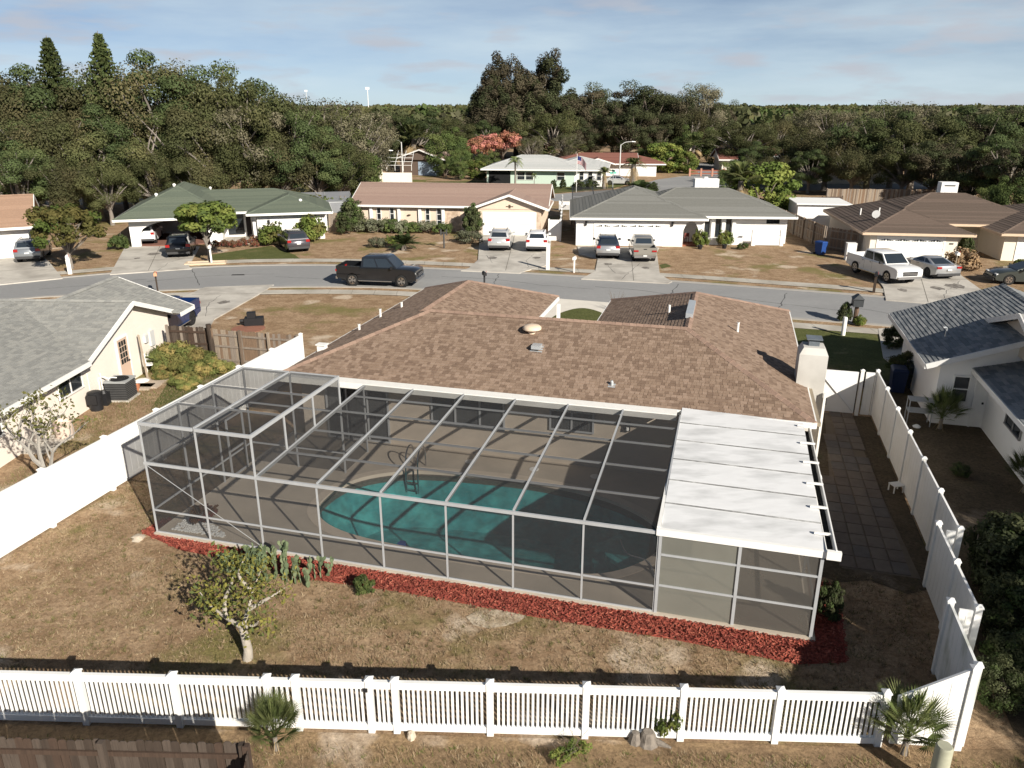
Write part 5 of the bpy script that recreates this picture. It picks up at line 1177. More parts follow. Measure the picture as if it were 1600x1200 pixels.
# ================================================================== VEHICLES
def paint(name, c, metal=.3): return M('paint_'+name, c, .28, .04, 2, metal=metal, spec=.5, coat=.8)
RED_L = M('tail_lens', (.32, .012, .012), .25, .1, spec=.6); CLEAR_L = M('head_lens', (.75, .76, .76), .15, .05, spec=.7); PLATE = M('plate', (.72, .72, .7), .5, .05)
CGLASS = M('car_glass', (.02, .027, .034), .04, .1, spec=1.); GREYP = M('grey_plastic', (.05, .05, .052), .6, .1)
SPEC = {
 'suv':    dict(L=4.65, w=.92, r=.365, xf=1.40, xr=-1.38, zb=.30, prof=[(-2.31,.45),(-2.36,.72),(-2.30,1.02),(-2.20,1.10),(.98,1.08),(1.55,1.03),(2.05,.93),(2.27,.78),(2.33,.55),(2.28,.36)], cab=(-2.24,1.02,-2.02,.18,1.09,1.66,.85,.66), tail=(-2.33,.88,.30,.20), head=(2.20,.80)),
 'sedan':  dict(L=4.7, w=.90, r=.34, xf=1.42, xr=-1.38, zb=.25, prof=[(-2.31,.42),(-2.36,.70),(-2.28,.98),(-1.7,1.02),(.9,.98),(1.6,.90),(2.1,.78),(2.32,.62),(2.35,.45),(2.28,.30)], cab=(-1.75,1.0,-1.05,.12,.99,1.45,.82,.62), tail=(-2.33,.82,.34,.16), head=(2.18,.70)),
 'coupe':  dict(L=4.78, w=.945, r=.36, xf=1.36, xr=-1.36, zb=.24, prof=[(-2.34,.40),(-2.39,.72),(-2.33,.98),(-1.75,1.00),(.75,.95),(1.5,.90),(2.1,.80),(2.33,.66),(2.38,.45),(2.3,.28)], cab=(-1.72,.85,-.75,.05,.985,1.36,.82,.60), tail=(-2.37,.80,.34,.14), head=(2.2,.72)),
 'pickup': dict(L=6.0, w=.99, r=.41, xf=1.88, xr=-1.80, zb=.40, prof=[(-2.96,.55),(-3.0,.78),(-2.96,.80),(-1.16,.80),(-1.16,1.22),(1.40,1.22),(2.1,1.20),(2.65,1.16),(2.93,1.06),(3.0,.75),(2.96,.48)], cab=(-1.13,1.55,-1.02,.82,1.22,1.92,.92,.76), tail=(-2.99,.95,.40,.14), head=(2.86,.95), bed=(-2.97,-1.17,.80,1.30)),
}
def loft(mb, prof, ys, k=.0):
    """extrude a side profile across the given (y, inset) stations, closed by n-gon sides"""
    cx = sum(p[0] for p in prof)/len(prof); cz = sum(p[1] for p in prof)/len(prof); n = len(prof); base = len(mb.v)
    for y, s in ys:
        for x, z in prof: mb.v.append((x-(x-cx)*s*.5*(1 if abs(x-cx) > 1.5 else .0), y, z-(.03 if z > cz and s else 0)*(s > 0)))
    for i in range(len(ys)-1):
        for j in range(n):
            a = base+i*n+j; b = base+i*n+(j+1) % n; mb.f.append((a, b, b+n, a+n)); mb.m.append(0)
    mb.f.append(tuple(base+j for j in reversed(range(n)))); mb.m.append(0); mb.f.append(tuple(base+(len(ys)-1)*n+j for j in range(n))); mb.m.append(0)
def vehicle(name, label, cat, kind, loc, rz, pm, sc_=1., glass=None, rim=None, two_tone=None, group=None):
    s = SPEC[kind]; t = thing(name, label, cat, (loc[0], loc[1], .008 if len(loc) < 3 else loc[2]), rz, group); t.scale = (sc_,)*3
    prof = list(s['prof']); r = s['r']; zb = s['zb']; ra = r+.07; low = []
    for cx in (s['xf'], s['xr']):
        h = zb-r; a0 = math.asin(max(-1, min(1, h/ra)))
        low.append((cx+ra*math.cos(a0), zb)); 
        for k in range(1, 10): a = a0+(math.pi-2*a0)*k/10; low.append((cx+ra*math.cos(a), r+ra*math.sin(a)))
        low.append((cx-ra*math.cos(a0), zb))
    full = prof+low; w = s['w']
    mb = MB(); loft(mb, full, [(-w, .035), (-w+.07, 0), (w-.07, 0), (w, .035)]); body = mb.build('body', pm, t, 35)
    mb = MB(); mb.box(-s['L']/2+.35, s['L']/2-.35, -w+.12, w-.12, zb-.06, zb+.12); mb.build('underbody', GREYP, t)
    for cx in (s['xf'], s['xr']):      # dark wheel wells
        for q in (-1, 1): mb = MB(); mb.tube([(cx, q*(w-.30), r+.01), (cx, q*(w-.055), r+.01)], ra-.012, 20); mb.build('wheel_well', DARK, t)
    # cabin
    x0, x1, u0, u1, z0, z1, wb, wt = s['cab']; zm = z1-.07
    B4 = [(x0,-wb,z0),(x1,-wb,z0),(x1,wb,z0),(x0,wb,z0)]; T4 = [(u0,-wt-.03,zm),(u1,-wt-.03,zm),(u1,wt+.03,zm),(u0,wt+.03,zm)]
    R4 = [(u0+.16,-wt+.12,z1),(u1-.18,-wt+.12,z1),(u1-.18,wt-.12,z1),(u0+.16,wt-.12,z1)]
    mb = MB(); mb.grid(B4+T4+R4, [(0,1,5,4),(1,2,6,5),(2,3,7,6),(3,0,4,7),(4,5,9,8),(5,6,10,9),(6,7,11,10),(7,4,8,11),(8,9,10,11)])
    cabin = mb.build('cabin', two_tone or pm, t, 50)
    def facepane(nm, bl, br, tr, tl, a0, a1, c0, c1, par):
        bl, br, tr, tl = map(Vector, (bl, br, tr, tl)); n = (br-bl).cross(tl-bl).normalized()*.007
        f = lambda a, c: (bl.lerp(br, a)).lerp(tl.lerp(tr, a), c)+n
        m = MB(); m.poly([f(a0, c0), f(a1, c0), f(a1, c1), f(a0, c1)]); m.build(nm, glass or CGLASS, par)
    facepane('windshield', B4[1], B4[2], T4[2], T4[1], .05, .95, .05, .95, t)
    facepane('rear_window', B4[3], B4[0], T4[0], T4[3], .10, .90, .22 if kind in ('suv', 'pickup') else .08, .93, t)
    cuts = {'suv': ((.05, .27), (.30, .60), (.63, .94)), 'sedan': ((.10, .45), (.48, .90)), 'coupe': ((.12, .38), (.42, .88)), 'pickup': ((.07, .46), (.50, .94))}[kind]
    for a, b in cuts:
        facepane('side_window', B4[0], B4[1], T4[1], T4[0], a, b, .08, .9, t); facepane('side_window', B4[2], B4[3], T4[3], T4[2], 1-b, 1-a, .08, .9, t)
    # wheels: tyre with a rim as its sub-part
    wid = .24
    for cx in (s['xf'], s['xr']):
        for q in (-1, 1):
            y1 = q*(w-.005); y0 = q*(w-wid); m = MB(); m.tube([(cx,y0,r),(cx,y0+q*.03,r),(cx,y1-q*.03,r),(cx,y1,r)], [r-.03, r, r, r-.035], 22); wh = m.build('wheel', RUBBER, t, 40)
            m = MB(); m.tube([(cx,y1-q*.02,r),(cx,y1+q*.008,r)], r*.66, 18); hub = m.build('rim', rim or CHROME, wh, 40)
            m = MB()
            for k in range(5):
                a = k*2*math.pi/5+.5; m.poly([(cx+r*.2*math.cos(a-.3), y1+q*.011, r+r*.2*math.sin(a-.3)), (cx+r*.58*math.cos(a-.22), y1+q*.011, r+r*.58*math.sin(a-.22)), (cx+r*.58*math.cos(a+.22), y1+q*.011, r+r*.58*math.sin(a+.22)), (cx+r*.2*math.cos(a+.3), y1+q*.011, r+r*.2*math.sin(a+.3))])
            m.build('rim_gap', DARK, wh)
    xt, zt, wl2, hl = s['tail']
    for q in (-1, 1):
        m = MB(); m.box(xt-.035, xt+.09, q*(w-.02)-(wl2 if q > 0 else 0), q*(w-.02)+(wl2 if q < 0 else 0), zt, zt+hl); m.build('taillight', RED_L, t)
        xh, zh = s['head']; m = MB(); m.box(xh-.12, xh+.085, q*(w-.03)-(.34 if q > 0 else 0), q*(w-.03)+(.34 if q < 0 else 0), zh-.12, zh+.03); m.build('headlight', CLEAR_L, t)
        m = MB(); xm = x1-.32; m.box(xm-.07, xm+.05, q*(w+.12)-.1, q*(w+.12)+.1, z0-.02, z0+.14); m.beam((xm, q*(w-.08), z0+.02), (xm, q*(w+.05), z0+.04), .04, .04); m.build('mirror', two_tone or pm if kind != 'pickup' else BLACK, t)
        for k, xd in enumerate((-.25, -1.15) if kind != 'coupe' else (-.35,)):
            m = MB(); m.box(xd+.1, xd+.28, q*(w+.004)-.012, q*(w+.004)+.012, z0-.14, z0-.11); m.build('door_handle', BLACK, t)
            m = MB(); m.box(xd+.36, xd+.372, q*(w-.001)-.003, q*(w-.001)+.003, zb+.12, z0-.02); m.build('door_seam', DARK, t)
    hb = s['L']/2; bm = CHROME if kind == 'pickup' else GREYP
    m = MB(); m.box(-hb-.06, -hb+.1, -w+.08, w-.08, zb+.05, zb+.22); m.build('rear_bumper', bm, t)
    m = MB(); m.box(hb-.1, hb+.05, -w+.08, w-.08, zb+.03, zb+.2); m.build('front_bumper', bm, t)
    m = MB(); m.box(hb-.09, hb+.025, -.55, .55, zb+.26, s['head'][1]-.02); gr = m.build('grille', BLACK, t)
    for z in (0.33, .66): m = MB(); zz = zb+.26+(s['head'][1]-.28-zb)*z; m.box(hb-.02, hb+.035, -.53, .53, zz-.02, zz+.02); m.build('grille_bar', CHROME if kind == 'pickup' else pm, gr)
    m = MB(); zpl = .72 if kind == 'suv' else (.66 if kind != 'pickup' else .58); m.box(-hb-.075, -hb-.03, -.16, .16, zpl, zpl+.1); m.build('licence_plate', PLATE, t)
    if kind == 'suv':
        for q in (-1, 1): m = MB(); m.beam((u0+.25, q*(wt-.07), z1+.04), (u1-.25, q*(wt-.07), z1+.04), .04, .035); m.build('roof_rail', bm if two_tone is None else BLACK, t)
    if 'bed' in s:
        b0, b1, bz0, bz1 = s['bed']
        for q in (-1, 1): m = MB(); m.box(b0+.06, b1, q*(w-.05)-.05, q*(w-.05)+.05, bz0+.002, bz1); m.build('bed_side', pm, t)
        m = MB(); m.box(b0, b0+.06, -w+.03, w-.03, bz0-.12, bz1); tg = m.build('tailgate', pm, t)
        m = MB(); m.box(b0-.02, b0, -.14, .14, bz1-.16, bz1-.09); m.build('handle', BLACK, tg)
        m = MB(); m.box(b0+.07, b1-.01, -w+.11, w-.11, bz0+.001, bz0+.02); m.build('bed_liner', DARK, t)
        m = MB(); 
        for q in (-1, 1): m.box(-1.3, 1.2, q*(w+.02)-.07, q*(w+.02)+.07, zb-.02, zb+.03)
        m.build('side_step', CHROME, t)
    return t
def heading(p, q): return math.atan2(q[1]-p[1], q[0]-p[0])
def behind(rear_l, rear_r, L_, xr, rz_=None, w=1.6):
    """car seen from behind: middle of its rear wheels' ground contacts, pointing away"""
    a, b = G(*rear_l), G(*rear_r); m_ = (a+b)/2; h = rz_ if rz_ is not None else heading(a, b)+math.pi/2
    return m_+Vector((math.cos(h), math.sin(h), 0))*(-xr+.1), h
SIL = paint('silver', (.50, .51, .52), .6); WHT = paint('white', (.80, .80, .79), .0); BLK = paint('black', (.008, .008, .009), .1)
GRY = paint('grey_purple', (.085, .08, .09), .5); CHA = paint('charcoal', (.018, .02, .024), .4); TAN = paint('pewter', (.36, .34, .30), .5); BLU = paint('blue', (.012, .04, .16), .4); LSIL = paint('pale_silver', (.62, .63, .63), .5); DKG = paint('green_grey', (.06, .07, .065), .4)
p, h = behind((30, 411), (68, 408), 4.65, -1.38, R(110)); vehicle('suv', 'silver grey suv parked before the orange roof house garage', 'car', 'suv', (p.x, p.y, .07), h, paint('steel', (.28, .30, .32), .5))
p, h = behind((220, 378), (253, 377), 4.7, -1.38, R(104)); vehicle('sedan', 'white car parked inside the arched carport', 'car', 'suv', (p.x+.25, p.y-1.5, .09), h, WHT, .96)
p, h = behind((265, 403), (299, 401), 4.7, -1.38, R(106)); vehicle('suv', 'black suv parked outside the arched carport', 'car', 'suv', (p.x, p.y, .07), h, BLK)
p, h = behind((449, 392), (481, 394), 4.6, -1.38, R(116)); vehicle('suv', 'dark grey suv parked on the lawn by white garage wall', 'car', 'suv', (p.x, p.y), h, GRY)
a = G(547, 447); b = G(631, 450); hd = heading(a, b); m_ = (a+b)/2; side = Vector((-math.sin(hd), math.cos(hd), 0)); c = m_+side*.9
vehicle('pickup_truck', 'large black crew cab pickup truck stopped on the street', 'pickup truck', 'pickup', (c.x, c.y), hd, CHA, 1.0).scale = (.93, 1.0, 1.05)
p, h = behind((765, 392), (797, 392), 4.6, -1.38, R(86)); vehicle('suv', 'silver suv with grey roof before the tan house garage', 'car', 'suv', (p.x, p.y, .07), h, LSIL, 1., two_tone=None)
p, h = behind((823, 393), (855, 394), 4.6, -1.38, R(86)); vehicle('suv', 'white suv before the tan house garage', 'car', 'suv', (p.x, p.y, .07), h, WHT, .96)
p, h = behind((931, 404), (967, 404), 4.6, -1.38, R(86)); vehicle('suv', 'silver crossover with dark glass roof before charcoal roof house', 'car', 'suv', (p.x, p.y, .07), h, SIL, 1., two_tone=paint('glass_roof', (.02, .03, .05), .3))
p, h = behind((987, 408), (1022, 408), 6., -1.8, R(86)); vehicle('pickup_truck', 'pewter pickup truck before the charcoal roof house garage', 'pickup truck', 'pickup', (p.x, p.y-.4, .07), h, TAN, .9)
a = G(1380, 441); b = G(1427, 444); m_ = (a+b)/2; rl = G(1364, 424); hd = R(-79); p = m_-Vector((math.cos(hd), math.sin(hd), 0))*1.88
vehicle('pickup_truck', 'white pickup truck nose out in the brown roof house drive', 'pickup truck', 'pickup', (p.x, p.y, .07), hd, WHT, .98, rim=SIL)
p, h = behind((1447, 436), (1488, 434), 4.78, -1.36, R(97)); vehicle('coupe', 'silver fastback sports coupe beside the white pickup', 'car', 'coupe', (p.x, p.y, .07), h, SIL, .98, rim=BLACK)
p = G(1605, 446); vehicle('sedan', 'dark green grey car parked on grass at the street edge', 'car', 'sedan', (p.x+.3, p.y+.8), R(172), DKG, 1.)
p = Vector((-18.6, 39.9, 0)); vehicle('pickup_truck', 'blue pickup truck in the drive beside the cream house', 'pickup truck', 'pickup', (p.x, p.y, .07), R(268), BLU, .98, rim=BLACK)
vehicle('sedan', 'small pale sedan in the mint house drive', 'car', 'sedan', (16.4, 123.2), R(-10), LSIL, .95)
# ================================================================== TREES AND PLANTS
def leaf_cards(cent, size, up=.35, elong=1.5, rs=rng, outward=None):
    """diamond leaf cards: cent (N,3), size (N,)"""
    n = len(cent); nm = rs.normal(size=(n, 3)); nm[:, 2] = np.abs(nm[:, 2])*(.6+up)
    if outward is not None: nm += outward
    nm /= np.linalg.norm(nm, axis=1, keepdims=True)
    a = rs.normal(size=(n, 3)); x = np.cross(nm, a); x /= np.linalg.norm(x, axis=1, keepdims=True); y = np.cross(nm, x)
    s = size[:, None]; v = np.stack([cent-x*s*elong*.5, cent+y*s*.5, cent+x*s*elong*.5, cent-y*s*.5], 1)
    return v.reshape(-1, 3), np.arange(n*4).reshape(-1, 4)
LEAF = {}
def leafmat(name, c, var=.16, c2=None, trans=.22, rnd=.30): return M('leaf_'+name, c, .75, var, 1.4, spec=.15, col2=c2, mix_scale=.35, trans=trans, rnd=rnd)
BARK = M('bark', (.17, .14, .115), .95, .3, 3, bump=.4, bscale=12); BARK_G = M('pale_bark', (.21, .185, .16), .95, .25, 4, bump=.3)
def crown_points(clumps, per, rad, flat=.75, seed=0):
    rs = np.random.default_rng(seed); out = []; o2 = []; ids = []
    for ci, c in enumerate(clumps):
        k = int(per*rs.uniform(.6, 1.35)); d = rs.normal(size=(k, 3)); d /= np.linalg.norm(d, axis=1, keepdims=True)
        r = rad*rs.uniform(.7, 1.3)*rs.uniform(.25, 1, (k, 1))**.45
        p = d*r; p[:, 2] *= flat; out.append(p+c); o2.append(d); ids.append(np.full(k, ci))
    return np.concatenate(out), np.concatenate(o2), np.concatenate(ids)
def clump_centres(n, rx, rz, z0, seed, shell=.55, lump=.22, low=-.55):
    rs = np.random.default_rng(seed); out = []
    ph = rs.uniform(0, 6.28, 4)
    while len(out) < n:
        d = rs.normal(size=3); d /= np.linalg.norm(d)
        if d[2] < low: continue
        az = math.atan2(d[1], d[0]); k = 1+lump*(math.sin(2*az+ph[0])+.7*math.sin(3*az+ph[1]+2*d[2])+.6*math.sin(5*d[2]+ph[2]))
        r = rs.uniform(shell, 1)**.6*k; out.append([d[0]*rx*r, d[1]*rx*r, z0+d[2]*rz*r])
    return np.array(out)
def limbs(mb, clumps, zt, r0, n, seed, spread=.5):
    rs = random.Random(seed); ids = list(range(len(clumps))); rs.shuffle(ids)
    mb.tube([(0,0,-.2),(rs.uniform(-.1,.1),rs.uniform(-.1,.1),zt*.5),(rs.uniform(-.2,.2),rs.uniform(-.2,.2),zt)], [r0*1.25, r0, r0*.8], 8)
    for i in ids[:n]:
        c = Vector(clumps[i]); a = Vector((0, 0, zt*rs.uniform(.75, 1.0))); m = a.lerp(c, .5)+Vector((rs.uniform(-.6,.6), rs.uniform(-.6,.6), rs.uniform(0,.8)))
        mb.tube(smooth_line([a, m, c], 3), [r0*.5*(1-.78*k/6) for k in range(7)], 5)
PROTO = {}
def make_tree(key, rx, rz, zc, nclump, per, crad, leaf, lm, bark=None, zt=None, r0=.3, nl=14, seed=1, shell=.55, flat=.75, up=.35, elong=1.5, lump=.22, low=-.55):
    """prototype meshes: (trunk with limbs, crown); crown centre at zc, radii rx and rz"""
    cl = clump_centres(nclump, rx, rz, zc, seed, shell, lump, low); pts, ow, cid = crown_points(cl, per, crad, flat, seed+5)
    rs = np.random.default_rng(seed+9); sz = leaf*rs.uniform(.6, 1.4, len(pts)); v, f = leaf_cards(pts, sz, up, elong, rs, ow*2.4)
    mats = lm if isinstance(lm, list) else [lm]
    cm = np_mesh('crown', v, f, mats, rs.integers(0, len(mats), len(cl))[cid] if len(mats) > 1 else None)
    mb = MB(); limbs(mb, cl, zt or max(.6, zc-rz*.75), r0, nl, seed); tm = mb.mesh('trunk', bark or BARK, 60)
    PROTO[key] = (tm, cm, zc+rz*1.08)
def plant(key, label, loc, h=None, rz=None, wide=1., cat='tree', name='tree', group=None, part='crown', stem='trunk'):
    tm, cm, H0 = PROTO[key]; s = (h or H0)/H0; t = thing(name, label, cat, loc, random.uniform(0, 6.28) if rz is None else rz, group); t.scale = (s*wide, s*wide, s)
    if tm: link(stem, tm, t)
    link(part, cm, t)
    return t
OL = [leafmat('oak_a', (.095, .100, .040), c2=(.078, .088, .036)), leafmat('oak_b', (.108, .106, .045), c2=(.085, .090, .038)), leafmat('oak_c', (.084, .093, .037))]
DK = [leafmat('dark_a', (.062, .073, .034)), leafmat('dark_b', (.074, .082, .038)), leafmat('dark_brown', (.094, .080, .050))]
MD = [leafmat('mid_a', (.095, .130, .040)), leafmat('mid_b', (.125, .150, .050)), leafmat('mid_c', (.072, .102, .034))]
BR = [leafmat('bright_a', (.150, .190, .045)), leafmat('bright_b', (.190, .215, .055)), leafmat('bright_c', (.105, .145, .035))]
YE = [leafmat('yellow_a', (.135, .128, .040)), leafmat('yellow_b', (.105, .112, .033)), leafmat('yellow_c', (.165, .145, .048))]
PK = [leafmat('pink_a', (.52, .22, .18)), leafmat('pink_b', (.42, .18, .12)), leafmat('pink_c', (.30, .16, .09))]
GY = [leafmat('grey_a', (.140, .130, .080)), leafmat('grey_b', (.175, .158, .104)), leafmat('grey_c', (.105, .104, .060))]
OLG = [leafmat('oakg_a', (.078, .104, .040), c2=(.062, .086, .034)), leafmat('oakg_b', (.092, .114, .044)), leafmat('oakg_c', (.068, .092, .036))]
OLB = [leafmat('oakb_a', (.098, .095, .043), c2=(.082, .083, .038)), leafmat('oakb_b', (.088, .092, .040)), leafmat('oakb_c', (.114, .102, .049))]
for i, lm_ in enumerate((OL, OLG, OLB)): make_tree('oak%d' % i, 6.3, 4.6, 8.0, 58, 580, (1.55, 1.35, 1.75)[i], .15, lm_, BARK_G, zt=3.6, r0=.42, nl=46, seed=20+i, lump=(.22, .19, .2)[i], low=-.85, shell=.5, flat=(.75, .65, .85)[i])
make_tree('oakgrey', 5.6, 4.4, 7.6, 70, 260, 1.35, .15, GY+OL[:1], BARK_G, 3.4, .4, 60, seed=31, lump=.2, low=-.8)
for i in range(2): make_tree('dark%d' % i, 5.6, 6.6, 8.8, 70, 420, 1.6, .185, DK, zt=3.5, r0=.45, nl=22, seed=40+i, lump=.18, low=-.9)
make_tree('casuarina', 5.6, 7.6, 9.6, 100, 340, 1.35, .19, [DK[0], DK[1], DK[2], DK[2]], zt=4, r0=.45, nl=30, seed=51, flat=1.4, up=-.2, elong=2.6, lump=.32, low=-.9)
make_tree('mid', 4.6, 3.9, 5.3, 60, 330, 1.25, .165, MD, zt=2, r0=.3, nl=16, seed=61, low=-.9)
make_tree('round', 3.0, 2.9, 3.2, 70, 130, .85, .22, BR, zt=1.2, r0=.22, nl=10, seed=71, lump=.07, shell=.75, low=-.95)
make_tree('pink', 3.8, 2.3, 5.4, 60, 100, .95, .26, PK, zt=3, r0=.22, nl=18, seed=81)
make_tree('yellow', 3.0, 1.7, 3.6, 70, 110, .62, .19, YE+BR[2:], BARK_G, 1.5, .16, 22, seed=91, lump=.1, low=-.5)
make_tree('lollipop', 1.75, 1.25, 3.3, 60, 110, .5, .17, BR+MD[:1], BARK_G, 1.9, .1, 16, seed=95, lump=.1, low=-.6)
make_tree('bush', .85, .6, .55, 40, 70, .28, .085, MD, zt=.2, r0=.04, nl=8, seed=101, lump=.12, low=-.5)
make_tree('bushbright', .85, .65, .6, 40, 60, .3, .10, BR+YE[:1], zt=.2, r0=.04, nl=8, seed=103, lump=.14, low=-.5)
make_tree('bushgrey', .85, .6, .55, 40, 60, .28, .075, [leafmat('sage', (.20, .21, .14)), leafmat('sage_b', (.14, .15, .09))], zt=.2, r0=.04, nl=8, seed=105, lump=.12, low=-.5)
make_tree('bushdark', 1.0, 1.1, 1.1, 60, 90, .33, .10, [DK[0], MD[2], DK[1]], zt=.4, r0=.05, nl=10, seed=107, lump=.14, low=-.8)
make_tree('hedge', 1.0, 1.1, 1.1, 110, 170, .30, .052, [DK[0], MD[2], DK[1]], zt=.4, r0=.05, nl=14, seed=108, lump=.16, low=-.9)
make_tree('weed', .3, .22, .2, 16, 40, .12, .05, BR, zt=.1, r0=.012, nl=5, seed=109)
# Norfolk pine: tiers of drooping feathered branches
vs = []; rs = np.random.default_rng(5); mb = MB(); mb.tube([(0,0,-.2),(0,0,10),(0,0,19.4)], [.3,.2,.03], 7)
for k in range(34):
    z = 3+16.2*k/34; rr = 4.6*(1-(k/34.))**.9+.12
    for j in range(7):
        a = j*2*math.pi/7+k*.6; e = Vector((math.cos(a)*rr, math.sin(a)*rr, z+.15*rr)); mb.tube([(0,0,z), e], [.05, .02], 4)
        for q in range(30):
            t = rs.uniform(.12, 1.05); p = Vector((0, 0, z)).lerp(e, t); sd_ = min(.16, .03+rr*.07); vs.append([p.x+rs.normal(0, sd_), p.y+rs.normal(0, sd_), p.z+abs(rs.normal(0, .14))])
vs = np.array(vs); v, f = leaf_cards(vs, .22*rs.uniform(.7, 1.3, len(vs)), .2, 2.6, rs)
PROTO['norfolk'] = (mb.mesh('trunk', BARK, 60), np_mesh('crown', v, f, [leafmat('norfolk', (.060, .082, .030)), leafmat('norfolk_b', (.085, .105, .036))], rs.integers(0, 2, len(f))), 19.4)
# palms: arching fronds with leaflets
def palm(key, h, nfr, fl, droop, lw, ll, mats, skirt=0, fan=False, r=.16, up=(.2, 1.3), seed=3):
    rs = random.Random(seed); V = []; F = []; mi = []
    def tri(a, b, c, d, m): k = len(V); V.extend([tuple(a), tuple(b), tuple(c), tuple(d)]); F.append((k, k+1, k+2, k+3)); mi.append(m)
    for i in range(nfr+skirt):
        dead = i >= nfr; az = i*2.399+rs.uniform(-.2, .2); el = rs.uniform(*up) if not dead else rs.uniform(-1.2, -.7); m = (len(mats)-1) if dead else rs.randrange(max(1, len(mats)-1)) if skirt else rs.randrange(len(mats))
        hd = Vector((math.cos(az), math.sin(az), 0)); sd = Vector((-hd.y, hd.x, 0)); p = Vector((0, 0, h)); ln = fl*rs.uniform(.8, 1.1)
        if fan:
            d0 = (hd*math.cos(el)+Vector((0, 0, math.sin(el)))); c = p+d0*ln*.5; tri(p-sd*.012, p+sd*.012, c+sd*.008, c-sd*.008, m)
            for q in range(22):
                t = -1.75+3.5*q/21; d = (d0*math.cos(t)+sd*math.sin(t)).normalized(); L_ = ln*.5*(1-.18*abs(t)); e = c+d*L_+Vector((0, 0, -droop*L_*.35)); w = d0.cross(d).normalized() if abs(t) > .05 else Vector((0, 0, 1)); w = (Vector((0, 0, 1)).cross(d)).normalized()*lw
                tri(c, c+d*L_*.5+w, e, c+d*L_*.5-w, m)
        else:
            N = 13; pr = p
            for k in range(1, N+1):
                t = k/N; q = p+hd*(ln*t*math.cos(el)*(1-.12*t))+Vector((0, 0, ln*(t*math.sin(el)-droop*t*t)))
                tri(pr-sd*.02, pr+sd*.02, q+sd*.015, q-sd*.015, m); dr = (q-pr).normalized()
                for s_ in (-1, 1):
                    for u in (0, .5):
                        b = pr.lerp(q, u); L_ = ll*math.sin(math.pi*(.12+.83*t))*rs.uniform(.8, 1.15); d = (sd*s_*.85+dr*.55+Vector((0, 0, -.35*rs.uniform(.4, 1.3)))).normalized(); w = dr*lw
                        tri(b-w*.4, b+d*L_*.5-w, b+d*L_, b+d*L_*.5+w, m)
                pr = q
    mb = MB(); mb.tube([(0,0,-.1),(.03*h*.3,0,h*.5),(0,0,h)], [r*1.3, r, r*.95], 8)
    PROTO[key] = (mb.mesh('trunk', BARK_G, 60), np_mesh('crown', np.array(V), np.array(F), mats, np.array(mi)), h+fl*.5)
PG = [leafmat('palm_a', (.095, .115, .042)), leafmat('palm_b', (.135, .14, .055))]; PD = M('dead_frond', (.30, .22, .12), .9, .3)
palm('queen', 4.2, 16, 2.6, .75, .035, .55, [leafmat('queen_a', (.15, .19, .07)), leafmat('queen_b', (.19, .22, .09))], r=.14)
palm('date', 2.6, 34, 2.3, .6, .03, .42, PG+[PD], skirt=10, r=.3, seed=8)
palm('cabbage', 3.0, 26, 1.9, .9, .05, .3, PG+[PD], skirt=14, fan=True, r=.2, seed=9)
palm('palmetto', .4, 48, 1.3, .25, .014, .3, [leafmat('palmetto_a', (.105, .135, .045)), leafmat('palmetto_b', (.15, .17, .065)), PD], skirt=7, fan=True, r=.08, up=(.25, 1.5), seed=12)
palm('sago', .35, 40, .95, .35, .016, .2, [leafmat('sago', (.06, .085, .03))], r=.1, up=(.1, 1.4), seed=14)
palm('yucca', .2, 44, .85, .25, .02, .12, [leafmat('yucca', (.10, .12, .05))], r=.06, up=(.1, 1.5), seed=15)

# --- wooded background, tree by tree: (kind, pixel column, pixel row of its top, depth, width factor)
LB = {'oak0': 'broad olive green live oak in the wood behind the street houses', 'oak1': 'olive live oak with dense low crown behind the street houses', 'oak2': 'spreading live oak with brownish olive crown behind the street houses',
      'oakgrey': 'greyish thin leaved oak showing pale limbs', 'dark0': 'tall dark green tree in the far tree belt', 'dark1': 'dark rounded tall tree in the far tree belt', 'casuarina': 'very tall feathery dark pine like tree towering over the belt',
      'mid': 'mid green leafy tree in the tree belt', 'norfolk': 'narrow cone shaped pine rising above the oaks', 'pink': 'tree with salmon pink flowering crown behind the mint house', 'round': 'bright green rounded tree'}
PLACE = [(0,'at the street bend'),(60,'behind the orange roof house'),(130,'left of the green roof house'),(200,'behind the carport end of the green roof'),(265,'behind the green roof peak'),(330,'behind the green roof ridge'),(400,'behind the green roof right wing'),(470,'behind the grey screen cage'),(520,'behind the pale board fence'),(575,'behind the tan house arbour'),(650,'behind the far screen cage'),(700,'behind the olive lawn'),(760,'left of the mint house'),(815,'behind the mint house porch'),(870,'behind the mint house roof'),(930,'behind the flagpole'),(985,'behind the corner street lamp'),(1045,'behind the clipped round trees'),(1110,'behind the red brown roof'),(1170,'behind the white block chimney'),(1225,'behind the bright round tree'),(1285,'behind the small white shed'),(1350,'behind the sunlit board fence'),(1420,'behind the satellite dish roof'),(1480,'behind the square chimney'),(1545,'behind the brown roof right slope'),(9999,'behind the brown roof right wing')]
LOOK = {'oak0': 'broad olive live oak', 'oak1': 'dense olive live oak', 'oak2': 'spreading brownish olive oak', 'oakgrey': 'greyish thin leaved oak', 'dark0': 'dark green tree', 'dark1': 'dark rounded tree', 'casuarina': 'feathery dark pine like tree', 'mid': 'mid green leafy tree', 'norfolk': 'cone shaped pine', 'pink': 'salmon pink flowering tree', 'round': 'bright green rounded tree'}
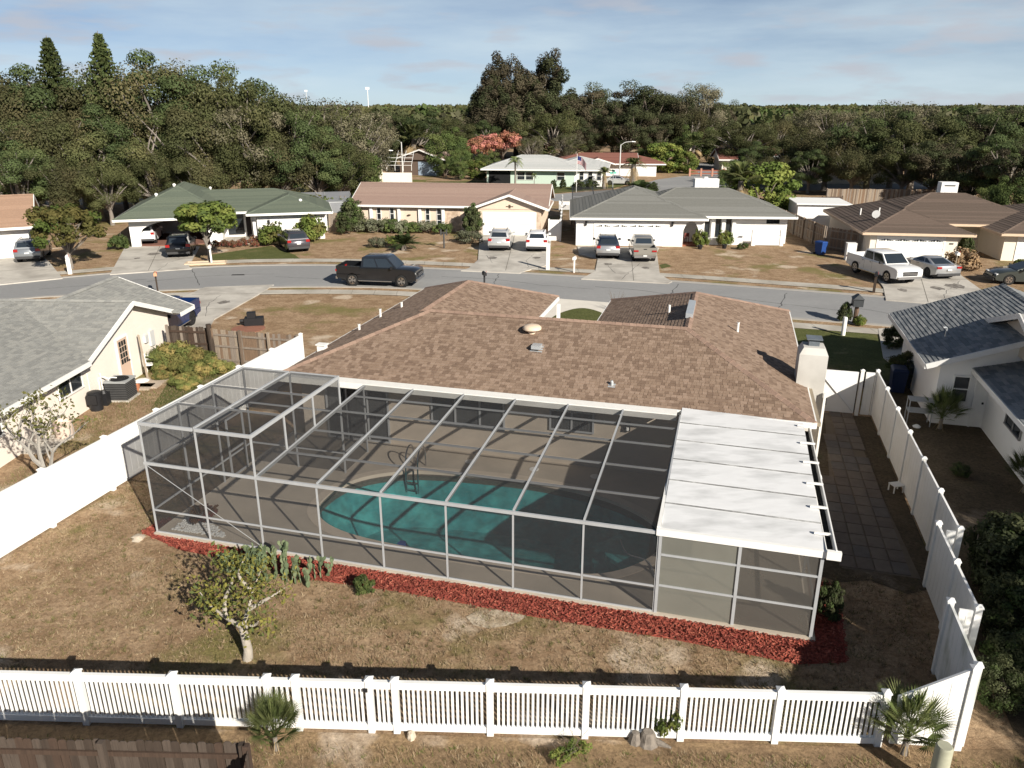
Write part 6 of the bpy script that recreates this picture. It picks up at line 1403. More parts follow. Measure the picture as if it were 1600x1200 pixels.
def bgt(key, px, top, Y, wide=1., label=None, group='background trees'):
    p = at_depth(px, top, Y)
    if label is None:
        pl = next(t for x, t in PLACE if px <= x); ht = 'towering' if p.z > 15 else 'tall' if p.z > 11.5 else 'medium height' if p.z > 8.5 else 'low'
        label = '%s %s %s, %s' % (ht, LOOK[key], pl, 'close behind' if Y < 92 else 'farther back' if Y < 125 else 'far back' if Y < 170 else 'farthest back')
    return plant(key, label, (p.x, Y, 0), p.z, None, wide, group=group)
BG = [('norfolk',152,48,92,1.0),('norfolk',72,55,96,1.0)]
# left oak wood
BG += [('oak0',-40,120,98,1.0),('oak2',18,96,96,.95),('oak1',100,112,94,.9),('oak0',182,128,99,.85),('oak2',232,84,95,.9),('oak1',302,92,97,.95),('oak0',362,112,93,.85),('oak2',412,150,95,.95),('oakgrey',478,152,98,1.0),('oak1',446,166,90,.9),('oakgrey',540,172,99,.95),
       ('oak1',-12,185,86,1.0),('oak2',62,160,85,1.0),('oak0',132,190,83,1.05),('oak1',208,172,86,1.0),('oak2',272,150,88,.95),('oak0',335,180,87,1.0),('oakgrey',388,165,90,1.0),('oak2',432,200,89,1.0),('oak1',490,205,90,1.05),('oak0',528,215,92,1.0),('mid',548,228,95,1.1),('oakgrey',566,192,108,.9),
       ('oak2',85,238,78,1.0),('oak1',18,228,77,1.1),('oak0',158,245,80,.95),('oak1',-60,210,82,1.1),('oak0',232,225,83,.9),('oak2',300,232,84,.9)]
# middle belt
BG += [('dark1',600,165,150,1.0),('oak1',640,178,150,1.2),('mid',700,205,142,1.15),('oak0',690,180,175,1.2),('dark0',735,178,185,.9),('dark1',592,182,132,.8),('mid',720,232,138,1.0),
       ('casuarina',768,120,190,1.15),('casuarina',806,104,194,1.15),('casuarina',850,102,190,1.15),('casuarina',786,136,184,1.2),('casuarina',832,128,183,1.2),('dark1',880,138,182,1.15),('dark0',925,132,186,1.1),('oak0',865,170,172,1.25),('dark1',960,150,184,1.1),('dark0',1012,128,176,1.25),('dark1',1050,138,178,1.1),('dark0',985,160,168,1.1),
       ('oakgrey',1098,130,188,.8),('dark1',1128,152,190,.9),('oak2',1080,165,172,1.1),('dark0',920,185,172,1.1),('oak1',760,190,178,1.2),('dark1',1030,190,166,1.15),('mid',1095,200,160,1.0),
       ('pink',785,206,158,1.1),('pink',750,216,152,1.0),('oakgrey',830,212,152,.95),('oakgrey',885,208,158,1.0),('mid',760,236,138,1.0),('oak2',552,200,118,.9),('mid',690,210,152,1.1)]
# right belt
BG += [('oak0',1165,190,150,1.3),('oak2',1215,182,160,1.2),('oakgrey',1262,172,165,1.0),('oakgrey',1310,168,160,1.1),('oak1',1180,225,120,1.2),('oak0',1240,215,118,1.25),('oak2',1300,195,114,1.25),('oak1',1370,180,112,1.25),('oakgrey',1410,158,118,.95),('oak0',1440,178,108,1.2),('dark1',1500,170,112,1.1),('oak1',1540,172,108,1.2),('dark0',1595,160,112,1.2),('dark1',1650,150,110,1.2),
       ('oak2',1340,225,106,1.15),('oak0',1420,225,103,1.2),('dark0',1470,215,100,1.15),('dark1',1530,225,92,1.2),('oak1',1590,215,90,1.25),('dark0',1640,220,84,1.2),('oak2',1205,240,112,1.1),('mid',1150,250,112,1.0),('oak1',1270,235,110,1.15),('mid',1590,280,76,1.0),('mid',1555,290,80,.9)]
for i, b in enumerate(BG): bgt(*b)
bgt('round', 1198, 252, 84, 1.15, 'bright green round topped tree behind the charcoal roof house'); bgt('round', 1040, 222, 146, 1.25, 'large bright clipped round tree before the red brown roof'); bgt('round', 1075, 236, 144, 1.0, 'smaller bright clipped round tree beside the larger one')
bgt('mid', 1010, 228, 150, .9, 'dark leafy tree shading the red roof drive'); bgt('mid', 696, 240, 135, .8, 'dense green rounded shrub tree beside the brown gabled house'); bgt('mid', 718, 250, 131, .9, 'broad leafy green tree on the olive lawn'); bgt('round', 745, 250, 132, 1.0, 'bright yellow green bamboo like clump beside the mint house')
bgt('cabbage', 1160, 262, 82, 1.0, 'fan palm behind the charcoal roof house', None); bgt('cabbage', 645, 200, 145, 1.1, 'tall fan palm before the wood behind the brown house', None)
bgt('cabbage', 900, 222, 158, 1.2, 'fan palm rising behind the mint house', None); bgt('cabbage', 860, 232, 156, 1.1, 'lower fan palm beside the taller fan palm', None); bgt('cabbage', 1085, 215, 152, 1.1, 'fan palm beside the clipped round trees', None)
bgt('queen', 805, 240, 116, 1.0, 'feathery queen palm before the mint house', None); bgt('queen', 835, 268, 115, .8, 'young queen palm beside the taller queen palm', None)
bgt('date', 945, 258, 117, .9, 'short date palm on the mint house lawn', None); bgt('date', 991, 242, 122, 1.1, 'stout date palm with grey skirt on the street corner', None); bgt('sago', 1000, 284, 113, 2.6, 'spiky sago palm at the street corner', None)
for px, py, Y, w, lb in ((905,276,115,1.7,'clipped round shrub before mint house, larger'), (925,278,116,1.4,'clipped round shrub before mint house, beside the larger one'), (865,283,116,.7,'small dark shrub under the mint house window'), (880,281,117,.8,'small dark shrub by the mint house corner'), (1020,287,112,1.2,'low shrub at the street corner')):
    p = at_depth(px, py, Y); plant('bushdark', lb, (p.x, Y, 0), 1.3, None, w, 'shrub', 'shrub', None, 'foliage', 'stem')
# far wood to the horizon: reads as one mass
rs = np.random.default_rng(77); V = []; 
for i in range(1500):
    Y = 175+625*rs.random()**1.25; x = rs.uniform(-1, 1)*(.78*Y+40)
    if Y < 215 and -30 < x < 50: continue
    h = rs.uniform(7.5, 12.2)+(1.2 if rs.random() < .06 else 0); w = rs.uniform(3.5, 6); k = 130
    d = rs.normal(size=(k, 3)); d /= np.linalg.norm(d, axis=1, keepdims=True); d[:, 2] = np.abs(d[:, 2])*1.1-.25; r = rs.uniform(.55, 1.08, (k, 1))
    V.append(np.array([x, Y, h*.5])+d*r*np.array([w, w, h*.46]))
n_near = len(V)
for i in range(900):
    Y = 800+2700*rs.random()**1.4; x = rs.uniform(-1, 1)*(.75*Y); h = rs.uniform(8, 12.5); k = 130
    d = rs.normal(size=(k, 3)); d[:, 2] = np.abs(d[:, 2]); d /= np.linalg.norm(d, axis=1, keepdims=True)
    V.append(np.array([x, Y, h*.25])+d*rs.uniform(.5, 1.05, (k, 1))*np.array([26, 14, h*.72]))
V = np.concatenate(V); sz_ = rs.uniform(.9, 2.0, len(V)); sz_[n_near*130:] *= 2.6; v, f = leaf_cards(V, sz_, .4, 1.3, rs)
me = np_mesh('distant_woodland', v, f, [OL[0], OL[1], DK[1], GY[2], MD[2]], np.repeat(rs.integers(0, 5, len(V)//130), 130))
stuff(tag(link('distant_woodland', me), 'distant woodland stretching to the horizon', 'woodland'))

# --- street and garden trees
p = G(112, 420); plant('yellow', 'low spreading yellow green tree at the orange roof house drive', p, 4.6, 1., .98)
p = G(327, 410); plant('lollipop', 'small round crowned tree beside the carport driveway', p, 4.7, 2., 1.15)
tr = thing('tree_surround', 'low pale timber border around the small round crowned tree', 'edging', G(322, 412), R(12))
for (x0, x1, y0, y1) in ((-1.5, 1.5, -.5, -.38), (-1.5, 1.5, .38, .5), (-1.5, -1.38, -.38, .38), (1.38, 1.5, -.38, .38)): mb = MB(); mb.box(x0, x1, y0, y1, 0, .14); mb.build('timber', M('edging_tan', (.55, .44, .32), .9, .1), tr)
def shrubs(key, pts, label, cat='shrub', name='shrub', group=None):
    for px, py, h, w in pts: plant(key, label, G(px, py), h, None, w, cat, name, group, 'foliage', 'stem')
shrubs('bushgrey', [(572,362,1.3,1.1),(592,363,1.3,1.1),(628,364,1.25,1.0),(668,364,1.2,1.1)], 'grey green hedge shrub under the tan house windows', group='hedge shrubs of the tan house')
shrubs('bush', [(608,362,1.3,1.0),(613,365,1.0,.9),(632,364,1.1,.9),(648,364,1.1,.9),(690,366,1.15,1.0)], 'dark green hedge shrub under the tan house windows', group='dark hedge shrubs of the tan house')
shrubs('bushdark', [(551,362,3.0,.9)], 'tall dark shrub at the tan house corner'); shrubs('bushdark', [(738,368,2.8,.7)], 'tall dark shrub beside the tan house garage'); shrubs('bushgrey', [(733,380,1.1,1.5)], 'grey green mounded shrub beside the tan house drive')
shrubs('bushgrey', [(590,387,.9,1.1)], 'grey green shrub in the island bed of the dry lawn'); shrubs('bushbright', [(612,382,.8,1.0)], 'bright green shrub in the island bed of the dry lawn')
plant('sago', 'spiky round sago palm in the island bed', G(631, 391), 1.3, None, 1.35, 'palm', 'sago_palm', None, 'fronds', 'stem')
shrubs('bushbright', [(428,382,1.9,.9)], 'yellow green leafy shrub before the white garage wall'); shrubs('bushbright', [(487,376,2.4,.8)], 'tall yellow green shrub beside the parked grey suv'); shrubs('bushbright', [(497,352,3.0,1.2)], 'yellowing tree shrub behind the white fence panel')
shrubs('bush', [(186,390,1.3,.8)], 'leafy shrub at the foot of the carport pier'); shrubs('bushdark', [(540,366,1.9,.9)], 'dark shrub before the short pale board fence')
redb = [leafmat('red_a', (.22, .07, .05)), leafmat('red_b', (.16, .09, .05))]; make_tree('bushred', .5, .3, .3, 24, 40, .16, .07, redb, zt=.1, r0=.02, nl=6, seed=121)
shrubs('bushred', [(336,387,.6,1.),(350,386,.6,1.),(364,387,.6,.9),(381,385,.7,1.),(399,386,.5,.8),(412,381,.9,1.4)], 'low red leaved plant edging the white house porch', 'plant', 'red_plant', 'red plants along the porch')
shrubs('bushbright', [(1310,278+5*0+92,0.0001,1)][:0], 'x')
shrubs('bushdark', [(1506,404,1.9,.7)], 'dark green climbing shrub beside the ivory garage pier'); shrubs('bushbright', [(1595,424,.9,1.0)], 'low yellow green shrub beside the ivory garden wall')
make_tree('bushstraw', .8, .5, .5, 40, 60, .3, .10, [M('straw_leaf', (.36, .24, .13), .9, .3, trans=.2), M('straw_leaf_b', (.28, .19, .11), .9, .3)], zt=.2, r0=.03, nl=6, seed=131)
shrubs('bushstraw', [(1500,420,1.3,1.1)], 'dry straw coloured shrub beside the ivory garage', 'shrub')
shrubs('bushbright', [(1093,386,1.5,.55)], 'potted shrub before the narrow windows'); shrubs('bushbright', [(1131,385,1.4,.6)], 'potted shrub beside the courtyard wall'); shrubs('bush', [(1160,390,.6,1.0)], 'low shrub before the courtyard wall')
mb = MB(); rq = random.Random(2)
for k in range(16): a = rq.uniform(0, 6.28); e = rq.uniform(.2, .6); mb.tube([(0,0,0),(math.cos(a)*e*.4,math.sin(a)*e*.4,.5),(math.cos(a)*e,math.sin(a)*e,rq.uniform(.8,1.25))], [.012,.009,.004], 4)
tag(mb.build('bare_shrub', BARK, None, None, W(8.9, 28.6, .07)), 'thin bare twiggy shrub beyond our entry court', 'shrub')
# around the near neighbours
plant('yucca', 'tall tufted golden grass clump beside the reddish fence', G(262, 570), .9, None, 1.2, 'plant', 'grass_clump', None, 'blades', 'stem')
make_tree('grassclump', .8, .5, .4, 60, 150, .26, .035, [leafmat('golden', (.30, .24, .09)), leafmat('golden_b', (.22, .21, .07)), leafmat('golden_c', (.14, .16, .05))], zt=.2, r0=.02, nl=4, seed=141, elong=8., up=-.3)
for px, py, h, w, lb in ((275,576,1.15,1.1,'tall golden green grass mound against the board fence'), (305,580,1.0,1.1,'golden grass mound beside the thick timber post'), (332,584,.7,1.1,'lower dry grass mound before the grey boards'), (255,592,.4,1.2,'low green weedy mound by the loose slabs'), (290,604,.5,1.3,'sprawling brown weedy mound beside the vinyl fence')):
    plant('grassclump', lb, G(px, py), h, None, w, 'plant', 'grass_clump', None, 'blades', 'stem')
for px, py, h, w, lb in ((1468,670,1.1,.8,'fan leaved palm by the slate roof house wall'), (1600,770,1.0,.8,'fan palm at the corner of the white wall')): plant('palmetto', lb, G(px, py), h, None, w, 'palm', 'palm', None, 'fronds', 'trunk')
for px, py, h, w, lb in ((1572,915,2.1,1.1,'large dark shrub outside the stepped vinyl fence'), (1585,1010,1.7,1.0,'dark glossy shrub beside the stained fence run'), (1615,950,2.4,1.2,'dark shrub behind the other fence side shrubs'), (1556,1105,1.4,.8,'dark shrub at the foot of the tall corner post'), (1598,1090,1.7,1.0,'low dark shrub beyond the corner post'), (1500,745,.5,1.2,'small weedy plant by the neighbour lawn'), (1395,545,1.3,.9,'dark leggy shrub at the slate house corner'), (1415,600,1.6,1.1,'shaded shrub against the slate house gable')):
    plant('hedge', lb, G(px, py), h, None, w, 'shrub', 'shrub', None, 'foliage', 'stem')
plant('bushdark', 'narrow green shrub at the corner of the covered patio', W(17.95, .9), 1.0, None, .6, 'shrub', 'shrub', None, 'foliage', 'stem')
plant('palmetto', 'green spiky palmetto growing against the picket fence gate', G(432, 1172), .82, 1.0, .72, 'palm', 'palmetto', None, 'fronds', 'trunk')
plant('palmetto', 'broad palmetto with dead skirt beside the tall corner panel', G(1412, 1178), .98, 2.2, .85, 'palm', 'palmetto', None, 'fronds', 'trunk')
plant('bush', 'small green shrub on the edge of the red mulch', G(571, 926), .5, None, .62, 'shrub', 'shrub', None, 'foliage', 'stem')
shrubs('weed', [(905,1175,.28,.9)], 'bright green weed on the sandy strip by the picket fence', 'plant', 'weed'); shrubs('weed', [(1040,1150,.75,.45)], 'climbing green weed on the picket fence', 'plant', 'weed'); shrubs('weed', [(880,1190,.3,1.0)], 'low green weed beside the brighter weed', 'plant', 'weed')
# yard tree: leaning pale trunk, open yellow green crown
cit = thing('small_tree', 'small leaning tree with pale trunk and thin yellow green leaves', 'tree', G(385, 1030), 0)
mb = MB(); fork = (-.05, .15, .72)
mb.tube([(.02,0,-.1),(.06,.02,.25),fork], [.12,.10,.085], 9)
br = [[tuple(fork),(-.45,.3,.98),(-.85,.5,1.25),(-1.05,.55,1.75)], [fork,(.05,.35,1.25),(.12,.6,1.8),(.3,.8,2.5)], [(-.45,.3,.98),(-.5,.5,1.5),(-.35,.7,2.1),(-.5,.9,2.6)], [(.05,.35,1.25),(.45,.4,1.6),(.85,.6,1.9)], [(.05,.6,1.8),(-.2,.7,2.3),(-.1,.9,2.8)], [fork,(.25,.1,.9),(.35,.05,1.1)]]
tips = []
br = [[(x, y, .72+(z-.72)*.62 if z > .72 else z) for x, y, z in b_] for b_ in br]
for b_ in br: q = smooth_line(b_, 4); mb.tube(q, [max(.012, .065*(1-i/len(q))) for i in range(len(q))], 6); tips += q[5:]
mb.build('trunk', M('citrus_bark', (.34, .305, .26), .9, .2, 8, bump=.3), cit, 60)
rs = np.random.default_rng(3); pts = []
for c in tips:
    for k in range(5):
        s_ = Vector(c)+Vector(rs.normal(0, .17, 3)); pts += [np.array(s_)+rs.normal(0, .11, 3) for _ in range(9)]
pts = np.array(pts); v, f = leaf_cards(pts, .055*rs.uniform(.6, 1.4, len(pts)), .3, 1.9, rs)
link('crown', np_mesh('crown', v, f, [leafmat('citrus_a', (.165, .165, .045), trans=.3), leafmat('citrus_b', (.22, .20, .05), trans=.3), leafmat('citrus_c', (.10, .12, .04), trans=.3)], rs.integers(0, 3, len(f))), cit)
# bare, lichen pale tree in front of the left neighbour
bt = thing('bare_tree', 'nearly leafless pale twiggy tree beside the white fence', 'tree', W(-4.1, .9), 0)
rnd = random.Random(4); mb = MB(); ends = []
def grow_br(p, d, ln, r, lev):
    q = [p]; 
    for k in range(3): d = (d+Vector((rnd.uniform(-.3,.3), rnd.uniform(-.3,.3), rnd.uniform(-.12,.22)))).normalized(); q.append(q[-1]+d*ln/3)
    mb.tube(q, [r, r*.85, r*.7, r*.55], 5 if lev < 2 else 4, cap=False)
    if lev >= 4: ends.append(q[-1]); ends.append(q[-2]); return
    for k in range(3 if lev < 3 else 2): 
        dd = (d+Vector((rnd.uniform(-.9,.9), rnd.uniform(-.9,.9), rnd.uniform(-.35,.7)))).normalized(); grow_br(q[-1-(k % 2)], dd, ln*rnd.uniform(.6, .85), r*.55, lev+1)
grow_br(Vector((0, 0, -.1)), Vector((.05, .1, 1)), 1.5, .13, 0); mb.build('trunk', M('lichen_bark', (.30, .28, .25), .95, .25, 10), bt)
pts = np.array([np.array(e)+rs.normal(0, .09, 3) for e in ends for _ in range(5)]); v, f = leaf_cards(pts, .07*rs.uniform(.6, 1.4, len(pts)), .3, 1.8, rs)
link('crown', np_mesh('crown', v, f, [YE[0], leafmat('dull', (.16, .15, .08)), YE[1]], rs.integers(0, 3, len(f))), bt)
# prickly pear cactus: flat pads, each its own piece
cac = thing('prickly_pear', 'sprawling prickly pear cactus with flat green pads before the cage', 'cactus', G(425, 903), 0)
CM = [M('cactus_a', (.115, .15, .08), .7, .25, 12), M('cactus_b', (.15, .18, .10), .7, .25, 12), M('cactus_c', (.085, .115, .062), .7, .25, 12)]
pm = MB(); N = 12; ring_ = [(.09*math.cos(2*math.pi*i/N)*(1-.25*(math.sin(2*math.pi*i/N) < -.3)), .15+.15*math.sin(2*math.pi*i/N)) for i in range(N)]
V1 = [(x, -.018, z) for x, z in ring_]+[(x, .018, z) for x, z in ring_]+[(0, -.03, .15), (0, .03, .15)]
pm.grid(V1, [(i, (i+1) % N, 2*N) for i in range(N)]+[(N+(i+1) % N, N+i, 2*N+1) for i in range(N)]+[(i, N+i, N+(i+1) % N, (i+1) % N) for i in range(N)])
pads = [pm.mesh('pad', m_, 60) for m_ in CM]; rnd = random.Random(11)
def pad(base, tilt, az, s, lev):
    o = bpy.data.objects.new('pad', rnd.choice(pads)); COL.objects.link(o); o.parent = cac
    Rm = Matrix.Rotation(az, 4, 'Z') @ Matrix.Rotation(tilt, 4, 'Y') @ Matrix.Rotation(rnd.uniform(-.9, .9), 4, 'Z'); o.matrix_basis = Matrix.Translation(base) @ Rm @ Matrix.Scale(s, 4)
    if lev < 4:
        for k in range(rnd.choice((1, 2, 2, 2) if lev < 3 else (0, 1, 1, 2))):
            tip = base+(Rm @ Vector((rnd.uniform(-.05, .05), 0, .27)))*s; pad(tip, max(-.75, min(.75, tilt*.6+rnd.uniform(-.45, .45))), az+rnd.uniform(-.9, .9), s*rnd.uniform(.82, 1.0), lev+1)
for k in range(24):
    x = -1.35+2.75*k/23; pad(Vector((x, rnd.uniform(-.25, .3)-.2*x, -.02)), rnd.uniform(-.5, .5), rnd.uniform(0, 6.28), rnd.uniform(.62, .85)*(1.1 if abs(x) < .8 else .9), 0 if abs(x) < .7 else 1)
# dry red plant on the pebbles
plant('bushred', 'small dry red leaved plant on the white pebbles', W(.95, .75, deck_z), .55, None, .9, 'plant', 'red_plant', None, 'foliage', 'stem')

# unseen trees shade the right side; raised, tallest one added, to block sky light
for x, y, h, w, lb in ((16.6, 7.6, 6.8, 1.0, 'shortest dark tree beyond the right fence'), (20.5, 8.6, 8.2, 1.0, 'dark tree beyond the right fence, second from the corner post'), (24.5, 11.5, 9.0, 1.05, 'tall dark tree beside the slate roof house yard'), (29.5, 15.0, 9.2, 1.0, 'tall dark tree behind the slate roof house yard'), (23.0, 1.5, 9.6, 1.1, 'tallest unseen tree beyond the right fence, added to block sky light')):
    plant('dark0', lb, Vector((x, y, 0)), h, None, w*1.25, group='trees beyond the right fence')
# ================================================================== STREET FURNITURE AND SMALL THINGS
def street_lamp(label, loc, h, az, arm=1.8, mat=None):
    t = thing('street_lamp', label, 'street lamp', loc, az); mt = mat or M('lamp_grey', (.58, .58, .56), .5, .06)
    mb = MB(); mb.tube([(0,0,0),(0,0,h*.55),(0,0,h)], [.13,.1,.08], 8); mb.build('pole', mt, t, 60)
    mb = MB(); mb.tube(smooth_line([(0,0,h-.1),(arm*.4,0,h+.35),(arm,0,h+.45)], 4), .05, 6); mb.build('arm', mt, t, 60)
    mb = MB(); mb.grid([(arm-.05,-.1,.42+h),(arm+.6,-.14,.38+h),(arm+.6,.14,.38+h),(arm-.05,.1,.42+h),(arm-.05,-.08,.55+h),(arm+.55,-.1,.48+h),(arm+.55,.1,.48+h),(arm-.05,.08,.55+h)], [(0,3,2,1),(4,5,6,7),(0,1,5,4),(1,2,6,5),(2,3,7,6),(3,0,4,7)]); mb.build('lamp_head', TRIM, t)
p = at_depth(627, 222, 136); street_lamp('tall grey street lamp behind the far screen cage', (p.x, 136, 0), p.z, math.pi)
p = at_depth(595, 240, 124); street_lamp('shorter pale street lamp beside the far screen cage', (p.x, 124, 0), p.z, .35, 1.3, M('lamp_cream', (.72, .66, .5), .5, .05))
p = at_depth(970, 226, 130); street_lamp('grey street lamp on the corner by the mint house', (p.x, 130, 0), p.z, .1)
p = at_depth(574, 138, 260); tl = thing('floodlight_mast', 'distant thin white floodlight mast above the trees', 'mast', (p.x, 260, 0))
mb = MB(); mb.tube([(0,0,0),(0,0,p.z)], [.16,.10], 6); mb.build('pole', TRIM, tl); mb = MB(); mb.box(-.6, .6, -.1, .1, p.z-.35, p.z+.35); mb.build('lamp_bank', TRIM, tl)
p = at_depth(478, 142, 300); tl = thing('floodlight_mast', 'second thin floodlight mast, beyond the greyish oak', 'mast', (p.x, 300, 0))
mb = MB(); mb.tube([(0,0,0),(0,0,p.z)], [.15,.09], 6); mb.build('pole', MATS['lamp_grey'], tl); mb = MB(); mb.box(-.5, .5, -.1, .1, p.z-.3, p.z+.3); mb.build('lamp_bank', TRIM, tl)
# flag
fl = thing('flagpole', 'pole with a drooping striped flag before the mint house', 'flagpole', (at_depth(902, 240, 112).x, 112, 0), R(-30))
mb = MB(); mb.tube([(0,0,0),(0,0,at_depth(902, 240, 112).z)], [.05,.03], 6); mb.build('pole', TRIM, fl)
zt = at_depth(902, 244, 112).z; RED_F = M('flag_red', (.42, .03, .04), .8, .05); WH_F = M('flag_white', (.75, .75, .75), .8, .05); BL_F = M('flag_blue', (.03, .04, .16), .8, .05)
fm = MB(); cols = 8
for r_ in range(13):
    for c in range(cols):
        def FP(u, w): return (.05+u*1.45, .18*math.sin(u*5)*u, zt-w*1.0-u*u*.95)
        u0, u1 = c/cols, (c+1)/cols; w0, w1 = r_/13, (r_+1)/13
        fm.grid([FP(u0,w0),FP(u1,w0),FP(u1,w1),FP(u0,w1)], [(0,1,2,3)], 2 if (c < 3 and r_ < 7) else (0 if r_ % 2 == 0 else 1))
fm.build('flag', [RED_F, WH_F, BL_F], fl)
sg = thing('street_sign', 'green street name sign on a thin post at the corner', 'sign', (at_depth(957, 300, 92).x, 92, 0)); zz = at_depth(957, 268, 92).z
mb = MB(); mb.tube([(0,0,0),(0,0,zz)], .04, 6); mb.build('post', MATS['galvanised'], sg)
for rz_ in (.3, 1.9): mb = MB(); mb.box(-.4, .4, -.012, .012, zz-.25+(.24 if rz_ > 1 else 0), zz-.03+(.24 if rz_ > 1 else 0)); o = mb.build('blade', M('sign_green', (.12, .42, .33), .5, .04), sg); o.rotation_euler = (0, 0, rz_)
# mailboxes
def mailbox(label, loc, h, box, post, rz=0., wide=.05):
    t = thing('mailbox', label, 'mailbox', loc, rz)
    mb = MB(); mb.box(-wide, wide, -wide, wide, 0, h); mb.build('post', post, t)
    mb = MB(); N = 8; pr = [(-.1, 0), (.1, 0)]+[(.1*math.cos(math.pi*i/N), .14+.1*math.sin(math.pi*i/N)) for i in range(N+1)]
    a = [(x, -.26, z+h+.002) for x, z in pr]; b = [(x, .24, z+h+.002) for x, z in pr]; k = len(pr)
    mb.grid(a+b, [tuple(range(k)), tuple(reversed(range(k, 2*k)))]+[(i, i+k, (i+1) % k+k, (i+1) % k) for i in range(k)]); bx = mb.build('box', box, t, 40)
    mb = MB(); mb.box(.1, .115, -.1, -.06, h+.1, h+.3); mb.build('flag', M('flag_red', (.42, .03, .04), .8, .05), bx)
PINKB = M('copper_box', (.55, .30, .18), .6, .1)
mailbox('black mailbox on a post before our house', G(757, 452), .95, BLACK, BLACK, .3); mailbox('orange topped mailbox on dark post before the cream house', G(247, 458), 1.15, PINKB, RUSTW[1], .4)
mailbox('white mailbox on thick white post at the orange roof drive', G(110, 428), 1.15, TRIM, TRIM, .4, .13); mailbox('white mailbox on slim white post beside the tan house drive', G(897, 426), .95, TRIM, TRIM, -.3)
mailbox('white mailbox on white post by the carport tree', G(331, 412), 1.2, TRIM, TRIM, .2, .06); mailbox('dark mailbox on rustic post at the ivory house drive', G(1365, 457), 1.1, BLACK, RUSTW[1], -.4, .08)
mailbox('white mailbox on a thin post beside the silver coupe', G(1491, 424), 1.2, TRIM, M('thin_post', (.3, .26, .2), .8, .1), -.2, .025)
mb = MB(); mb.box(-.12, .12, -.12, .12, 0, 1.9); post_cap(mb, 0, 0, 1.901, .15); tag(mb.build('marker_post', TRIM, None, None, G(856, 422), -.2), 'tall square white post at the tan house drive edge', 'post')
mb = MB(); mb.lathe([(.07, 0), (.07, 1.2), (.05, 1.25)], 8); mb.box(-.3, .3, -.04, .04, 1.28, 1.35); mb.box(-.3, -.18, -.06, .06, 1.1, 1.6); mb.box(.18, .3, -.06, .06, 1.1, 1.6); tag(mb.build('lamp_post', M('dark_iron', (.06, .06, .06), .5, .1), None, 40, G(694, 388)), 'thin double lantern post on the dry lawn', 'lamp post')
# ornate mailbox with planting before the slate roof house
mt = thing('mailbox', 'ornate dark mailbox shaped like a lantern on carved post', 'mailbox', G(1335, 505), -.2)
mb = MB(); mb.tube([(0,0,0),(0,0,.35),(.02,0,.7),(0,0,1.0)], [.16,.11,.13,.1], 8); mb.build('post', M('carved_wood', (.13, .085, .06), .8, .3, 8), mt)
mb = MB(); mb.box(-.26, .26, -.3, .3, 1.0, 1.42); mb.build('box', M('iron', (.05, .055, .06), .5, .2), mt); mb = MB(); mb.grid([(-.3,-.36,1.42),(.3,-.36,1.42),(.3,.36,1.42),(-.3,.36,1.42),(0,-.2,1.68),(0,.2,1.68)], [(0,1,4),(1,2,5,4),(2,3,5),(3,0,4,5),(3,2,1,0)]); mb.build('roof', MATS['iron'], mt)
plant('bushdark', 'dark leafy shrub beside the ornate mailbox', G(1319, 503), 1.1, None, .75, 'shrub', 'shrub', None, 'foliage', 'stem'); plant('bushbright', 'yellow flowering plant at the foot of the ornate mailbox', G(1343, 508), .55, None, .9, 'plant', 'flowering_plant', None, 'foliage', 'stem')
mb = MB(); mb.lathe([(.11, 0), (.11, .95), (.09, 1.0)], 12); tag(mb.build('bollard', TRIM, None, 40, G(1317, 524)), 'short round white bollard on the green verge', 'bollard')
# bins, table, wheel, utility things
def bin_(label, loc, rz, mat):
    t = thing('wheeled_bin', label, 'bin', loc, rz)
    mb = MB(); mb.grid([(-.25,-.3,.06),(.25,-.3,.06),(.25,.3,.06),(-.25,.3,.06),(-.3,-.38,1.0),(.3,-.38,1.0),(.3,.38,1.0),(-.3,.38,1.0)], [(0,3,2,1),(0,1,5,4),(1,2,6,5),(2,3,7,6),(3,0,4,7),(4,5,6,7)]); mb.build('body', mat, t)
    mb = MB(); mb.grid([(-.32,-.42,1.002),(.32,-.42,1.002),(.32,.42,1.002),(-.32,.42,1.002),(-.26,-.34,1.1),(.26,-.34,1.1),(.26,.36,1.1),(-.26,.36,1.1)], [(4,5,6,7),(0,1,5,4),(1,2,6,5),(2,3,7,6),(3,0,4,7)]); mb.build('lid', mat, t)
    for q in (-1, 1): mb = MB(); mb.tube([(q*.27,.32,.11),(q*.33,.32,.11)], .11, 10); mb.build('wheel', RUBBER, t)
BINB = M('bin_blue', (.015, .055, .21), .5, .1); BINK = M('bin_dark', (.02, .025, .035), .5, .1)
bin_('bright blue wheeled bin against the grey board fence', G(1281, 398), .5, BINB); bin_('navy wheeled bin in the shade by slate house', G(1400, 612), -.3, M('bin_navy', (.01, .02, .06), .5, .1)); bin_('dark wheeled bin beside the navy one', G(1425, 606), -.3, BINK)
mb = MB(); mb.box(-.35, .35, -.3, .3, 0, 1.3); mb.box(-.37, .37, -.32, .32, 1.3, 1.34); tag(mb.build('utility_cabinet', TRIM, None, None, G(1327, 406), -.15), 'white utility cabinet beside the ivory garage', 'cabinet')
mb = MB(); mb.box(-.5, .5, -.3, .3, 0, .45); mb.box(-.35, .1, -.2, .2, .45, .75); mb.tube([(-.5,-.1,.3),(-.75,-.1,.3)], .1, 8); tag(mb.build('yard_machine', BLACK, None, None, G(398, 508), .2), 'dark machine with grey top on the dry front lawn', 'machine')
mb = MB(); mb.lathe([(.9, 0), (.9, .03), (.2, .05)], 18); tag(mb.build('mulch_patch', M('soil_red', (.26, .12, .08), .95, .2), None, None, G(388, 514)), 'round patch of reddish mulch on the front lawn', 'mulch patch')
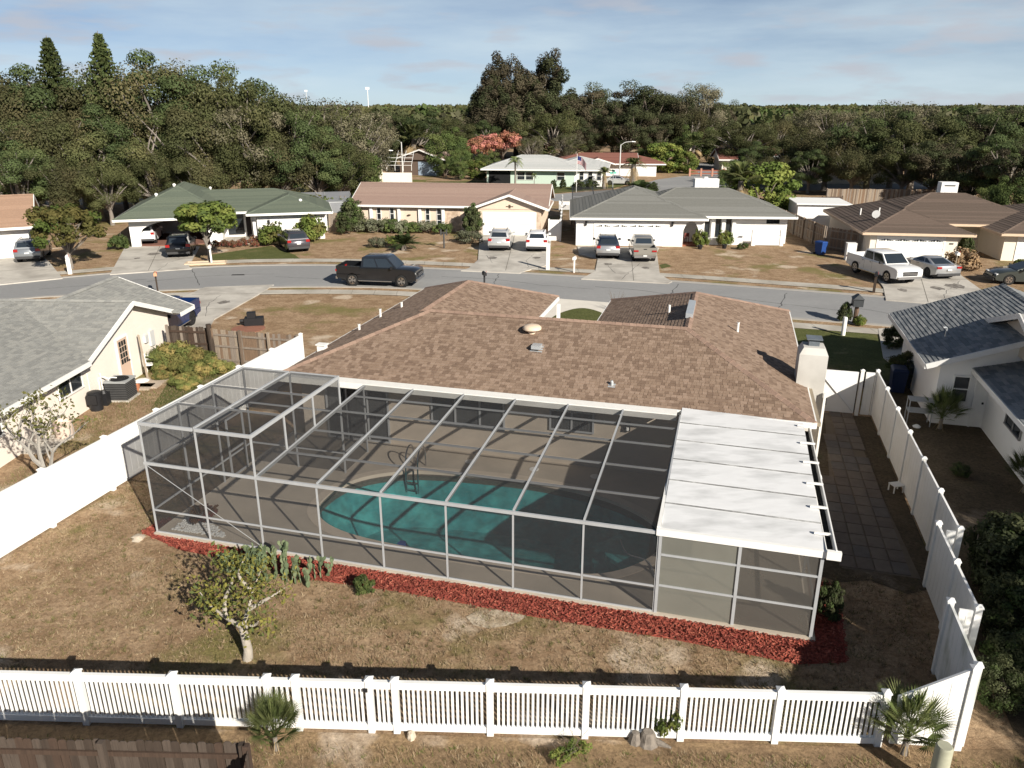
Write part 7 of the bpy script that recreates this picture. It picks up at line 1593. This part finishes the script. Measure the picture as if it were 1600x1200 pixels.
# side yard: pvc pipes with capped hose, stool, table frame
pv = thing('pool_plumbing', 'white pool pipes with black cap rising beside the patio', 'plumbing', W(18.05, 6.8), ANG)
mb = MB(); mb.tube([(-.5,.35,1.0),(.0,.35,1.0),(.05,.35,.95)], .05, 8); mb.build('pipe', TRIM, pv, 50)
mb = MB(); mb.tube(smooth_line([(.05,.35,0),(.08,.33,.5),(.16,.1,.85),(.05,.35,1.0)], 4), .075, 8); mb.tube(smooth_line([(.05,-.1,0),(.14,-.05,.4),(.16,.1,.85)], 4), .06, 8); mb.build('elbow_pipe', TRIM, pv, 50)
mb = MB(); mb.tube([(-.45,-.3,.35),(-.05,-.25,.35)], .045, 8); mb.build('pipe', TRIM, pv, 50); mb = MB(); mb.lathe([(.09, 0), (.09, .1), (.05, .14)], 10, (.06, .36, 1.04)); mb.build('cap', BLACK, pv)
mb = MB(); mb.box(-.55, .0, -.7, .6, 0, .12); mb.build('pad', CONC, pv)
stl = thing('step_stool', 'small white step stool standing on the side lawn', 'stool', G(1399, 768), .2)
mb = MB(); mb.box(-.18, .18, -.15, .15, .24, .27); mb.build('top', TRIM, stl)
for x in (-.16, .16):
    for y in (-.13, .13): mb = MB(); mb.box(x-.015, x+.015, y-.015, y+.015, 0, .24); mb.build('leg', TRIM, stl)
tb = thing('metal_table', 'thin framed white metal rack behind the vinyl fence', 'rack', G(1432, 662), -.3)
for x in (-.4, .4):
    for y in (-.25, .25): mb = MB(); mb.tube([(x,y,0),(x,y,1.0)], .02, 6); mb.build('leg', ALU, tb)
for z in (.55, 1.0): mb = MB(); mb.box(-.42, .42, -.27, .27, z-.015, z+.015); mb.build('shelf', ALU, tb)
mb = MB(); mb.lathe([(.12, 0), (.15, .05), (.05, .12)], 12); tag(mb.build('garden_globe', TRIM, None, 40, G(1432, 668)), 'small white globe lamp on the ground by the rack', 'lamp')
mb = MB(); mb.lathe([(.15, 0), (.145, .98), (.12, 1.02)], 14); tag(mb.build('bollard', M('pale_green_post', (.36, .36, .27), .7, .15, 5), None, 40, G(1460, 1235)), 'thick pale green round post beside the broad palmetto', 'bollard')
# stump, rocks, sand patch
mb = MB(); mb.lathe([(.22, 0), (.17, .08), (.14, .2), (.10, .27)], 9); mb.lathe([(.15, 0), (.12, .1), (.07, .22)], 8, (-.24, .02, 0)); mb.tube([(.1,0,.05),(.42,-.15,.0)], [.09,.03], 6); tag(mb.build('tree_stump', M('dead_wood', (.19, .165, .14), .95, .35, 7, bump=.6, bscale=12), None, None, G(1012, 1160)), 'grey weathered tree stump against the picket fence', 'stump')
ROCK = M('pale_rock', (.50, .43, .34), .9, .25, 6, bump=.4)
def rock(label, loc, s, cat='rock', group=None):
    mb = MB(); rr = random.Random(loc.x); N = 8; k = [rr.uniform(.7, 1.15) for _ in range(N*3)]
    mb.v = [(k[i+j*N]*s[0]*(1, .85, .4)[j]*math.cos(2*math.pi*i/N), k[i+j*N]*s[1]*(1, .85, .4)[j]*math.sin(2*math.pi*i/N), (0, .55, 1)[j]*s[2]) for j in range(3) for i in range(N)]
    mb.f = [(i+j*N, (i+1) % N+j*N, (i+1) % N+(j+1)*N, i+(j+1)*N) for j in range(2) for i in range(N)]+[tuple(range(2*N, 3*N))]; mb.m = [0]*len(mb.f)
    tag(mb.build('rock', ROCK, None, None, loc, rr.uniform(0, 3)), label, cat, group)
rock('flat pale rock at the end of the red mulch', G(216, 841), (.25, .2, .09)); rock('white paper like rock at the foot of the picket fence', G(642, 1152), (.14, .1, .12))
structure(flat('sand_patch', [G(x, y) for x, y in ((728,965),(745,955),(775,953),(800,957),(822,963),(812,972),(790,979),(765,983),(740,978))], .016, M('dry_sand', (.46, .385, .29), .95, .3, 8, bump=.5, bscale=14, col2=(.33, .26, .18), mix_scale=3)))
# potted plants' pots, porch chair, patio chair, front fence posts by far red roof
for px, py, lb in ((1093, 389, 'dark pot holding the shrub before narrow windows'), (1131, 388, 'dark pot holding the shrub by the courtyard wall')): mb = MB(); mb.lathe([(.16, 0), (.22, .35), (.18, .35), (.15, .2)], 12); tag(mb.build('plant_pot', BLACK, None, 40, G(px, py)+Vector((0, -.1, 0))), lb, 'pot')
pc_ = thing('porch_chair', 'dark red chair on the tiled porch behind the arch', 'chair', (15.15, 68.4, .1), R(200))
for x in (-.22, .22):
    for y in (-.2, .2): mb = MB(); mb.box(x-.02, x+.02, y-.02, y+.02, 0, .95 if y > 0 else .45); mb.build('leg', M('chair_red', (.15, .04, .03), .6, .1), pc_)
mb = MB(); mb.box(-.24, .24, -.22, .18, .45, .48); mb.build('seat', MATS['chair_red'], pc_); mb = MB(); mb.box(-.2, .2, .185, .21, .6, .93); mb.build('backrest', MATS['chair_red'], pc_)
rfn = thing('ranch_fence', 'low red brown rail fence before the clipped round trees', 'fence', (30.5, 138, 0), R(-3))
for i in range(6): mb = MB(); mb.box(i*1.9-.15, i*1.9+.15, -.15, .15, 0, 1.3); mb.build('post', M('pink_brick', (.42, .22, .16), .9, .15), rfn)
for i in range(5):
    for z in (.45, .95): mb = MB(); mb.box(i*1.9+.15, (i+1)*1.9-.15, -.05, .05, z-.1, z+.1); mb.build('rail', M('red_rail', (.26, .09, .06), .9, .1), rfn)
ar = thing('arbour', 'weathered open timber arbour behind the tan house corner', 'arbour', (-16.4, 82, 0), .2)
for x in (-.9, .9):
    for y in (-.6, .6): mb = MB(); mb.box(x-.07, x+.07, y-.07, y+.07, 0, 2.6); mb.build('post', WOODS[3], ar)
for i in range(6): mb = MB(); mb.box(-1.3+i*.5, -1.22+i*.5, -.95, .95, 2.6, 2.75); mb.build('slat', WOODS[3], ar)
mb = MB(); mb.box(-.45, .45, -.06, .06, 0, .03); mb.box(-.4, .4, -.04, .04, .03, .05); tag(mb.build('drain_grate', DARK, None, None, G(372, 430)+Vector((0, 0, .009)), .1), 'dark drain grate set in the street surface', 'grate')
# cleaning hose and pole on the pool
mb = MB(); mb.tube(smooth_line([(12.7,3.3,-.05),(13.0,2.6,-.04),(13.6,2.1,.12),(13.85,1.4,.12)], 5), .02, 6); tag(mb.build('pool_hose', ALU, None, 40, O, ANG), 'thin pale hose trailing into the shaded pool end', 'hose')
mb = MB(); mb.grid([(-.15,-.12,0),(.15,-.12,0),(.12,.12,0),(-.12,.12,0),(-.1,-.08,.16),(.1,-.08,.16),(.08,.08,.16),(-.08,.08,.16)], [(4,5,6,7),(0,1,5,4),(1,2,6,5),(2,3,7,6),(3,0,4,7)]); tag(mb.build('pool_cleaner', BINB, None, None, W(6.9, 1.35, -.09), ANG), 'small blue pool cleaner floating at the near pool wall', 'pool cleaner')
